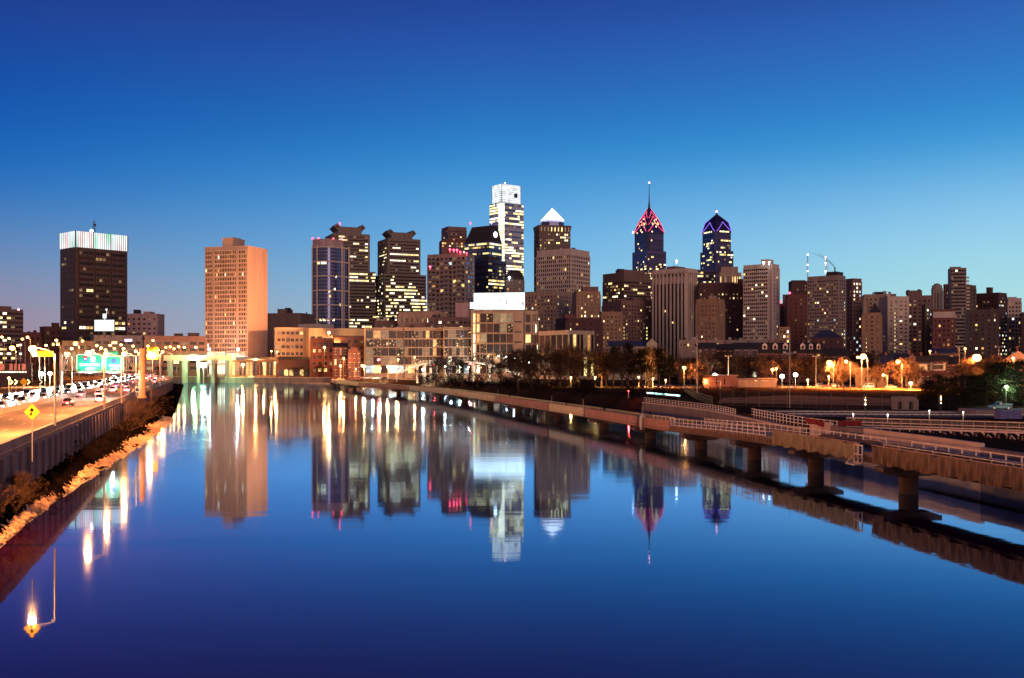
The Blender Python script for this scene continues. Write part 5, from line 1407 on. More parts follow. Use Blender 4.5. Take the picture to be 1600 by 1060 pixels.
# recreation building by the field
b = Bld('recreation_building', 'long low flat-roofed recreation building at the edge of the field', 'building', 1100, 1101, 1151, 588, 430, 'brick', depth=16)
b.facade('f', .6, b.H - .8, floors=1, bays=4, ww=.16, wh=.75, p=0, glass=('blackglass',), d=.15)
mb = MB(); mb.box(0, 0, b.H + .2, b.a + 1.6, b.b + 1.6, .45); mb.build('roof', M['mauve'], b.root); b.finish()
b = Bld('recreation_building', 'lower annex with lit clerestory windows beside the recreation building', 'building', 1150, 1151, 1213, 593.5, 428, 'tan', depth=14)
b.facade('f', 2.6, b.H - .3, floors=1, bays=10, ww=.8, wh=.7, t0=.45, t1=.9, p=.75, pal='w'); mb = MB(); mb.box(0, 0, b.H + .2, b.a + 1.2, b.b + 1.2, .4); mb.build('roof', M['mauve'], b.root); b.finish()

# ------------------------------------------------------------------ far bank: rail bridge, station, quay
def far_bank():
    r = thing('rail_bridge', 'pale rail bridge lit green at the head of the river', 'bridge', (-211, 692, GZ))
    mb = MB(); z0, z1 = Z(562.5, 688), Z(556.5, 688)
    mb.box(0, 0, (z0 + z1) / 2 - GZ, 46, 8, z1 - z0); mb.box(0, -4.2, z1 - GZ + .25, 46.6, .5, .6); mb.box(0, -4.15, z0 - GZ - .2, 46.6, .4, .5)
    mb.build('deck', M['pale'], r)
    for x in (-20, -10, 0, 10, 20):
        mb = MB(); mb.prism([(x - 1, -3.4), (x + 1, -3.4), (x + 1, 3.4), (x - 1, 3.4)], -4.5, z0 - GZ + .1); mb.box(x, 0, z0 - GZ - .7, 2.8, 8, 1.2); mb.build('pier', M['concrete'], r)
    mb = MB()
    for i in range(24): mb.tube((-22.5 + i * 1.95, -4.2, z1 - GZ), (-22.5 + i * 1.95, -4.2, z1 - GZ + 1.7), .05, .05, 4)
    for h in (.9, 1.7): mb.tube((-22.8, -4.2, z1 - GZ + h), (22.8, -4.2, z1 - GZ + h), .05, .05, 4)
    mb.build('railing', M['metal'], r)
    b = Bld('pavilion', 'white glowing low pavilion at the foot of the salmon tower', 'building', 322, 324, 352, 551, 742, 'pale', depth=14)
    b.facade('f', 1, b.H - .5, floors=2, bays=9, ww=.75, wh=.75, p=.8, pal='b'); b.parapet(.4); b.finish()
    b = Bld('pavilion', 'second white glowing pavilion with canopy at the foot of the salmon tower', 'building', 352, 354, 384, 553, 741, 'pale', depth=14)
    b.facade('f', 1, b.H - .5, floors=2, bays=9, ww=.75, wh=.75, p=.7, pal='b'); mb = MB(); mb.box(0, -b.b / 2 - 1.5, b.H * .5, b.a + 2, 3, .4); mb.build('canopy', M['whitepaint'], b.root); b.parapet(.4); b.finish()
    # train shed: long dark roof on lit colonnade
    b = Bld('train_shed', 'long dark-roofed riverside shed lit orange under its eaves', 'building', 355, 357, 432, 563, 705, 'tan', depth=14)
    b.facade('f', .5, b.H - .6, floors=1, bays=14, ww=.72, wh=.85, p=.45, pal='a', glass=('glass_warm', 'blackglass')); mb = MB(); a, c = b.a / 2, b.b / 2
    mb.hexa([(-a - 1, -c - 2, b.H), (a + 1, -c - 2, b.H), (a + 1, c + 1, b.H), (-a - 1, c + 1, b.H), (-a, -1, b.H + 2.4), (a, -1, b.H + 2.4), (a, 1, b.H + 2.4), (-a, 1, b.H + 2.4)]); mb.build('roof', M['dark'], b.root); b.finish()
    b = Bld('boat_house', 'dark brick boat house with glowing arched windows', 'building', 432, 434, 486, 562, 700, 'darkbrick', depth=14)
    for i in range(6):
        t = b.a * (i + .6) / 6.4
        on = i in (1, 2, 4)
        mb = MB(); n = 8; w, h = 1.3, 3.0
        pts = [(-w, 0), (w, 0), (w, h)] + [(w * math.cos(PI * k / n), h + w * math.sin(PI * k / n)) for k in range(1, n)] + [(-w, h)]
        k0 = len(mb.v); mb.face([(x, -.15, z) for x, z in pts]); mb.face([(x, .1, z) for x, z in reversed(pts)])
        for p_, q_ in zip(pts, pts[1:] + pts[:1]): mb.face([(p_[0], .1, p_[1]), (q_[0], .1, q_[1]), (q_[0], -.15, q_[1]), (p_[0], -.15, p_[1])])
        put('arched_window', mb.mesh('arched_window', M['warm' if on else 'blackglass']), b.root, (-b.a / 2 + t, -b.b / 2 - .05, 1.2))
    mb = MB(); a, c = b.a / 2, b.b / 2; mb.hexa([(-a - .8, -c - 1, b.H), (a + .8, -c - 1, b.H), (a + .8, c + 1, b.H), (-a - .8, c + 1, b.H), (-a * .9, -1, b.H + 2), (a * .9, -1, b.H + 2), (a * .9, 1, b.H + 2), (-a * .9, 1, b.H + 2)]); mb.build('roof', M['dark'], b.root); b.finish()
    q = thing('quay_wall', 'stone quay wall along the far end of the river', 'wall', (-170, 678, 0))
    mb = MB(); pts = [(-238, 715), (-170, 678.2), (-112, 667), (-99, 648)]
    for p_, s_ in zip(pts, pts[1:]): mb.beam((p_[0] + 170, p_[1] - 678, 1.4), (s_[0] + 170, s_[1] - 678, 1.4), .9, 4.6)
    mb.build('wall_face', M['concrete'], q)
    mb = MB()
    for p_, s_ in zip(pts, pts[1:]): mb.beam((p_[0] + 170, p_[1] - 678.1, 3.85), (s_[0] + 170, s_[1] - 678.1, 3.85), 1.2, .35)
    mb.build('coping', M['pale'], q)
    d = thing('floating_dock', 'low grey floating dock moored against the quay', 'dock', (-128, 655, 0), rad(-9))
    mb = MB(); mb.box(0, 0, .35, 26, 4, .7); mb.build('deck', M['concrete'], d)
    for x in (-12, 0, 12):
        mb = MB(); mb.tube((x, -1.7, -1), (x, -1.7, 2.6), .22, .22, 8); mb.build('mooring_pile', M['darkmetal'], d)
far_bank()

def footbridge():
    Y = 560; k = Y / F
    r = thing('footbridge', 'floodlit footbridge ramp arching over the riverside tracks', 'bridge', (X(720, Y), Y, GZ))
    prof = [(622, 583), (650, 573), (662, 568.5), (690, 567.5), (735, 566), (762, 570), (790, 579), (812, 586)]
    pts = [Vector((X(u, Y) - X(720, Y), 0, Z(v, Y) - GZ)) for u, v in prof]
    dk, rl = MB(), MB()
    for p, q in zip(pts, pts[1:]):
        dk.beam(p, q, 4.2, .8)
        for y in (-2, 2):
            for h in (.9, 1.6): rl.beam(p + Vector((0, y, h)), q + Vector((0, y, h)), .07, .07)
            n = max(2, int((q - p).length / 1.6))
            for i in range(n): c = p.lerp(q, i / n) + Vector((0, y, .4)); rl.beam(c, c + Vector((0, 0, 1.2)), .06, .06)
    dk.build('deck', M['pale'], r); rl.build('railing_lattice', M['whitepaint'], r)
    for u in (652, 664, 673, 682, 740, 765):
        x = X(u, Y) - X(720, Y); zt = 1e9
        for p, q in zip(pts, pts[1:]):
            if p.x <= x <= q.x: zt = p.lerp(q, (x - p.x) / (q.x - p.x)).z
        mb = MB(); mb.prism([(x - .55, -1.2), (x + .55, -1.2), (x + .55, 1.2), (x - .55, 1.2)], -1, zt - .3); mb.build('pier', M['pale'], r)
footbridge()

# ------------------------------------------------------------------ boardwalk over the water
BW = Path([(52, 40), (48.5, 62), (43.7, 88), (40, 109), (35.4, 134), (24.2, 182), (8.8, 246.5), (-29, 388), (-75, 500), (-104, 590), (-110, 664)], 3)
def bw_d(y): return BW.near_y(y)
def lift(d):
    y = BW.at(d)[0].y
    t = min(1, max(0, (185 - y) / 50)); return .75 * t * t * (3 - 2 * t)
def sweep(d0, d1, prof, mb=None, step=3, follow=True):
    mb = mb or MB(); n = max(1, int((d1 - d0) / step)); k = len(mb.v); m = len(prof)
    for i in range(n + 1):
        d = d0 + (d1 - d0) * i / n; z_ = lift(d)
        for o, z in prof:
            a = BW.off(d, o)[0]; mb.v.append((a.x, a.y, z + z_))
    for i in range(n):
        for j in range(m):
            q = (j + 1) % m; mb.f.append((k + i * m + j, k + i * m + q, k + (i + 1) * m + q, k + (i + 1) * m + j)); mb.m.append(0)
    mb.f.append(tuple(k + j for j in range(m))); mb.m.append(0); mb.f.append(tuple(k + n * m + j for j in reversed(range(m)))); mb.m.append(0)
    return mb
def boardwalk():
    p0 = BW.at(bw_d(180))[0]
    r = thing('boardwalk', 'long unfinished concrete boardwalk curving over the river on piers', 'boardwalk', (p0.x, p0.y, 0))
    A, B_ = 2, bw_d(655)
    rel = lambda mb, name, m, parent=None: W(mb, name, m, parent or r, r)
    rel(sweep(A, B_, [(-.2, 2.75), (-.2, 3.25), (-4.6, 3.25), (-4.6, 2.75)]), 'deck', M['concrete'])
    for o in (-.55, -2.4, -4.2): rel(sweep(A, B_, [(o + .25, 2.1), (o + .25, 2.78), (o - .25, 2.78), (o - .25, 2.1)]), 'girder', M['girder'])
    M['panel_pink'] = mat('pinkish_formwork', (.34, .19, .17), .8, .2, .5, streak=True); M['panel_cream'] = mat('cream_precast', (.52, .48, .33), .7, .12, .4)
    ys = [(620, 560, 'panel_pink'), (560, 500, 'panel_cream'), (500, 425, 'panel_pink'), (425, 355, 'panel_cream'), (355, 300, 'panel_cream'), (300, 246, 'panel_pink'), (246, 221, 'panel_cream'), (221, 187, 'panel_pink'), (186, 171, 'panel_pink')]
    for y0, y1, m in ys:
        d1, d0 = bw_d(y0) - .6, bw_d(y1) + .6
        pn = rel(sweep(d0, d1, [(-.18, 2.7), (.06, 2.7), (.06, 4.1), (-.18, 4.1)]), 'side_panel', M[m])
        rel(sweep(d0, d1, [(-.1, 2.34), (.16, 2.34), (.16, 2.62), (-.1, 2.62)]), 'edge_beam', M[m])
        rel(sweep(d0, d1, [(-4.62, 3.2), (-4.5, 3.2), (-4.5, 4.1), (-4.62, 4.1)]), 'back_panel', M['dark'] if False else M['darkmetal'])
    def railing(d0, d1, o, name='railing', h=1.25, step=1.7, base=3.2, rails=(0.15, .62, 1.2), m='whitepaint'):
        mb = MB(); n = int((d1 - d0) / step)
        for i in range(n + 1):
            d = d0 + (d1 - d0) * i / n; q = BW.off(d, o)[0]; z = base + lift(d); mb.box(q.x, q.y, z + h / 2, .1, .1, h)
            if i < n:
                d2 = d0 + (d1 - d0) * (i + 1) / n; q2 = BW.off(d2, o)[0]; z2 = base + lift(d2)
                for k in rails: mb.beam((q.x, q.y, z + k), (q2.x, q2.y, z2 + k), .06, .11)
        return rel(mb, name, M[m])
    railing(bw_d(138), bw_d(172), .02, h=1.35); railing(bw_d(116), bw_d(168), -4.5, h=1.35)
    railing(bw_d(174), bw_d(184), -2.0)
    railing(bw_d(50), bw_d(112), -1.2, 'low_railing', .8, 3.0, 3.5, (.4, .75), 'metal')
    railing(bw_d(50), bw_d(112), -4.5, 'railing', 1.2, 2.2, 3.3)
    # ribbed formwork under the open railing
    mb = MB(); d = bw_d(134)
    while d < bw_d(172):
        q, t = BW.off(d, -.1); z = lift(d); mb.box(q.x, q.y, 2.75 + z, .16, .9, .75, math.atan2(t.y, t.x)); d += .8
    rel(mb, 'formwork_slat', M['timber'])
    for y in (590, 520, 445, 388, 352, 318, 283, 246, 214, 186, 164, 146, 128, 109, 74):
        d = bw_d(y); q, t = BW.off(d, -2.4); a = math.atan2(t.y, t.x); z = 2.12 + lift(d)
        mb = MB(); c = q
        mb.prism([(c.x + 1.0 * math.cos(i * PI / 8), c.y + 1.0 * math.sin(i * PI / 8)) for i in range(16)], -1.5, z - .9)
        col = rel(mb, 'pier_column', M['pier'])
        mb = MB(); n = Vector((-t.y, t.x)); w, h = 3.4, .85
        P4 = lambda o, hh: [(c.x + n.x * s1 * o + t.x * s2 * hh, c.y + n.y * s1 * o + t.y * s2 * hh) for s1, s2 in ((-1, -1), (1, -1), (1, 1), (-1, 1))]
        mb.prism(P4(2.0, h), z - 1.0, z - .5, poly2=P4(w, h)); mb.prism(P4(w, h), z - .5, z)
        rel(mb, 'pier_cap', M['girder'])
    for y in (410, 300, 246, 222, 186):
        d = bw_d(y); q = BW.off(d, -.8)[0]; mb = MB(); mb.tube((q.x, q.y, 3), (q.x, q.y, 5.9), .06, .05, 6); rel(mb, 'marker_post', M['metal'])
    d = bw_d(184); q, t = BW.off(d, .1); mb = MB(); mb.box(q.x, q.y, 3.1, 1.0, .7, 2.6, math.atan2(t.y, t.x)); mb.box(q.x, q.y, 4.5, .25, .25, .5); rel(mb, 'end_post', M['metal'])
    # hanging tarpaulins
    def tarp(y0, y1, m, label, seed):
        R = random.Random(seed); d0, d1 = bw_d(y0), bw_d(y1); n = int((d1 - d0) / .14); rows = 12
        p = BW.at((d0 + d1) / 2)[0]; o = thing('tarpaulin', label, 'tarpaulin', (p.x, p.y, 3.6), 0, None)
        mb = MB(); ph = [R.uniform(0, 6) for _ in range(4)]; k0 = 0
        for i in range(n + 1):
            d = d0 + (d1 - d0) * i / n; z_ = lift(d); t_ = i / n * (d1 - d0)
            for j in range(rows + 1):
                f = j / rows
                sag = .10 * math.sin(t_ * 1.15 + ph[3]) + .05 * math.sin(t_ * 3.3)
                fold = math.sin(t_ * 4.1 + ph[0] + 1.6 * f) + .7 * math.sin(t_ * 6.7 + ph[1] - 2.1 * f) + .5 * math.sin(t_ * 11.3 + 3 * f + ph[2])
                off = .28 + .07 * f + .11 * fold * (.35 + f)
                a = BW.off(d, off)[0]
                mb.v.append((a.x, a.y, 4.12 + z_ + sag * (1 - f) - f * (1.85 + .12 * math.sin(t_ * 1.9 + ph[2]))))
        for i in range(n):
            for j in range(rows):
                a = i * (rows + 1) + j; mb.f.append((a, a + 1, a + rows + 2, a + rows + 1)); mb.m.append(0)
        c = W(mb, 'cloth', M[m], o, o); c.data.polygons.foreach_set('use_smooth', [True] * len(c.data.polygons))
        mb = MB(); rp = sweep(d0, d1, [(.22, 4.13), (.34, 4.13), (.34, 4.24), (.22, 4.24)]); W(rp, 'top_batten', M['timber'], o, o)
    M['tarp_cream'] = mat('olive_cream_tarpaulin', (.24, .21, .13), .75, .2, .5, bump=.25, bscale=5); M['tarp_brown'] = mat('brown_tarpaulin', (.14, .09, .055), .75, .25, .5, bump=.25, bscale=5)
    tarp(114.5, 137.5, 'tarp_cream', 'pleated olive cream tarpaulin hung along the boardwalk edge', 1)
    tarp(92, 112, 'tarp_brown', 'pleated brown tarpaulin hung beside the white bracket on the boardwalk', 2)
    tarp(60, 91.6, 'tarp_brown', 'wrinkled brown tarpaulin on the nearest stretch of boardwalk', 3)
    # bundle of dark tarpaulin lying on the deck
    for y0, y1, o_, l in ((96, 128, -3.4, 'long rolled dark cloth bundle lying on the boardwalk deck by the concrete ramp wall'),):
        mb = MB(); d0, d1 = bw_d(y0), bw_d(y1); n = int((d1 - d0) / .5); R = random.Random(9); rings = []
        for i in range(n + 1):
            d = d0 + (d1 - d0) * i / n; q, t = BW.off(d, o_ + .15 * math.sin(i * .7)); z_ = 3.3 + lift(d); nn = Vector((-t.y, t.x)); rr = .42 + .1 * R.random()
            rings.append([(q.x + nn.x * rr * 1.3 * math.cos(a), q.y + nn.y * rr * 1.3 * math.cos(a), z_ + rr * .8 * (1 + math.sin(a)) + .06 * R.random()) for a in [j * PI / 5 for j in range(10)]])
        for a, c in zip(rings, rings[1:]):
            for j in range(10): mb.face((a[j], a[(j + 1) % 10], c[(j + 1) % 10], c[j]))
        tag(mb.build('cloth_bundle', M['tarp_brown']), l, 'cloth bundle')
    # white access bracket in the gap of the tarpaulins
    d = bw_d(113.3); q, t = BW.off(d, .4); g = thing('access_frame', 'white steel access frame hooked on the boardwalk between two tarpaulins', 'frame', (q.x, q.y, 2.6), math.atan2(t.y, t.x))
    mb = MB()
    for x in (-.9, 0, .9): mb.box(x, 0, 1.1, .12, .12, 2.2)
    for z in (.15, 1.1, 2.15): mb.box(0, 0, z, 1.9, .09, .12)
    for x in (-.9, .9): mb.box(x, .5, .1, .12, 1.1, .12); mb.beam((x, 0, 1.0), (x, .95, .15), .08, .08)
    mb.box(0, .5, .02, 2, 1.1, .08); mb.build('frame', M['whitepaint'], g)
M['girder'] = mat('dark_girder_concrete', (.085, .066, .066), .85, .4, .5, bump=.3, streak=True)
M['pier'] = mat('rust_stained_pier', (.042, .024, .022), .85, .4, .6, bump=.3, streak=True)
boardwalk()

# ------------------------------------------------------------------ right bank structures
def right_bank():
    sw = Path([(53.5, 118), (48.2, 165), (46.6, 205), (45, 238), (36, 284)], 4)
    r = thing('sea_wall', 'concrete sea wall with pale railing along the tracks', 'wall', (46, 240, 0))
    rel = lambda mb, name, m: W(mb, name, M[m] if isinstance(m, str) else m, r, r)
    d0, d1 = sw.near_y(168), sw.len - .5
    rel(extrude_along(sw, d0, d1, [(0, -1.2), (0, 2.7), (-.8, 2.7), (-.8, -1.2)]), 'wall_face', 'concrete')
    rel(extrude_along(sw, d0, d1, [(.12, 2.7), (.12, 3.0), (-.9, 3.0), (-.9, 2.7)]), 'coping', 'pale')
    mb = MB(); d = sw.near_y(215)
    while d < d1 - 2:
        a, b2 = sw.off(d, -.2)[0], sw.off(d + 2.2, -.2)[0]
        mb.box(a.x, a.y, 3.6, .11, .11, 1.3)
        for h in (3.35, 3.75, 4.2): mb.beam((a.x, a.y, h), (b2.x, b2.y, h), .07, .1)
        d += 2.2
    rel(mb, 'railing', 'whitepaint')
    # ramp wall between the boardwalk and the bank
    rw = Path([(57, 92), (54, 118), (52, 132), (46.5, 160)], 4)
    r2 = thing('ramp_wall', 'pale concrete ramp wall rising beside the boardwalk construction', 'wall', (52, 132, 0))
    for i, (a, c, zt, m) in enumerate(((92, 101, 3.9, 'concrete'), (101.5, 108, 4.1, 'concrete'), (108.5, 117, 4.2, 'concrete'), (118, 146, 4.65, 'pale'), (146.5, 152, 4.5, 'concrete'), (152.5, 160, 4.9, 'pale'))):
        W(extrude_along(rw, rw.near_y(a), rw.near_y(c) + (.01 if c < 160 else 0), [(0, -1.2), (0, zt), (-.5, zt), (-.5, -1.2)]), 'wall_panel', M[m], r2, r2)
    # timber falsework with railings
    fp = Path([(84, 95), (72, 128), (66, 143), (58, 160), (54, 168)], 3)
    r3 = thing('timber_falsework', 'long two-tiered raw timber falsework and railing beside the ramp', 'scaffold', (66, 143, GZ))
    tr, ps, wm = MB(), MB(), MB(); d = 0; n = 0
    while d < fp.len - 2:
        a, c = fp.off(d, 0)[0], fp.off(min(d + 1.9, fp.len - .1), 0)[0]
        f = 1 - d / fp.len; ztop = 4.9 + 2.3 * f; zt2 = 3.5 + 2.6 * f; f2 = 1 - min(d + 1.9, fp.len) / fp.len; zb1, zb2 = 4.9 + 2.3 * f2, 3.5 + 2.6 * f2
        ps.box(a.x, a.y, (ztop + zt2) / 2 - .1, .14, .14, ztop - zt2 + .2)
        for h in (0, .65, 1.1): tr.beam((a.x, a.y - .1, ztop - h), (c.x, c.y - .1, zb1 - h), .06, .14)
        tr.beam((a.x, a.y, zt2 - .1), (c.x, c.y, zb2 - .1), .3, .25)
        tr.beam((a.x - .6, a.y - 1.2, zt2 - .35), (a.x + .6, a.y + 2, zt2 - .35), .15, .2)
        ps.box(a.x + .2, a.y - .5, (2.2 + zt2 - .4) / 2, .16, .16, zt2 - 2.6); ps.box(a.x + .7, a.y + 1.6, (2.2 + zt2 - .4) / 2, .16, .16, zt2 - 2.6)
        if n % 2 == 0: tr.beam((a.x + .2, a.y - .5, 2.6), (c.x + .2, c.y - .5, zb2 - .4), .06, .12)
        tr.beam((a.x + .2, a.y - .55, 2.2 + (zt2 - 2.2) * .45), (c.x + .2, c.y - .55, 2.2 + (zb2 - 2.2) * .45), .05, .12)
        for k in range(4): wm.beam((a.x, a.y + .1, ztop - .1 - k * .3), (c.x, c.y + .1, zb1 - .1 - k * .3), .02, .03)
        for k in range(6):
            q = a.lerp(c, k / 6); wm.beam((q.x, q.y + .1, zt2), (q.x, q.y + .1, ztop), .03, .03)
        d += 1.9; n += 1
    W(ps, 'timber_post_lattice', M['timber'], r3, r3); W(tr, 'rail_slat', M['whitepaint'], r3, r3); W(wm, 'wire_mesh', M['metal'], r3, r3)
    # decking under the falsework, ties the ramp to the bank
    tag(flat('ramp_ground', M['dirt'] if False else M['earth'], [(53, 118), (57.5, 92), (95, 92), (95, 168), (55, 168), (48, 164)], 2.2))
    # orange-red safety netting
    m = mat('red_safety_netting', (.22, .018, .018), .8, .4, 3)
    for pts, l in (([(45, 157), (46.2, 156), (47.4, 155.5), (48.8, 155)], 'sagging red safety netting draped over the ramp wall'), ([(52.3, 165), (53.4, 165), (54.6, 164.6), (56, 164)], 'upright red safety netting at the end of the timber falsework')):
        mb = MB(); zt = [5.5, 5.3, 4.9, 4.6] if 'sagging' in l else [4.5, 4.55, 4.6, 4.65]; h = .85
        pp = [Vector((*p, z)) for p, z in zip(pts, zt)]; prev = None
        for a, c in zip(pp, pp[1:]):
            for i in range(9):
                q = a.lerp(c, i / 8); q = q + Vector((.08 * math.sin(i * 1.9), .08 * math.cos(i * 1.3), .04 * math.sin(i)))
                if prev is not None: mb.hexa([prev - Vector((0, 0, h)), q - Vector((0, 0, h)), q - Vector((0, -.04, h)), prev - Vector((0, -.04, h)), prev, q, q + Vector((0, .04, 0)), prev + Vector((0, .04, 0))])
                prev = q
        tag(mb.build('safety_netting', m), l, 'netting')
    # second pale railing beyond the boardwalk
    mb = MB(); rp = Path([(52.4, 150), (47.4, 172), (46.2, 205)], 3); r4 = thing('site_railing', 'pale construction railing behind the boardwalk near the blue lights', 'railing', (47.4, 172, 3))
    d = rp.near_y(160)
    while d < rp.len - 2:
        a, c = rp.off(d, -1.6)[0], rp.off(d + 2, -1.6)[0]; mb.box(a.x, a.y, 3.9, .12, .12, 1.8)
        for h in (3.6, 4.15, 4.7): mb.beam((a.x, a.y, h), (c.x, c.y, h), .07, .11)
        d += 2
    W(mb, 'railing_frame', M['whitepaint'], r4, r4)
    # dugout and tracks clutter
    b = Bld('dugout', 'plain grey concrete dugout box against the field fence', 'dugout', 1393, 1397, 1432, 622, 226, 'grey', depth=3, zb=2.8); b.parapet(.15); b.facade('f', .3, b.H - .3, floors=1, bays=2, ww=.3, wh=.6, p=0, glass=('blackglass',), d=.08); b.finish()
    for i, (y0, y1, x0, x1) in enumerate(((200, 206, 52, 330), (210, 216, 50, 330))):
        t = thing('railway_track', 'nearer railway track on the dark ballast by the river' if i == 0 else 'railway track on the ballast closest to the field fence', 'track', (60, y0 + 3, GZ + .02), rad(-5.5))
        for s in (0, 1.43):
            mb = MB(); mb.box(125, s, .18, 260, .08, .16); mb.build('rail', M['metal'], t)
        mb = MB()
        for k in range(200): mb.box(-4 + k * 1.3, .7, .05, .25, 2.5, .1)
        mb.build('sleeper_slat', M['timber'], t)
right_bank()
# ------------------------------------------------------------------ vegetation
M['bark'] = mat('grey_brown_bark', (.055, .040, .032), .95, .35, 2.0, bump=.3, spec=0)
M['twig'] = mat('brown_twigs', (.055, .036, .028), .95, .35, 1.0, spec=0)
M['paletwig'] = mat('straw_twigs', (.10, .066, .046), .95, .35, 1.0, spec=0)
M['needle'] = mat('dark_evergreen_needles', (.014, .017, .011), .9, .5, .5, col2=(.03, .034, .018), spec=0)
M['needle2'] = mat('black_green_foliage', (.014, .022, .013), .9, .5, .5, col2=(.03, .04, .02), spec=0)

def bare_tree(seed, h=12.0, spread=.5, shrub=False, dens=1.0):
    R = random.Random(seed); tr, cr = MB(), MB()
    def rv(): return Vector((R.uniform(-1, 1), R.uniform(-1, 1), R.uniform(-1, 1)))
    def twigs(p, d, n, L_):
        for _ in range(n):
            t = (d + rv() * .9 + Vector((0, 0, .15))).normalized(); q = p + t * L_ * R.uniform(.5, 1.2); s = t.cross(rv()).normalized() * R.uniform(.010, .022) * h / 12 * 1.4
            cr.face((p - s, p + s, q))
            m = p.lerp(q, .5); t2 = (t + rv() * .8).normalized(); q2 = m + t2 * L_ * .5; cr.face((m - s * .7, m + s * .7, q2))
    def grow(p, d, L_, r, depth):
        k = 3 if depth < 2 else 2
        for i in range(k):
            nd = (d + rv() * .16 + Vector((0, 0, .05))).normalized(); q = p + nd * L_ / k; r2 = r * (.86 if depth else .9)
            (tr if depth < 3 else cr).tube(p, q, r, r2, 6 if depth < 2 else 4 if depth < 3 else 3, cap=False)
            if depth >= 2: twigs(q, nd, int((2 if depth == 2 else 4) * dens), h * .085)
            if depth >= 1 and i < k - 1 and R.random() < .7: grow(q, (nd + rv() * .9).normalized(), L_ * .55, r2 * .55, depth + 2 if depth < 3 else 5)
            p, d, r = q, nd, r2
        if depth >= 4 or r < .004 * h / 12: twigs(p, d, int(5 * dens), h * .09); return
        nb = R.choice([2, 3, 3]) if depth else R.choice([3, 4])
        a0 = R.uniform(0, 6.28)
        for i in range(nb):
            a = a0 + 2 * PI * i / nb + R.uniform(-.4, .4); up = Vector((0, 0, 1)) if abs(d.z) < .9 else Vector((1, 0, 0))
            s = d.cross(up).normalized(); t = d.cross(s); out = s * math.cos(a) + t * math.sin(a)
            nd = (d * R.uniform(.7, 1.1) + out * R.uniform(.5, 1.0) * spread * 1.6 + Vector((0, 0, .12))).normalized()
            grow(p, nd, L_ * R.uniform(.72, .98), r * .62, depth + 1)
    if shrub:
        for i in range(9):
            a = R.uniform(0, 6.28); d = Vector((math.cos(a) * .75, math.sin(a) * .75, R.uniform(.5, 1))).normalized(); grow(Vector((R.uniform(-.3, .3), R.uniform(-.3, .3), -.2)), d, h * .4, .03 * h / 3, 2)
    else: grow(Vector((0, 0, -.5)), Vector((0, 0, 1)), h * .17, .022 * h, 0)
    return tr, cr
def tree_proto(name, label, cat, seed, h, mats=('bark', 'twig'), **kw):
    tr, cr = bare_tree(seed, h, **kw)
    r = thing(name, label, cat)
    tr.build('trunk' if not kw.get('shrub') else 'stem', M[mats[0]], r); cr.build('crown', M[mats[1]], r); index_kids(r); return r
def evergreen(name, seed, h, w, m='needle', bushy=False):
    R = random.Random(seed); r = thing(name, 'evergreen', 'tree'); tr, cr = MB(), MB()
    tr.tube((0, 0, -.5), (0, 0, h * .5), h * .022, h * .014, 7); tr.tube((0, 0, h * .5), (0, 0, h * .94), h * .014, .03, 6)
    n = 46 if not bushy else 70
    for i in range(n):
        f = R.uniform(.30 if not bushy else .05, 1) ** .9; z = h * f
        prof = (1 - f) ** .6 * (.5 + .5 * min(1, (f - .15) * 4)) if not bushy else math.sin(PI * min(1, max(.08, f * .85 + .15))) ** .7
        L_ = w * prof * R.uniform(.55, 1.15); a = R.uniform(0, 6.28); d = Vector((math.cos(a), math.sin(a), R.uniform(-.05, .35)))
        p = Vector((0, 0, z)); q = p + d * L_; tr.tube(p, q, .05, .02, 4, cap=False)
        for k in range(75):
            c = p.lerp(q, R.uniform(.35, 1.05)) + Vector((R.gauss(0, 1), R.gauss(0, 1), R.gauss(0, .5))) * (.055 * h * (1 if not bushy else 1.3))
            s = R.uniform(.12, .34) * h / 12; v1 = Vector((R.uniform(-1, 1), R.uniform(-1, 1), R.uniform(-.6, .6))).normalized() * s; v2 = v1.cross(Vector((R.uniform(-1, 1), R.uniform(-1, 1), R.uniform(-1, 1)))).normalized() * s * .5
            cr.face((c - v1, c + v2, c + v1)); cr.face((c - v1 * .4 + v2, c + v1 * .8 - v2, c + v2 * 1.6))
    tr.build('trunk', M['bark'], r); cr.build('crown', M[m], r); index_kids(r); return r

BARE = [tree_proto('bare_tree', 'bare', 'tree', s, 12, spread=sp, dens=.42) for s, sp in ((3, .5), (8, .42), (15, .55), (23, .45), (31, .6))]
LITTREE = [tree_proto('bare_tree', 'bare', 'tree', sd, 12, ('bark', 'paletwig'), spread=.55, dens=1.3) for sd in (61, 74)]  # trees near lamps: paler twig colour stands in for lamplight on the crowns
BRUSH = [tree_proto('bare_shrub', 'shrub', 'shrub', s, 3.4, ('twig', 'paletwig'), shrub=True, dens=.55) for s in (4, 9, 17)]
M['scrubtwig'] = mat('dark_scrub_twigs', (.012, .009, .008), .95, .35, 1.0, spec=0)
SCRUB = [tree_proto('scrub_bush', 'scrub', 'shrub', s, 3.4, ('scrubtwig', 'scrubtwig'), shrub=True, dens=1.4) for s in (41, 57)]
PINE = [evergreen('pine_tree', 5, 14, 4.6), evergreen('pine_tree', 12, 15, 4.0)]
YEW = [evergreen('evergreen_bush', 21, 9, 5.2, 'needle2', True), evergreen('evergreen_bush', 33, 8, 5.0, 'needle2', True)]
for p in BARE + LITTREE + BRUSH + SCRUB + PINE + YEW: p.location = (0, -400, 0)
TOP = {p.name: max(v.co.z for c in p.children for v in c.data.vertices) for p in BARE + LITTREE + PINE + YEW}
TR = random.Random(77)
_used = set()
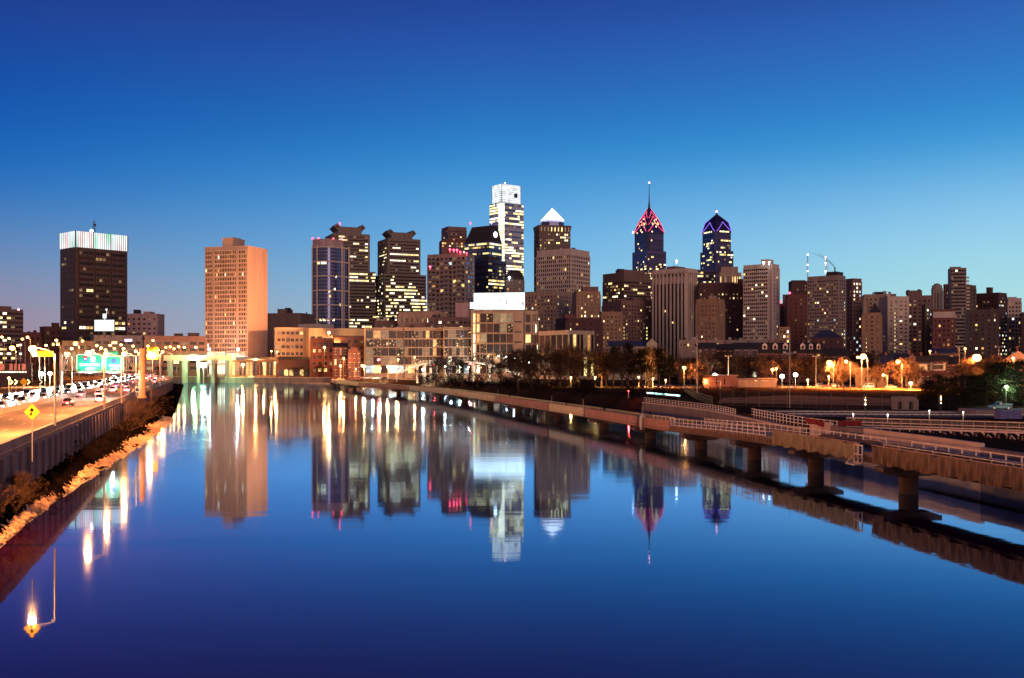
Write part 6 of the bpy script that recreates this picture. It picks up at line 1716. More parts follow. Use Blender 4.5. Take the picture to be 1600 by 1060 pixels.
def plant(protos, i, u, Y, hpx, label, group=None, zb=GZ, base=12.0, y_off=0):
    """a tree at photo column u, distance Y, its top hpx photo pixels above its foot"""
    h = hpx * Y / F; pr = protos[i % len(protos)]; sc = h / TOP.get(pr.name, base)
    if pr.name not in _used:
        _used.add(pr.name); o = pr; o.location = (X(u, Y), Y, zb); o.rotation_euler = (0, 0, TR.uniform(0, 6)); o.scale = (sc, sc, sc); o['label'] = label
        if group: o['group'] = group
        return o
    return dup(pr, (X(u, Y), Y, zb), TR.uniform(0, 6.28), sc, label, group)

G1 = 'bare riverside trees before the grid offices'
for i, (u, Y, h, l) in enumerate([
        (655, 500, 26, 'small dark bare tree at the foot of the footbridge ramp'), (682, 470, 40, 'dark forked bare tree before the footbridge piers'), (702, 478, 44, 'bare tree with dense twigs before the red traffic glow'),
        (722, 470, 38, 'bare tree under the middle of the footbridge'), (746, 460, 46, 'tall bare tree before the lit stair column of the billboard building'), (764, 470, 40, 'leaning bare tree by the descending footbridge'),
        (782, 462, 36, 'bare tree where the footbridge ramp comes down'), (806, 470, 40, 'bare tree beside the small hooked lamps'), (830, 450, 60, 'large hazy bare tree before the billboard building corner'),
        (852, 455, 66, 'tallest hazy bare tree under the low glass-fronted office'), (874, 450, 60, 'wide grey bare tree under the glass-fronted office'), (896, 445, 62, 'dense grey bare tree before the glass-fronted office end'),
        (918, 440, 58, 'pale grey bare tree lit from the riverside path'), (940, 450, 52, 'bare tree between the pale grey tree and the dark pines')]):
    plant(BARE, i, u, Y, h * 1.12, l, G1)
for i, (u, Y, h, l) in enumerate([(958, 420, 70, 'dark layered pine by the cream gabled building'), (982, 410, 74, 'tall dark pine in the middle of the pine clump'), (1003, 405, 66, 'dark pine beside the lit pole'),
        (1030, 410, 66, 'broad dark pine at the edge of the playground lights'), (1046, 415, 54, 'smaller pine next to the red-lit tree')]):
    plant(PINE, i, u, Y, h, l, 'dark pines by the playground', base=14.5)
for i in range(16):
    u = 812 + i * 14 + TR.uniform(-5, 5)
    plant(BARE, i + 2, u, TR.uniform(405, 440), TR.uniform(50, 74), '%s tall dark bare tree on the riverbank, counting from the footbridge' % ORD[i], 'tall dark bare trees on the riverbank')
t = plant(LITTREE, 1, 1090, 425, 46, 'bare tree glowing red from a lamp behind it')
G2 = 'brown bare trees beyond the field'
spots = []
for u in range(1066, 1600, 9): spots.append((u + TR.uniform(-4, 4), TR.uniform(470, 640), TR.uniform(30, 46)))
for i, (u, Y, h) in enumerate(spots[:60]):
    plant(BARE, i, u, Y, h * 1.1, '%s brown bare tree along the dark tree line beyond the field, counting from the pines' % ORD[i], G2)
for i, (u, Y, h, l) in enumerate([(1168, 480, 44, 'wide brown bare tree behind the recreation building'), (1190, 478, 40, 'brown bare tree behind the annex with clerestory windows'), (1318, 400, 48, 'bare tree lit amber by the star-bright lamp'),
        (1308, 410, 40, 'bare tree standing by the parked cars'), (1370, 415, 36, 'small bare tree before the plain tan wall'), (1404, 410, 48, 'bare tree glowing amber around its lamp'), (1424, 412, 40, 'bare tree beside the small flat-roofed shop'),
        (1150, 470, 38, 'rounded brown bare tree behind the rooftop of the recreation building'), (1262, 450, 42, 'bare tree between two white path lamps'), (1286, 470, 46, 'bare tree behind the parked red-lit cars'),
        (1520, 330, 60, 'bare tree beneath the brightest orange lamp'), (1548, 300, 66, 'bare tree catching red light beside the dark evergreens'), (1585, 260, 60, 'bare tree touched by green light at the edge of the lot')]):
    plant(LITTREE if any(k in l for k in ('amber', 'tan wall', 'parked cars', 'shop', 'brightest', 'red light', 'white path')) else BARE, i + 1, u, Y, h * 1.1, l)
spots = [(1064 + k * 11.5 + TR.uniform(-5, 5), TR.uniform(440, 500), TR.uniform(40, 56)) for k in range(22)]
for i, (u, Y, h) in enumerate(spots):
    plant(BARE, i, u, Y, h, '%s large dark bare tree screening the houses behind the field, counting from the pines' % ORD[i], 'large dark bare trees before the houses')
G3 = 'dark evergreens by the pickup truck'
for i, (u, Y, h, l) in enumerate([(1452, 236, 46, 'first dark rounded evergreen next to the dugout'), (1466, 228, 58, 'tallest dark evergreen of the clump near the dugout'), (1484, 232, 50, 'dark evergreen with white sparkles of light below'),
        (1502, 236, 54, 'dark evergreen under the brightest orange lamp'), (1522, 240, 52, 'wide dark evergreen in the middle of the clump'), (1542, 236, 58, 'dark evergreen beside the red-lit bare tree'),
        (1562, 246, 70, 'tall black evergreen behind the pickup truck'), (1578, 240, 76, 'tall black evergreen cut by the photo edge'), (1600, 236, 80, 'black evergreen half outside the photo edge')]):
    plant(YEW, i, u, Y, h, l, G3, base=8.6)
for i in range(9):
    plant(YEW, i, 1280 + i * 32 + TR.uniform(-8, 8), TR.uniform(560, 640), TR.uniform(22, 34), '%s dark evergreen on the hillside below the apartment blocks, counting from the blue-roofed hall' % ORD[i], 'dark hillside evergreens', base=8.6)
# scrub on the right bank: many small shrubs
G4 = 'bare scrub along the dark right bank'
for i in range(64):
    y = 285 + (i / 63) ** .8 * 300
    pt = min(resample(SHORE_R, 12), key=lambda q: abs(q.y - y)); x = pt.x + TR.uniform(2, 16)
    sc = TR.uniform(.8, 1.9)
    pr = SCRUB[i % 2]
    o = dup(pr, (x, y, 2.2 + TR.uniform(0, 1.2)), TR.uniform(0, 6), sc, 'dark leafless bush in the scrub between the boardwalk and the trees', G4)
# shrubs by the retaining wall
def on_bank(Y, off):
    q = ROAD.off(ROAD.near_y(Y), -off)[0]; return (q.x, q.y, max(.3, 1.9 - .7 * off))
for (Y, off, sc, l) in ((82, .8, .95, 'large bare straw-coloured bush against the wall at the photo edge'), (86, 1.1, .75, 'low spiky bush spreading over the stones below the merge sign'), (91, .7, .9, 'tangled bare bush just past the spiky one by the wall'), (74, .5, .9, 'bush half outside the photo at the wall foot'),
        (205, 2.4, 2.0, 'reddish brown rounded bush on the bank below the gantry column'), (222, 2.6, 1.8, 'reddish bush next to the rounded one on the bank'), (245, 2.6, 1.5, 'small dark bush near the tip of the stone strip'), (190, 2.0, 1.1, 'thin bush clinging to the wall foot'), (300, 2.5, 1.9, 'dark bush far along the bank')):
    x, y, z = on_bank(Y, off); dup(BRUSH[int(Y) % 3], (x, y, z), TR.uniform(0, 6), sc, l, 'bushes on the highway bank')
for pr in BRUSH + SCRUB:
    if pr.name not in _used: pr.location = (60 + TR.uniform(0, 10), 300 + TR.uniform(0, 60), 3.4); pr['label'] = 'dark leafless bush in the scrub between the boardwalk and the trees'; pr['group'] = G4
x, y, z = on_bank(90, 1.0)
t = dup(BARE[1], (x, y, z), 1.0, .40, 'thin forked sapling standing by the merge sign below the wall', 'bushes on the highway bank')
# far left trees behind the highway
for i, (u, Y, h) in enumerate([(20, 560, 30), (58, 560, 34), (84, 540, 30), (112, 520, 28), (132, 540, 26), (205, 620, 22), (250, 640, 22), (460, 690, 18), (500, 690, 24), (470, 684, 20), (545, 640, 20)]):
    plant(BARE, i, u, Y, h, ['bare tree behind the highway lamps near the office block', 'bare tree in front of the low rust warehouse', 'bare tree by the dark brick warehouse', 'bare tree behind the green highway sign', 'bare tree above the green highway sign', 'bare tree beyond the gantry column',
        'bare tree by the long tan block', 'small bare tree before the boat house', 'bare tree before the orange brick loft', 'small bare tree at the boat house end', 'bare tree by the gabled brick houses'][i], 'bare trees on the far bank')

# ------------------------------------------------------------------ lamps
ORANGE = (1.0, .31, .07); GOLD = (1.0, .48, .14); WHITE = (1.0, .92, .78); GREEN = (.72, 1.0, .62); RED = (1.0, .06, .05)
M['lamp_o'] = lit('sodium_lamp', (1.0, .52, .12), 9, .95, 1.05); M['lamp_g'] = lit('gold_lamp', (1.0, .64, .22), 9, .95, 1.05); M['lamp_w'] = lit('white_lamp', (1.0, .97, .88), 30, .95, 1.05)
M['lamp_gr'] = lit('green_white_lamp', (.80, 1.0, .70), 40, .95, 1.05); M['lamp_r'] = lit('red_lamp', (1.0, .05, .05), 14, .95, 1.05)
PW = 2.2
LC = {'o': ORANGE, 'g': GOLD, 'w': WHITE, 'gr': GREEN, 'r': RED}
def lamp(u, v, Y, col='o', power=9000, r=.5, label='', group=None, zb=None, kind='cobra', arm=None, name='street_lamp', side=-1, light=True):
    x, z = X(u, Y), Z(v, Y); zb = GZ if zb is None else zb; h = z - zb
    arm = (1.6 if kind == 'cobra' else 0) if arm is None else arm
    o = thing(name, label, 'street lamp', (x - side * arm, Y, zb), 0, group)
    mb = MB()
    if kind == 'cobra':
        mb.tube((0, 0, 0), (0, 0, h * .93), .13, .08, 6)
        pts = [(0, 0, h * .93), (side * arm * .35, 0, h * .985), (side * arm, 0, h + r * .5)]
        for p, q in zip(pts, pts[1:]): mb.tube(p, q, .06, .05, 5)
    else: mb.tube((0, 0, 0), (0, 0, h - r * .7), .11, .08, 6); mb.tube((0, 0, 0), (0, 0, .6), .22, .18, 6)
    mb.build('pole', M['metal'], o)
    mb = MB(); mb.lathe([(r * .55, r * .62), (r * .45, r * .82), (r * .12, r * .95)], 10); put('lamp_hood', mb.mesh('lamp_hood', M['darkmetal']), o, (side * arm, 0, h + r * .12))
    key = ('lamp', r, col)
    if key not in _WM: q = MB(); q.ball((0, 0, 0), r, 10, 6, .85); _WM[key] = q.mesh('lamp_globe', M['lamp_' + col], smooth=True)
    put('lamp_globe', _WM[key], o, (side * arm, 0, h))
    if light: lamp_light(o, (side * arm, -r - .3, h - .1) if kind == 'post' else (side * arm, -.15, h - r - .15), power * PW, LC[col], r * .7)
    return o
# along the highway parapet
for i, (u, uh, vh, vb, l) in enumerate([(86, 51, 545, 665, 'tall lamp post on the parapet just past the yellow merge sign'), (163, 138, 552, 640, 'lamp post on the parapet standing before the two green signs'), (190, 166, 554, 630, 'lamp post on the parapet between the green signs and gantry column'),
        (213, 194, 553, 620, 'lamp post on the parapet hidden behind the gantry column'), (250, 234, 551, 604, 'lamp post on the parapet with the small yellow board'), (268, 254, 550, 590, 'lamp post where the parapet bends away')]):
    Y = (CAMH - 6.9) * F / (vb - VH)
    lamp(uh, vh, Y, 'o', 30000 if Y < 140 else 22000, .36 + Y * .0008, l, 'lamp posts on the highway parapet', RZ + .9, arm=(u - uh) * Y / F)
q = ROAD.off(ROAD.near_y(78), 1.8)[0]
lamp(800 + q.x / q.y * F, VH - 2.0 / q.y * F, q.y, 'o', 30000, .4, 'lamp post on the parapet nearest the camera, at the edge of the photo', 'lamp posts on the highway parapet', RZ + .9, arm=1.8)
# scrub covering the highway bank
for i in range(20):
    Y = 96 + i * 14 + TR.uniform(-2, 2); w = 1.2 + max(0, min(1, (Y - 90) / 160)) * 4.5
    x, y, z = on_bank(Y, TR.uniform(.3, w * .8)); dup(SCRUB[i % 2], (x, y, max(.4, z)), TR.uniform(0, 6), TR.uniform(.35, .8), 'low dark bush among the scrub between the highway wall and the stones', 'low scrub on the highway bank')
GL = 'orange lamps crowding behind the highway bend'
cl = [(3, 527, 640), (14, 529, 660), (43, 527, 560), (35, 530, 600), (19, 544, 420), (54, 553, 330), (88, 532, 520), (90, 538, 560), (118, 537, 480), (105, 554, 330), (129, 533, 600), 
      (151, 540, 560), (158, 544, 600), (165, 547, 520), (172, 540, 640), (189, 539, 640), (193, 545, 520), (208, 541, 620), (212, 549, 560), (218, 553, 520), (231, 541, 660), 
      (239, 532, 700), (247, 547, 560), (259, 543, 680), (266, 542, 690), (272, 545, 640), (279, 542, 690), (288, 543, 690), (306, 543, 690), (112, 545, 600), (145, 548, 610), (179, 545, 660), (72, 540, 640), (28, 540, 640)]
big = {(19, 544), (50, 544), (54, 553), (118, 537), (105, 554), (138, 551), (194, 553), (234, 550)}
for u, v, Y in cl:
    bg_ = (u, v) in big; far_ = .18 if Y > 590 else 1
    lamp(u, v, Y, 'o' if (u * 7 + v) % 3 else 'g', 16000 if bg_ else 9000 * far_, (1.15 if bg_ else .75) * (Y / 500) ** .5, 'orange lamp on a tall pole among the many glowing behind the highway bend', GL)
GQ = 'lamps along the lit quay'
for u, v, Y, c, pw, r, l in [
        (380, 570, 690, 'g', 26000, 1.5, 'big golden quay lamp with its bright trail before the long riverside shed'), (373, 561, 720, 'o', 8000, .7, 'small orange lamp above the riverside shed'),
        (400, 561, 712, 'o', 70000, .7, 'small orange lamp over the shed near the salmon tower end wall'), (412, 568, 692, 'o', 8000, .7, 'orange lamp before the boat house corner'), (430, 567, 690, 'g', 9000, .8, 'golden lamp at the boat house front'),
        (424, 549, 725, 'o', 3500, .9, 'golden lamp by the foot of the parking garage'), (433, 550, 725, 'o', 3500, .9, 'second golden lamp at the foot of the parking garage'), (514, 520, 716, 'g', 30000, 1.5, 'bright golden lamp high on the heavy-corniced building'),
        (507, 543, 680, 'o', 16000, 1.2, 'bright orange lamp against the brick loft'), (526, 537, 700, 'o', 8000, .6, 'small orange lamp above the brick houses'), (537, 560, 640, 'o', 12000, .8, 'orange lamp before the gabled brick house'),
        (532, 572, 632, 'o', 16000, 1.1, 'bright orange lamp at the door of the brick houses'), (569, 573, 625, 'g', 24000, 1.4, 'brilliant pale gold lamp at the quay corner'), (556, 577, 630, 'o', 8000, .6, 'small orange lamp near the quay corner'),
        (583, 574, 625, 'w', 10000, .9, 'white lamp beside the brilliant quay corner lamp'), (594, 576, 546, 'g', 9000, .7, 'golden lamp under the amber grid office corner'), (606, 573, 546, 'g', 12000, .9, 'golden lamp before the footbridge foot'),
        (620, 574, 546, 'g', 12000, .9, 'golden lamp right at the footbridge foot'), (622, 562, 640, 'o', 9000, .8, 'orange lamp on the grid office wall above the footbridge'), (648, 558, 645, 'o', 8000, .6, 'orange lamp on a leaning arm by the grid offices'),
        (661, 578, 546, 'w', 14000, 1.0, 'cold white lamp between the footbridge piers'), (696, 573, 546, 'w', 8000, .7, 'white lamp under the middle footbridge span'), (705, 563, 640, 'w', 6000, .5, 'small white lamp above the footbridge rail'),
        (719, 574, 546, 'gr', 9000, .8, 'greenish lamp under the footbridge'), (732, 574, 546, 'w', 9000, .7, 'white lamp near the red glow under the footbridge'), (742, 560, 630, 'g', 6000, .5, 'small golden lamp over the footbridge crest'),
        (763, 557, 620, 'o', 6000, .6, 'orange lamp before the billboard building base')]:
    o = lamp(u, v, Y, c, pw * .8, r * .72, l, GQ, kind='post')
    if (u, v) == (514, 520):                  # spot added above this lamp brightens the salmon tower's blank end wall
        sp = lamp_light(o, (-1.5, 1.0, Z(v, Y) - GZ + 9), 360000, (1, .40, .17), .8, 'SPOT', 'flood_beam'); sp.data.spot_size = rad(78); sp.data.spot_blend = .6
        sp.rotation_euler = (P(404, 455, 752) - P(u, v, Y)).to_track_quat('-Z', 'Y').to_euler()
for u, v, l in ((592, 562, 'red traffic glow lamp before the grid office'), (680, 570, 'large red signal lamp above the footbridge'), (735, 568, 'red signal lamp near the billboard building stairs')):
    lamp(u, v, 600, 'r', 5000, .9, l, 'red signals by the footbridge', kind='post', name='signal_lamp')
for i, (u, v) in enumerate(((779, 556), (791, 558), (803, 560), (815, 565), (827, 567))):
    lamp(u, v, 540, 'w', 2500, .42, '%s hooked pale lamp in the row descending from the billboard building' % ORD[i], 'hooked lamps along the footbridge ramp', arm=1.4, side=1)
# floodlight under the rail bridge
f = thing('floodlight', 'dazzling green-white floodlight on the bank under the rail bridge', 'floodlight', (X(318, 680), 680, 0))
mb = MB(); mb.tube((0, 0, -1), (0, 0, Z(571, 680) - 1), .3, .2, 8); mb.build('pole', M['metal'], f)
mb = MB(); mb.box(0, .5, Z(571, 680), 4.2, .8, 3.2); mb.build('housing', M['darkmetal'], f)
mb = MB(); mb.box(0, 0, Z(571, 680), 3.8, .3, 2.8); mb.build('lens', M['lamp_gr'], f)
lamp_light(f, (0, -1.5, Z(571, 680)), 60000, (.5, 1, .4), 1.2); lamp_light(f, (-8, 4, Z(571, 680)), 22000, (.45, 1, .35), 1.2)
for u, l in ((327, 'row of white canopy lamps at the salmon tower foot'), (372, 'white canopy lamp by the second pavilion')):
    lamp(u, 546, 735, 'w', 9000, .9, l.replace('row of white canopy lamps', 'white canopy lamp'), GQ, kind='post')
# twin greenish lamps beside the highway
for u, l in ((65, 'greenish floodlight nearest the dark verge'), (78, 'greenish floodlight paired with its neighbour beside the lamp post')):
    lamp(u, 584, 330, 'gr', 5000, .62, l, 'twin greenish floodlights', kind='post')
lamp(14, 591, 260, 'g', 3000, .35, 'small low bollard lamp on the dark verge at the photo edge', None, zb=RZ, kind='post')
# right bank
GR = 'lamps around the ball field'
for u, v, Y, c, pw, r, k, l in [
        (1009, 567, 420, 'g', 14000, .55, 'post', 'golden lamp on the brightly lit pole among the pines'), (1069, 575, 420, 'o', 14000, .8, 'post', 'orange lamp beside the red-lit bare tree'), (1117, 586, 440, 'w', 9000, .8, 'post', 'white roof lamp on the recreation building'),
        (1207, 578, 430, 'o', 9000, .7, 'post', 'orange lamp over the annex with clerestory windows'), (1213, 576, 440, 'o', 6000, .5, 'post', 'smaller orange lamp beside the annex lamp'), (1222, 588, 410, 'w', 2000, .85, 'post', 'round white path lamp just past the annex'),
        (1243, 586, 410, 'w', 2000, .85, 'post', 'round white path lamp beyond the tall field pole'), (1296, 567, 400, 'o', 34000, 1.15, 'cobra', 'bright orange lamp before the amber bare tree'), (1295, 588, 420, 'g', 5000, .45, 'post', 'small golden lamp by the parked cars'),
        (1322, 565, 390, 'o', 12000, .6, 'cobra', 'orange lamp just above the amber bare tree crown'), (1349, 557, 390, 'o', 36000, 1.15, 'cobra', 'star-bright orange lamp on the tall pole by the plain tan wall'), (1340, 558.5, 392, 'o', 9000, .5, 'cobra', 'small orange lamp on the other arm of the tall pole by the tan wall'),
        (1403, 565, 400, 'o', 26000, .8, 'cobra', 'orange lamp inside the glowing bare tree'), (1423, 599, 380, 'g', 9000, .7, 'post', 'low golden lamp by the flat-roofed shop'), (1526, 559, 330, 'o', 70000, 1.35, 'cobra', 'brightest orange lamp of all above the dark evergreens'),
        (1508, 545, 420, 'o', 5000, .5, 'post', 'small orange lamp near the twin-headed pole'), (1453, 549, 520, 'g', 4000, .5, 'post', 'small golden lamp on the slope above the brick houses'), (1262, 594, 430, 'g', 9000, .5, 'post', 'golden lamp lighting the park path'),
        (1380, 586, 400, 'o', 14000, .45, 'cobra', 'orange lamp by the plain tan wall end'), (1583, 560, 300, 'o', 6000, .4, 'post', 'orange lamp at the edge beside the salmon house')]:
    lamp(u, v, Y, c, pw, r, l, GR, kind=k)
lamp(1572, 604, 236, 'gr', 2500, .25, 'small greenish lamp among the black evergreens', None, kind='post')
# ground lamps of the playground under the pines
for u, v, c, l in ((998, 590, 'g', 'low golden playground lamp under the pines'), (1020, 592, 'o', 'low orange playground lamp between pine trunks'), (1040, 594, 'o', 'low orange playground lamp at the pine clump end'), (1102, 596, 'o', 'low orange lamp beside the recreation building'),
                   (930, 590, 'g', 'low golden lamp glinting through the bare trees'), (892, 590, 'g', 'low pale lamp glinting behind the grey bare trees')):
    lamp(u, v, 430, c, 1800 if u == 1102 else 6000, .4, l, 'low lamps under the trees', kind='post')
lamp(982, 611, 300, 'r', 150, .2, 'tiny red marker lamp on the dark bank', None, kind='post', name='marker_lamp')
for i, (u, v, l) in enumerate([(1333, 647, 'tiny white marker light in the dark rail yard under the field fence'), (1387, 648, 'tiny white marker light on a post near the netting in the rail yard'), (1452, 642, 'tiny white marker light below the dugout corner'), (1505, 644, 'tiny white marker light beyond the dugout in the rail yard')]):
    lamp(u, v, 178, 'w', 60, .08, l, 'marker lights in the rail yard', zb=2.2, kind='post', name='marker_lamp')
for u, Y, h, l in ((1352, 190, 4.2, 'short signal mast with a row of small lights by the tracks'), (1470, 192, 4.4, 'signal mast with small lights beside the dugout')):
    o = thing('signal_mast', l, 'signal', (X(u, Y), Y, GZ)); mb = MB(); mb.tube((0, 0, -1), (0, 0, h), .09, .07, 6); mb.box(0, .1, h - .9, .5, .12, 1.9); mb.build('mast', M['darkmetal'], o)
    for k in range(4):
        q = MB(); q.ball((0, 0, 0), .07, 8, 5); put('signal_light', q.mesh('signal_light', M['lamp_w' if k % 2 else 'lamp_o']), o, (0, -.1, h - .3 - k * .42))
# LED strip on the sea wall
s = thing('light_strip', 'glowing cyan-white strip light along the sea wall', 'strip light', (*on_level(1036, 615.5, 4.9).to_2d(), 4.9), 0)
p, q = on_level(1011, 614, 4.9), on_level(1062, 618.5, 4.9)
mb = MB(); mb.beam(p - s.location, q - s.location, .25, .35); mb.build('light_tube', lit('cyan_tube', (.5, 1, .92), 3), s)
mb = MB(); mb.beam(p - s.location + Vector((0, .2, -.3)), q - s.location + Vector((0, .2, -.3)), .3, .25)
for t in (0.02, .5, .98): c = p.lerp(q, t) - s.location; mb.beam(c + Vector((0, .2, -3)), c + Vector((0, .2, 0)), .12, .12)
mb.build('bracket', M['darkmetal'], s)
# tall field floodlight poles
for u, vt, Y, l in ((1089, 524, 330, 'tall slim field pole in front of the red-lit tree'), (1138, 556, 440, 'shorter field pole behind the recreation building'), (1234, 519, 236, 'tall slim field pole at the edge of the ball field'), (1275, 556, 440, 'thin pole by the parked cars'),
                    (1499, 541, 400, 'tall twin-headed pole by the brick houses'), (1561, 541, 380, 'tall twin-headed pole beyond the brightest lamp')):
    o = thing('field_pole', l, 'pole', (X(u, Y), Y, GZ)); h = Z(vt, Y) - GZ; mb = MB(); mb.tube((0, 0, 0), (0, 0, h), .16 * Y / 330, .1 * Y / 330, 8); mb.build('pole', M['metal'], o)
    mb = MB(); hh = h * (.72 if h > 14 and 'slim' in l else .98); mb.box(0, 0, hh, 2.6, .12, .12)
    for x in (-1.2, 1.2): mb.box(x, -.1, hh + .2, .5, .35, .35)
    mb.build('crossarm', M['metal'], o)
# soccer goal
g = thing('goal_frame', 'white goal frame standing on the field', 'goal', (X(1117, 400), 400, GZ), rad(10)); mb = MB(); 
for x in (-2.4, 2.4): mb.tube((x, 0, 0), (x, 0, 3.1), .08, .08, 6); mb.tube((x, 0, 3.1), (x, 1.6, 0), .05, .05, 5)
mb.tube((-2.4, 0, 3.1), (2.4, 0, 3.1), .08, .08, 6); mb.build('frame', M['whitepaint'], g)
# fence around the field
def fence(pts, h, step, label):
    fp = Path(pts, 3); o = thing('chain_link_fence', label, 'fence', (*fp.at(fp.len / 2)[0], GZ)); d = 0; wm = MB(); prev = None
    while d <= fp.len:
        a = fp.at(d)[0]
        q = MB(); q.tube((0, 0, 0), (0, 0, h), .07, .06, 5)
        if ('post', h) not in _WM: _WM[('post', h)] = q.mesh('post', M['darkmetal'])
        put('post', _WM[('post', h)], o, (a.x - o.location.x, a.y - o.location.y, 0))
        if prev is not None:
            A, B2 = Vector((prev.x - o.location.x, prev.y - o.location.y, 0)), Vector((a.x - o.location.x, a.y - o.location.y, 0)); n = 10
            for hh in (.05, h * .5, h): wm.beam(A + Vector((0, 0, hh)), B2 + Vector((0, 0, hh)), .05, .05)
            for k in range(n):
                x0, x1 = A.lerp(B2, k / n), A.lerp(B2, (k + 1) / n)
                for j in range(6):
                    z0, z1 = h * j / 6, h * (j + 1) / 6
                    wm.beam(x0 + Vector((0, 0, z0)), x1 + Vector((0, 0, z1)), .016, .016); wm.beam(x0 + Vector((0, 0, z1)), x1 + Vector((0, 0, z0)), .016, .016)
        prev = a; d += step
    wm.build('wire_mesh', M['darkmetal'], o)
fence([gp(1432, 641), gp(1330, 640), gp(1230, 637), gp(1113, 633)], 3.6, 3.6, 'tall chain-link fence on dark posts along the near edge of the ball field')
fence([gp(1113, 633), gp(1085, 622), gp(1070, 612)], 2.0, 5, 'low chain-link fence at the shadowed end of the ball field')
fence([gp(1440, 611.5), gp(1330, 610), gp(1215, 607)], 1.3, 5, 'low fence between the park path and the field')

# ------------------------------------------------------------------ cars
M['carglass'] = glass('car_glass', (.01, .012, .015), .05); M['tyre'] = mat('tyre_rubber', (.012, .012, .012), .9); M['rim'] = mat('alloy_rim', (.4, .4, .4), .35, .1, 3, .9)
M['headlight'] = lit('headlamp', (1.0, .96, .86), 45, .95, 1.05); M['taillight'] = lit('tail_lamp', (1.0, .03, .05), 16, .95, 1.05); M['lampoff'] = glass('unlit_lamp', (.35, .35, .35), .1); M['redoff'] = glass('unlit_red_lamp', (.3, .01, .01), .1)
def paint(n, c):
    m = mat('car_paint_' + n, c, .28, .06, .8, .15); m.node_tree.nodes['Principled BSDF'].inputs['Coat Weight'].default_value = .6; return m
PAINT = {n: paint(n, c) for n, c in (('silver', (.38, .38, .38)), ('white', (.7, .7, .68)), ('black', (.015, .015, .017)), ('red', (.25, .015, .015)), ('blue', (.02, .05, .16)), ('grey', (.13, .13, .14)), ('teal', (.10, .34, .36)))}
def loft(mb, secs, mi=0):
    k = len(mb.v); m = len(secs[0])
    for s in secs: mb.v += s
    for i in range(len(secs) - 1):
        for j in range(m): q = (j + 1) % m; mb.f.append((k + i * m + j, k + i * m + q, k + (i + 1) * m + q, k + (i + 1) * m + j)); mb.m.append(mi)
    mb.f.append(tuple(k + j for j in reversed(range(m)))); mb.m.append(mi); e = k + (len(secs) - 1) * m; mb.f.append(tuple(e + j for j in range(m))); mb.m.append(mi)
def rsec(x, w, z0, z1, c=.12): return [(x, -w + c, z0), (x, w - c, z0), (x, w, z0 + c), (x, w, z1 - c * 1.4), (x, w - c * 1.2, z1), (x, -w + c * 1.2, z1), (x, -w, z1 - c * 1.4), (x, -w, z0 + c)]
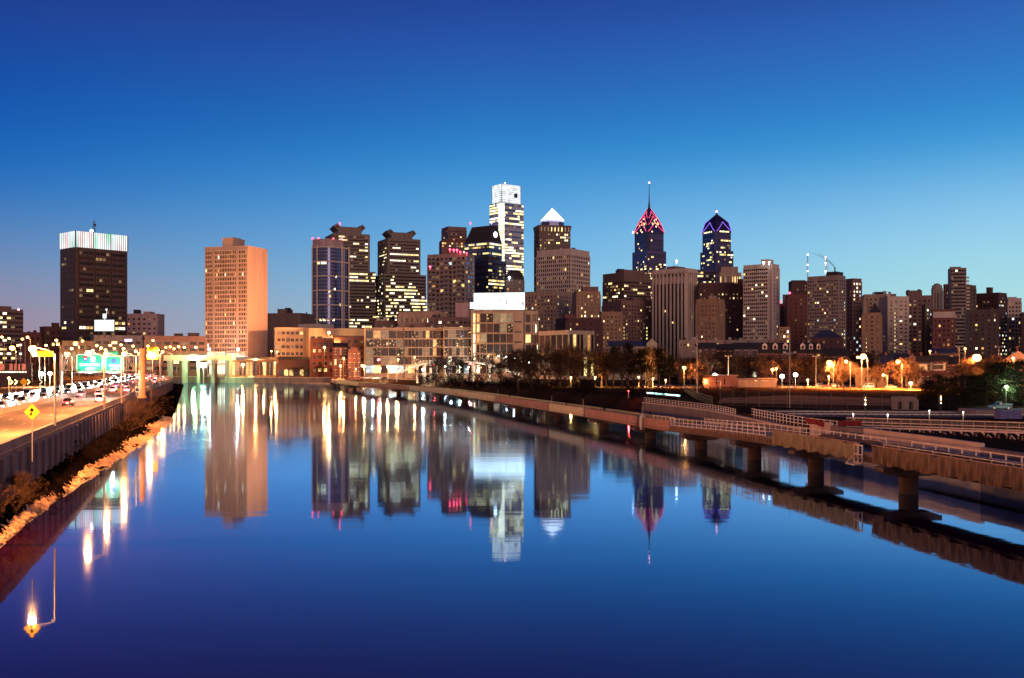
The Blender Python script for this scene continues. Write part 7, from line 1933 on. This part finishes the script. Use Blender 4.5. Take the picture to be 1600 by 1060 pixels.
def car(name, label, cat, col, style='sedan', on=True, spot=0, glow=0):
    r = thing(name, label, cat); body, gl = MB(), MB()
    loft(body, [rsec(-2.2, .70, .42, .80), rsec(-2.1, .82, .30, .92), rsec(-1.4, .88, .24, .97), rsec(0, .90, .22, .95), rsec(1.1, .88, .24, .92), rsec(1.9, .84, .28, .82), rsec(2.2, .72, .36, .68)])
    if style == 'sedan': cab = [(-1.75, .62, .95, .02), (-1.05, .66, .95, .44), (-.2, .66, .95, .50), (.35, .64, .95, .46), (1.15, .62, .93, .02)]
    elif style == 'suv': cab = [(-2.0, .66, .95, .06), (-1.8, .72, .95, .62), (-.2, .74, .95, .70), (.35, .72, .95, .66), (1.05, .66, .93, .03)]
    elif style == 'van': cab = [(-2.12, .74, .95, .10), (-2.0, .80, .95, .95), (0, .82, .95, 1.0), (1.1, .80, .93, .92), (1.9, .70, .80, .08)]
    else: cab = [(-.35, .68, .95, .5), (-.2, .72, .95, .60), (.3, .72, .95, .60), (.5, .7, .95, .56), (1.1, .64, .93, .03)]
    loft(gl, [[(x, -w, z), (x, w, z), (x, w - .12 * min(1, h * 2), z + h), (x, -w + .12 * min(1, h * 2), z + h)] for x, w, z, h in cab])
    roof = [c for c in cab if c[3] > .3]
    k = [[(x, -w + .10, z + h - .03), (x, w - .10, z + h - .03), (x, w - .16, z + h + .04), (x, -w + .16, z + h + .04)] for x, w, z, h in roof]; loft(body, k)
    for a, b2 in zip(cab, cab[1:]):
        for s in (-1, 1):
            if abs(a[3] - b2[3]) > .2: body.beam((a[0], s * (a[1] - .06 * (1 if a[3] > .2 else .2)), a[2] + a[3]), (b2[0], s * (b2[1] - .1 * (1 if b2[3] > .2 else .2)), b2[2] + b2[3]), .07, .07)
    for s in (-1, 1):
        body.beam((-.15, s * .70, .95), (-.15, s * .60, .95 + [c[3] for c in cab if c[0] < .1][-1]), .09, .05); body.box(.85, s * .95, 1.0, .14, .16, .12)
    if style == 'pickup':
        for s in (-1, 1): body.box(-1.3, s * .84, 1.05, 1.8, .08, .26)
        body.box(-2.18, 0, 1.02, .08, 1.6, .3)
    body.build('body', PAINT[col], r); gl.build('cabin_glass', M['carglass'], r)
    for x in (-1.35, 1.38):
        for s in (-1, 1):
            if 'wheel' not in _WM:
                t, rm = MB(), MB(); t.tube((0, -.11, 0), (0, .11, 0), .33, .33, 16); rm.tube((0, -.125, 0), (0, .125, 0), .21, .21, 12); _WM['wheel'] = (t.mesh('wheel', M['tyre']), rm.mesh('rim', M['rim']))
            w = put('wheel', _WM['wheel'][0], r, (x, s * .80, .33)); put('rim', _WM['wheel'][1], w)
    for s in (-1, 1):
        q = MB(); q.box(0, 0, 0, .14, .38, .17); put('headlight', q.mesh('headlight', M['headlight' if on else 'lampoff']), r, (2.06, s * .58, .66))
        q = MB(); q.box(0, 0, 0, .12, .34, .2); put('tail_light', q.mesh('tail_light', M['taillight' if on else 'redoff']), r, (-2.13, s * .58, .74))
    q = MB(); q.box(0, 0, 0, .04, .5, .13); put('number_plate', q.mesh('number_plate', M['whitepaint']), r, (-2.2, 0, .6))
    if spot:
        l = lamp_light(r, (2.4, 0, .75), spot, (1, .93, .82), .25, 'SPOT', 'headlight_beam'); l.data.spot_size = rad(75); l.data.spot_blend = .8; l.rotation_euler = (rad(83), 0, rad(-90))
    if glow: lamp_light(r, (-2.5, 0, .75), glow, (1, .08, .08), .2, 'POINT', 'tail_glow')
    index_kids(r); return r
CN = [('silver', 'sedan'), ('black', 'sedan'), ('white', 'suv'), ('grey', 'suv'), ('blue', 'sedan'), ('white', 'van')]
INC = [car('car', '', 'car' if s != 'van' else 'van', c, s, True, 110000) for c, s in CN]
OUT = [car('car', '', 'car' if s != 'van' else 'van', c, s, True, 7000, 300) for c, s in CN]
for c in INC + OUT: c.location = (0, -300, RZ)
cr_ = random.Random(4); cnt = {}
def put_car(protos, d, o, heading, lab, grp):
    i = cr_.randrange(6); p, t = ROAD.off(d, o); a = math.atan2(t.y, t.x) + (PI if heading < 0 else 0); c, s = CN[i]
    key = (lab, i); cnt[key] = cnt.get(key, 0) + 1
    l = '%s %s %s %s, counted from the camera' % (ORD[cnt[key] - 1], c, s, lab)
    pr = protos[i]
    if pr.name not in _used: _used.add(pr.name); pr.location = (p.x, p.y, RZ + .01); pr.rotation_euler = (0, 0, a); pr['label'] = l; pr['group'] = grp
    else: dup(pr, (p.x, p.y, RZ + .01), a, 1, l, grp)
for lane, o in enumerate((16.4, 19.8, 23.4)):
    d = d_at(120) + lane * 5 + 4
    while d < d_at(560):
        put_car(INC, d, o, -1, 'with headlights on in %s lane of oncoming traffic' % ('inner', 'middle', 'outer')[lane], 'oncoming cars with headlights on'); d += cr_.uniform(15, 27)
for lane, o in enumerate((4.0, 7.6, 11.0)):
    d = (d_at(62), d_at(190), d_at(235))[lane]  # first river-side car stands unseen, added so its headlights reach the merge sign
    while d < d_at(640):
        put_car(OUT, d, o, 1, 'with red tail lights driving away in %s lane' % ('river-side', 'middle', 'median')[lane], 'cars driving away with tail lights on'); d += (150 if d < d_at(100) else cr_.uniform(35, 70))
for c in INC + OUT:
    if c.name not in _used: c.location = (ROAD.off(d_at(700), 20)[0].x, ROAD.off(d_at(700), 20)[0].y, RZ); c['label'] = 'car far along the highway bend'
park = [(1284, 604, 430, 'grey', 'suv', 5, 'dark grey suv parked by the ball field path'), (1294, 604.5, 428, 'red', 'sedan', 180, 'red sedan parked by the ball field path'), (1303, 604, 428, 'white', 'sedan', 0, 'white sedan parked at the end of the row by the path'),
        (1356, 604, 410, 'white', 'van', 178, 'white van parked before the plain tan wall'), (1392, 606, 405, 'silver', 'sedan', 4, 'silver sedan parked near the plain tan wall'),
        (562, 590, 650, 'white', 'van', 20, 'white van parked on the quay corner'), (574, 589, 640, 'silver', 'sedan', 10, 'silver sedan on the quay near the footbridge foot'), (588, 589, 630, 'white', 'suv', 0, 'white suv on the quay before the grid office'), (600, 588, 625, 'black', 'sedan', 170, 'black sedan on the quay by the footbridge foot'),
        (470, 588, 690, 'red', 'sedan', 0, 'red sedan parked before the boat house'), (446, 588, 690, 'grey', 'sedan', 0, 'grey sedan parked before the arched windows'), (393, 588, 694, 'white', 'sedan', 0, 'white sedan parked before the riverside shed')]
for u, v, Y, c, s, a, l in park:
    q = car('parked_car', l, 'van' if s == 'van' else 'car', c, s, False); q.location = (X(u, Y), Y, GZ + .02); q.rotation_euler = (0, 0, rad(a))
# blanket-white quay kiosk and shed, container, pickup
tk = car('pickup_truck', 'teal lit pickup truck parked beside the black evergreens', 'pickup truck', 'teal', 'pickup', False)
Yk = 205; tk.location = (X(1562, Yk), Yk, Z(640, Yk)); tk.rotation_euler = (0, 0, rad(176))
em = thing('stone_platform', 'dark stone platform under the teal pickup truck', 'platform', (X(1580, Yk), Yk + 2, GZ))
mb = MB(); hh = Z(640, Yk) - GZ; mb.box(3, 0, hh / 2 - .3, 22, 8, hh + .6); mb.build('platform_wall', M['concrete'], em)
tent = thing('site_container', 'blue tarpaulin-covered container below the pickup truck', 'container', (X(1575, 190), 190, GZ))
mb = MB(); mb.hexa([(-2.2, -1.2, -.3), (2.2, -1.2, -.3), (2.2, 1.2, -.3), (-2.2, 1.2, -.3), (-1.9, -1, 1.55), (1.9, -1, 1.55), (1.9, 1, 1.55), (-1.9, 1, 1.55)]); mb.build('cover', mat('blue_violet_tarpaulin', (.07, .06, .24), .6, .3, 2), tent)
mb = MB()
for x in (-2, -.7, .7, 2): mb.beam((x * 1.05, -1.25, -.2), (x * .92, -1.05, 1.56), .06, .04)
mb.build('strap', M['darkmetal'], tent)

# ------------------------------------------------------------------ signs
M['signgreen'] = mat('green_sign_sheeting', (.0, .22, .15), .5, .06, 1); M['signwhite'] = mat('white_sign_legend', (.8, .85, .8), .5, .05, 1); M['signyellow'] = mat('yellow_sign_sheeting', (.85, .42, .01), .5, .08, 1); M['signblack'] = mat('black_sign_legend', (.004, .004, .004), .9, spec=0); M['signback'] = M['metal']
M['shieldblue'] = mat('blue_shield', (.02, .06, .35), .5); M['shieldred'] = mat('red_shield', (.5, .02, .02), .5)
def words_(txt, size, parent, loc, m, name='lettering'):
    c = bpy.data.curves.new(name, 'FONT'); c.body = txt; c.size = size; c.extrude = .012; c.align_x = 'CENTER'; c.align_y = 'CENTER'
    o = bpy.data.objects.new(name, c); C.objects.link(o); dg = bpy.context.evaluated_depsgraph_get(); me = bpy.data.meshes.new_from_object(o.evaluated_get(dg)); bpy.data.objects.remove(o)
    me.materials.clear(); me.materials.append(m); r = put(name, me, parent, loc); r.rotation_euler = (PI / 2, 0, 0); return r
def rrect(mb, w, h, y0, y1, r=.2, n=5, cx=0, cz=0):
    pts = []
    for sx, sz, a0 in ((1, -1, -PI / 2), (1, 1, 0), (-1, 1, PI / 2), (-1, -1, PI)):
        for k in range(n + 1): a = a0 + PI / 2 * k / n; pts.append((cx + sx * (w / 2 - r) + r * math.cos(a), cz + sz * (h / 2 - r) + r * math.sin(a)))
    k = len(mb.v); m = len(pts); mb.v += [(x, y0, z) for x, z in pts] + [(x, y1, z) for x, z in pts]
    for i in range(m): j = (i + 1) % m; mb.f.append((k + i, k + j, k + m + j, k + m + i)); mb.m.append(0)
    mb.f.append(tuple(k + i for i in range(m))); mb.m.append(0); mb.f.append(tuple(k + m + i for i in reversed(range(m)))); mb.m.append(0)
def merge_sign():
    Y = 90.5; s = Y / F; b0 = on_level(50, 690, 6.9); x = X(50, Y)
    r = thing('merge_sign', 'yellow diamond merge sign with black arrow on the parapet', 'road sign', (x, Y, 6.6), 0)
    zc = Z(644, Y) - 6.6; w = 13.2 * s
    mb = MB(); mb.tube((0, .06, -1.4), (0, .06, zc + w * .8), .05, .05, 6); mb.build('post', M['metal'], r)
    def dia(q, y, z0): return [(0, y, zc - q), (q, y, zc), (0, y, zc + q), (-q, y, zc)]
    mb = MB(); a, c = dia(w, .03, 0), dia(w, 0, 0); mb.hexa([a[0], a[1], c[1], c[0], a[3], a[2], c[2], c[3]]); mb.build('panel', M['signyellow'], r)
    mb = MB(); q = w * .9
    for i in range(4):
        A, B2 = Vector(dia(w * .93, -.006, 0)[i]), Vector(dia(w * .93, -.006, 0)[(i + 1) % 4]); mb.beam(A, B2, .012, .02)
    k = w / .75
    mb.beam((0, -.012, zc - .34 * k), (0, -.012, zc + .14 * k), .016, .15 * k)
    mb.face([(-.22 * k, -.022, zc + .06 * k), (.22 * k, -.022, zc + .06 * k), (0, -.022, zc + .44 * k)])
    mb.beam((-.19 * k, -.012, zc - .30 * k), (-.02 * k, -.012, zc - .06 * k), .016, .13 * k)
    mb.build('merge_arrow', M['signblack'], r)
merge_sign()
def gantry():
    Y = 228; s = Y / F
    r = thing('sign_gantry', 'steel truss gantry on a thick column spanning the highway', 'gantry', (X(222, Y), Y, RZ))
    zt, zb_ = Z(555, Y) - RZ, Z(581, Y) - RZ; x1 = 0; x0 = X(96, Y) - X(222, Y)
    mb = MB(); mb.tube((0, 0, 0), (0, 0, Z(545, Y) - RZ), .75, .62, 14); mb.tube((0, 0, 0), (0, 0, .5), 1.0, 1.0, 14); mb.build('column', M['ruststeel'] if 'ruststeel' in M else M['timber'], r)
    mb = MB(); mb.tube((x0, 0, 0), (x0, 0, zt + .4), .35, .3, 10); mb.tube((x0, 0, 0), (x0, 0, .4), .6, .6, 10); mb.build('column', M['metal'], r)
    mb = MB()
    for y in (-.6, .6):
        for z in (zb_ + .3, zt - .1): mb.tube((x0, y, z), (x1, y, z), .12, .12, 6)
        n = 11
        for i in range(n):
            xa, xb = x0 + (x1 - x0) * i / n, x0 + (x1 - x0) * (i + 1) / n
            mb.tube((xa, y, zb_ + .3), (xb, y, zt - .1) if i % 2 == 0 else (xb, y, zb_ + .3), .07, .07, 5)
            if i % 2: mb.tube((xa, y, zt - .1), (xb, y, zb_ + .3), .07, .07, 5)
            mb.tube((xa, y, zb_ + .3), (xa, y, zt - .1), .06, .06, 5)
    mb.build('truss_lattice', M['metal'], r)
    def board(u0, u1, v0, v1, name, label):
        w, h = (u1 - u0) * s, (v1 - v0) * s
        o = thing(name, label, 'road sign', (X((u0 + u1) / 2, Y), Y - 1.0, Z((v0 + v1) / 2, Y)))
        mb = MB(); rrect(mb, w, h, 0, .12, .25); mb.build('panel', M['signgreen'], o)
        mb = MB()
        for (cx, cz, ww, hh) in ((0, h / 2 - .14, w - .5, .09), (0, -h / 2 + .14, w - .5, .09), (-w / 2 + .14, 0, .09, h - .5), (w / 2 - .14, 0, .09, h - .5)): mb.box(cx, -.012, cz, ww, .02, hh)
        mb.build('border', M['signwhite'], o)
        mb = MB(); mb.box(0, -.9, -h / 2 - .15, w, .5, .08)
        for x in (-w * .3, w * .3): mb.box(x, -.5, -h / 2 - .1, .1, 1.0, .1); mb.box(x, -1.0, -h / 2, .5, .3, .25)
        mb.build('light_rack', M['metal'], o)
        lamp_light(o, (0, -1.6, -h / 2 - .5), 4200, WHITE, .3, 'POINT', 'sign_light')
        return o, w, h
    o, w, h = board(122, 163.5, 553.5, 581.5, 'highway_sign', 'green highway sign reading Central Phila with route shields')
    words_('Central Phila', .86, o, (0, -.03, -.35), M['signwhite']); words_('1/2 MILE', .55, o, (0, -.03, -1.3), M['signwhite'])
    mb = MB(); rrect(mb, 1.05, 1.05, -.03, 0, .35, cx=-.9, cz=.95); mb.build('route_shield', M['shieldblue'], o); mb = MB(); mb.box(-.9, -.05, 1.32, .95, .02, .24); mb.build('shield_band', M['shieldred'], o); words_('676', .42, o, (-.9, -.06, .9), M['signwhite'])
    mb = MB(); rrect(mb, 1.0, 1.05, -.03, 0, .2, cx=.75, cz=.95); mb.build('route_marker', M['signwhite'], o); words_('30', .6, o, (.75, -.06, .92), M['signblack'])
    o, w, h = board(167, 196.5, 556, 581.5, 'highway_sign', 'smaller green highway sign washed out by light next to the column')
    mb = MB(); rrect(mb, 1.1, 1.0, -.03, 0, .3, cx=-.2, cz=.6); mb.build('route_shield', M['shieldblue'], o); mb = MB(); mb.box(0, -.03, -.35, 2.3, .02, .34); mb.box(0, -.03, -1.1, 1.6, .02, .3); mb.build('legend_lettering', M['signwhite'], o)
    mb = MB(); rrect(mb, 2.4, .8, 0, .1, .12, cx=-.4, cz=h / 2 + .5); mb.build('exit_tab', M['signgreen'], o)
M['ruststeel'] = mat('orange_rusted_steel', (.42, .20, .10), .7, .3, .8)
gantry()
# small signs by the road
def plate(name, label, u, v, w, h, Y, m, zb, turn=0):
    o = thing(name, label, 'road sign', (X(u, Y), Y, zb), turn); z = Z(v, Y) - zb
    mb = MB(); mb.tube((0, .05, 0), (0, .05, z + h / 2), .05, .05, 6); mb.build('post', M['metal'], o); mb = MB(); rrect(mb, w, h, -.02, .02, .08, cz=z); mb.build('panel', M[m], o); return o, z
o, z = plate('yellow_board', 'pale yellow back-lit board on the parapet beyond the gantry', 238.5, 552, 3.1, 3.6, 300, 'signyellow', RZ + .9)
o, z = plate('route_marker', 'small blue and white route marker beside the gantry column', 214.5, 608.5, .9, 1.2, 205, 'signwhite', RZ); mb = MB(); rrect(mb, .75, .7, -.03, -.02, .3, cz=z - .1); mb.build('route_shield', M['shieldblue'], o)
o, z = plate('warning_sign', 'small pale diamond warning sign on the dark verge', 37, 597, .1, .1, 250, 'signyellow', RZ); mb = MB(); mb.hexa([(0, .02, z - 1), (1, .02, z), (1, 0, z), (0, 0, z - 1), (-1, .02, z), (0, .02, z + 1), (0, 0, z + 1), (-1, 0, z)]); mb.build('diamond_panel', M['signyellow'], o)
o, z = plate('highway_sign', 'yellowish lamplit sign beneath the brightest lamps behind the verge', 70, 553, 5.6, 1.9, 330, 'signyellow', RZ)
for i, u in enumerate((18, 25, 45, 64)):
    o, z = plate('curve_arrow', '%s black curve arrow board in the row along the dark verge' % ORD[i], u, 597, 1.5, 1.8, 262, 'signblack', RZ, 0); o['group'] = 'curve arrow boards'
    mb = MB(); mb.beam((-.35, -.04, z + .6), (.35, -.04, z), .03, .28); mb.beam((.35, -.04, z), (-.35, -.04, z - .6), .03, .28); mb.build('arrow', M['signwhite'], o)
# low hoarding with lit red panels
h = thing('hoarding', 'low lit hoarding with red picture panels and a string of white bulbs', 'hoarding', (X(24, 420), 420, GZ)); zz = Z(570, 420) - GZ; w = 52 * 420 / F
mb = MB(); mb.box(0, 0, zz / 2, w, .4, zz + 1); mb.build('wall', M['darkbrown'], h)
for i, (x, ww) in enumerate(((-5.4, 2.0), (-1.6, 1.3), (.2, .9), (1.7, .5), (3.6, 1.6))):
    mb = MB(); mb.box(0, 0, 0, ww, .1, 2.6); put('poster_panel', mb.mesh('poster_panel', lit('red_poster_light', (1, .22, .12), .9, .3, 1.6, 1.5)), h, (x, -.26, zz - 1.0))
for i in range(10):
    mb = MB(); mb.box(0, 0, 0, .8, .25, .55); put('bulb_box', mb.mesh('bulb_box', M['white']), h, (-6 + i * 1.15, -.35, zz - 3.0))
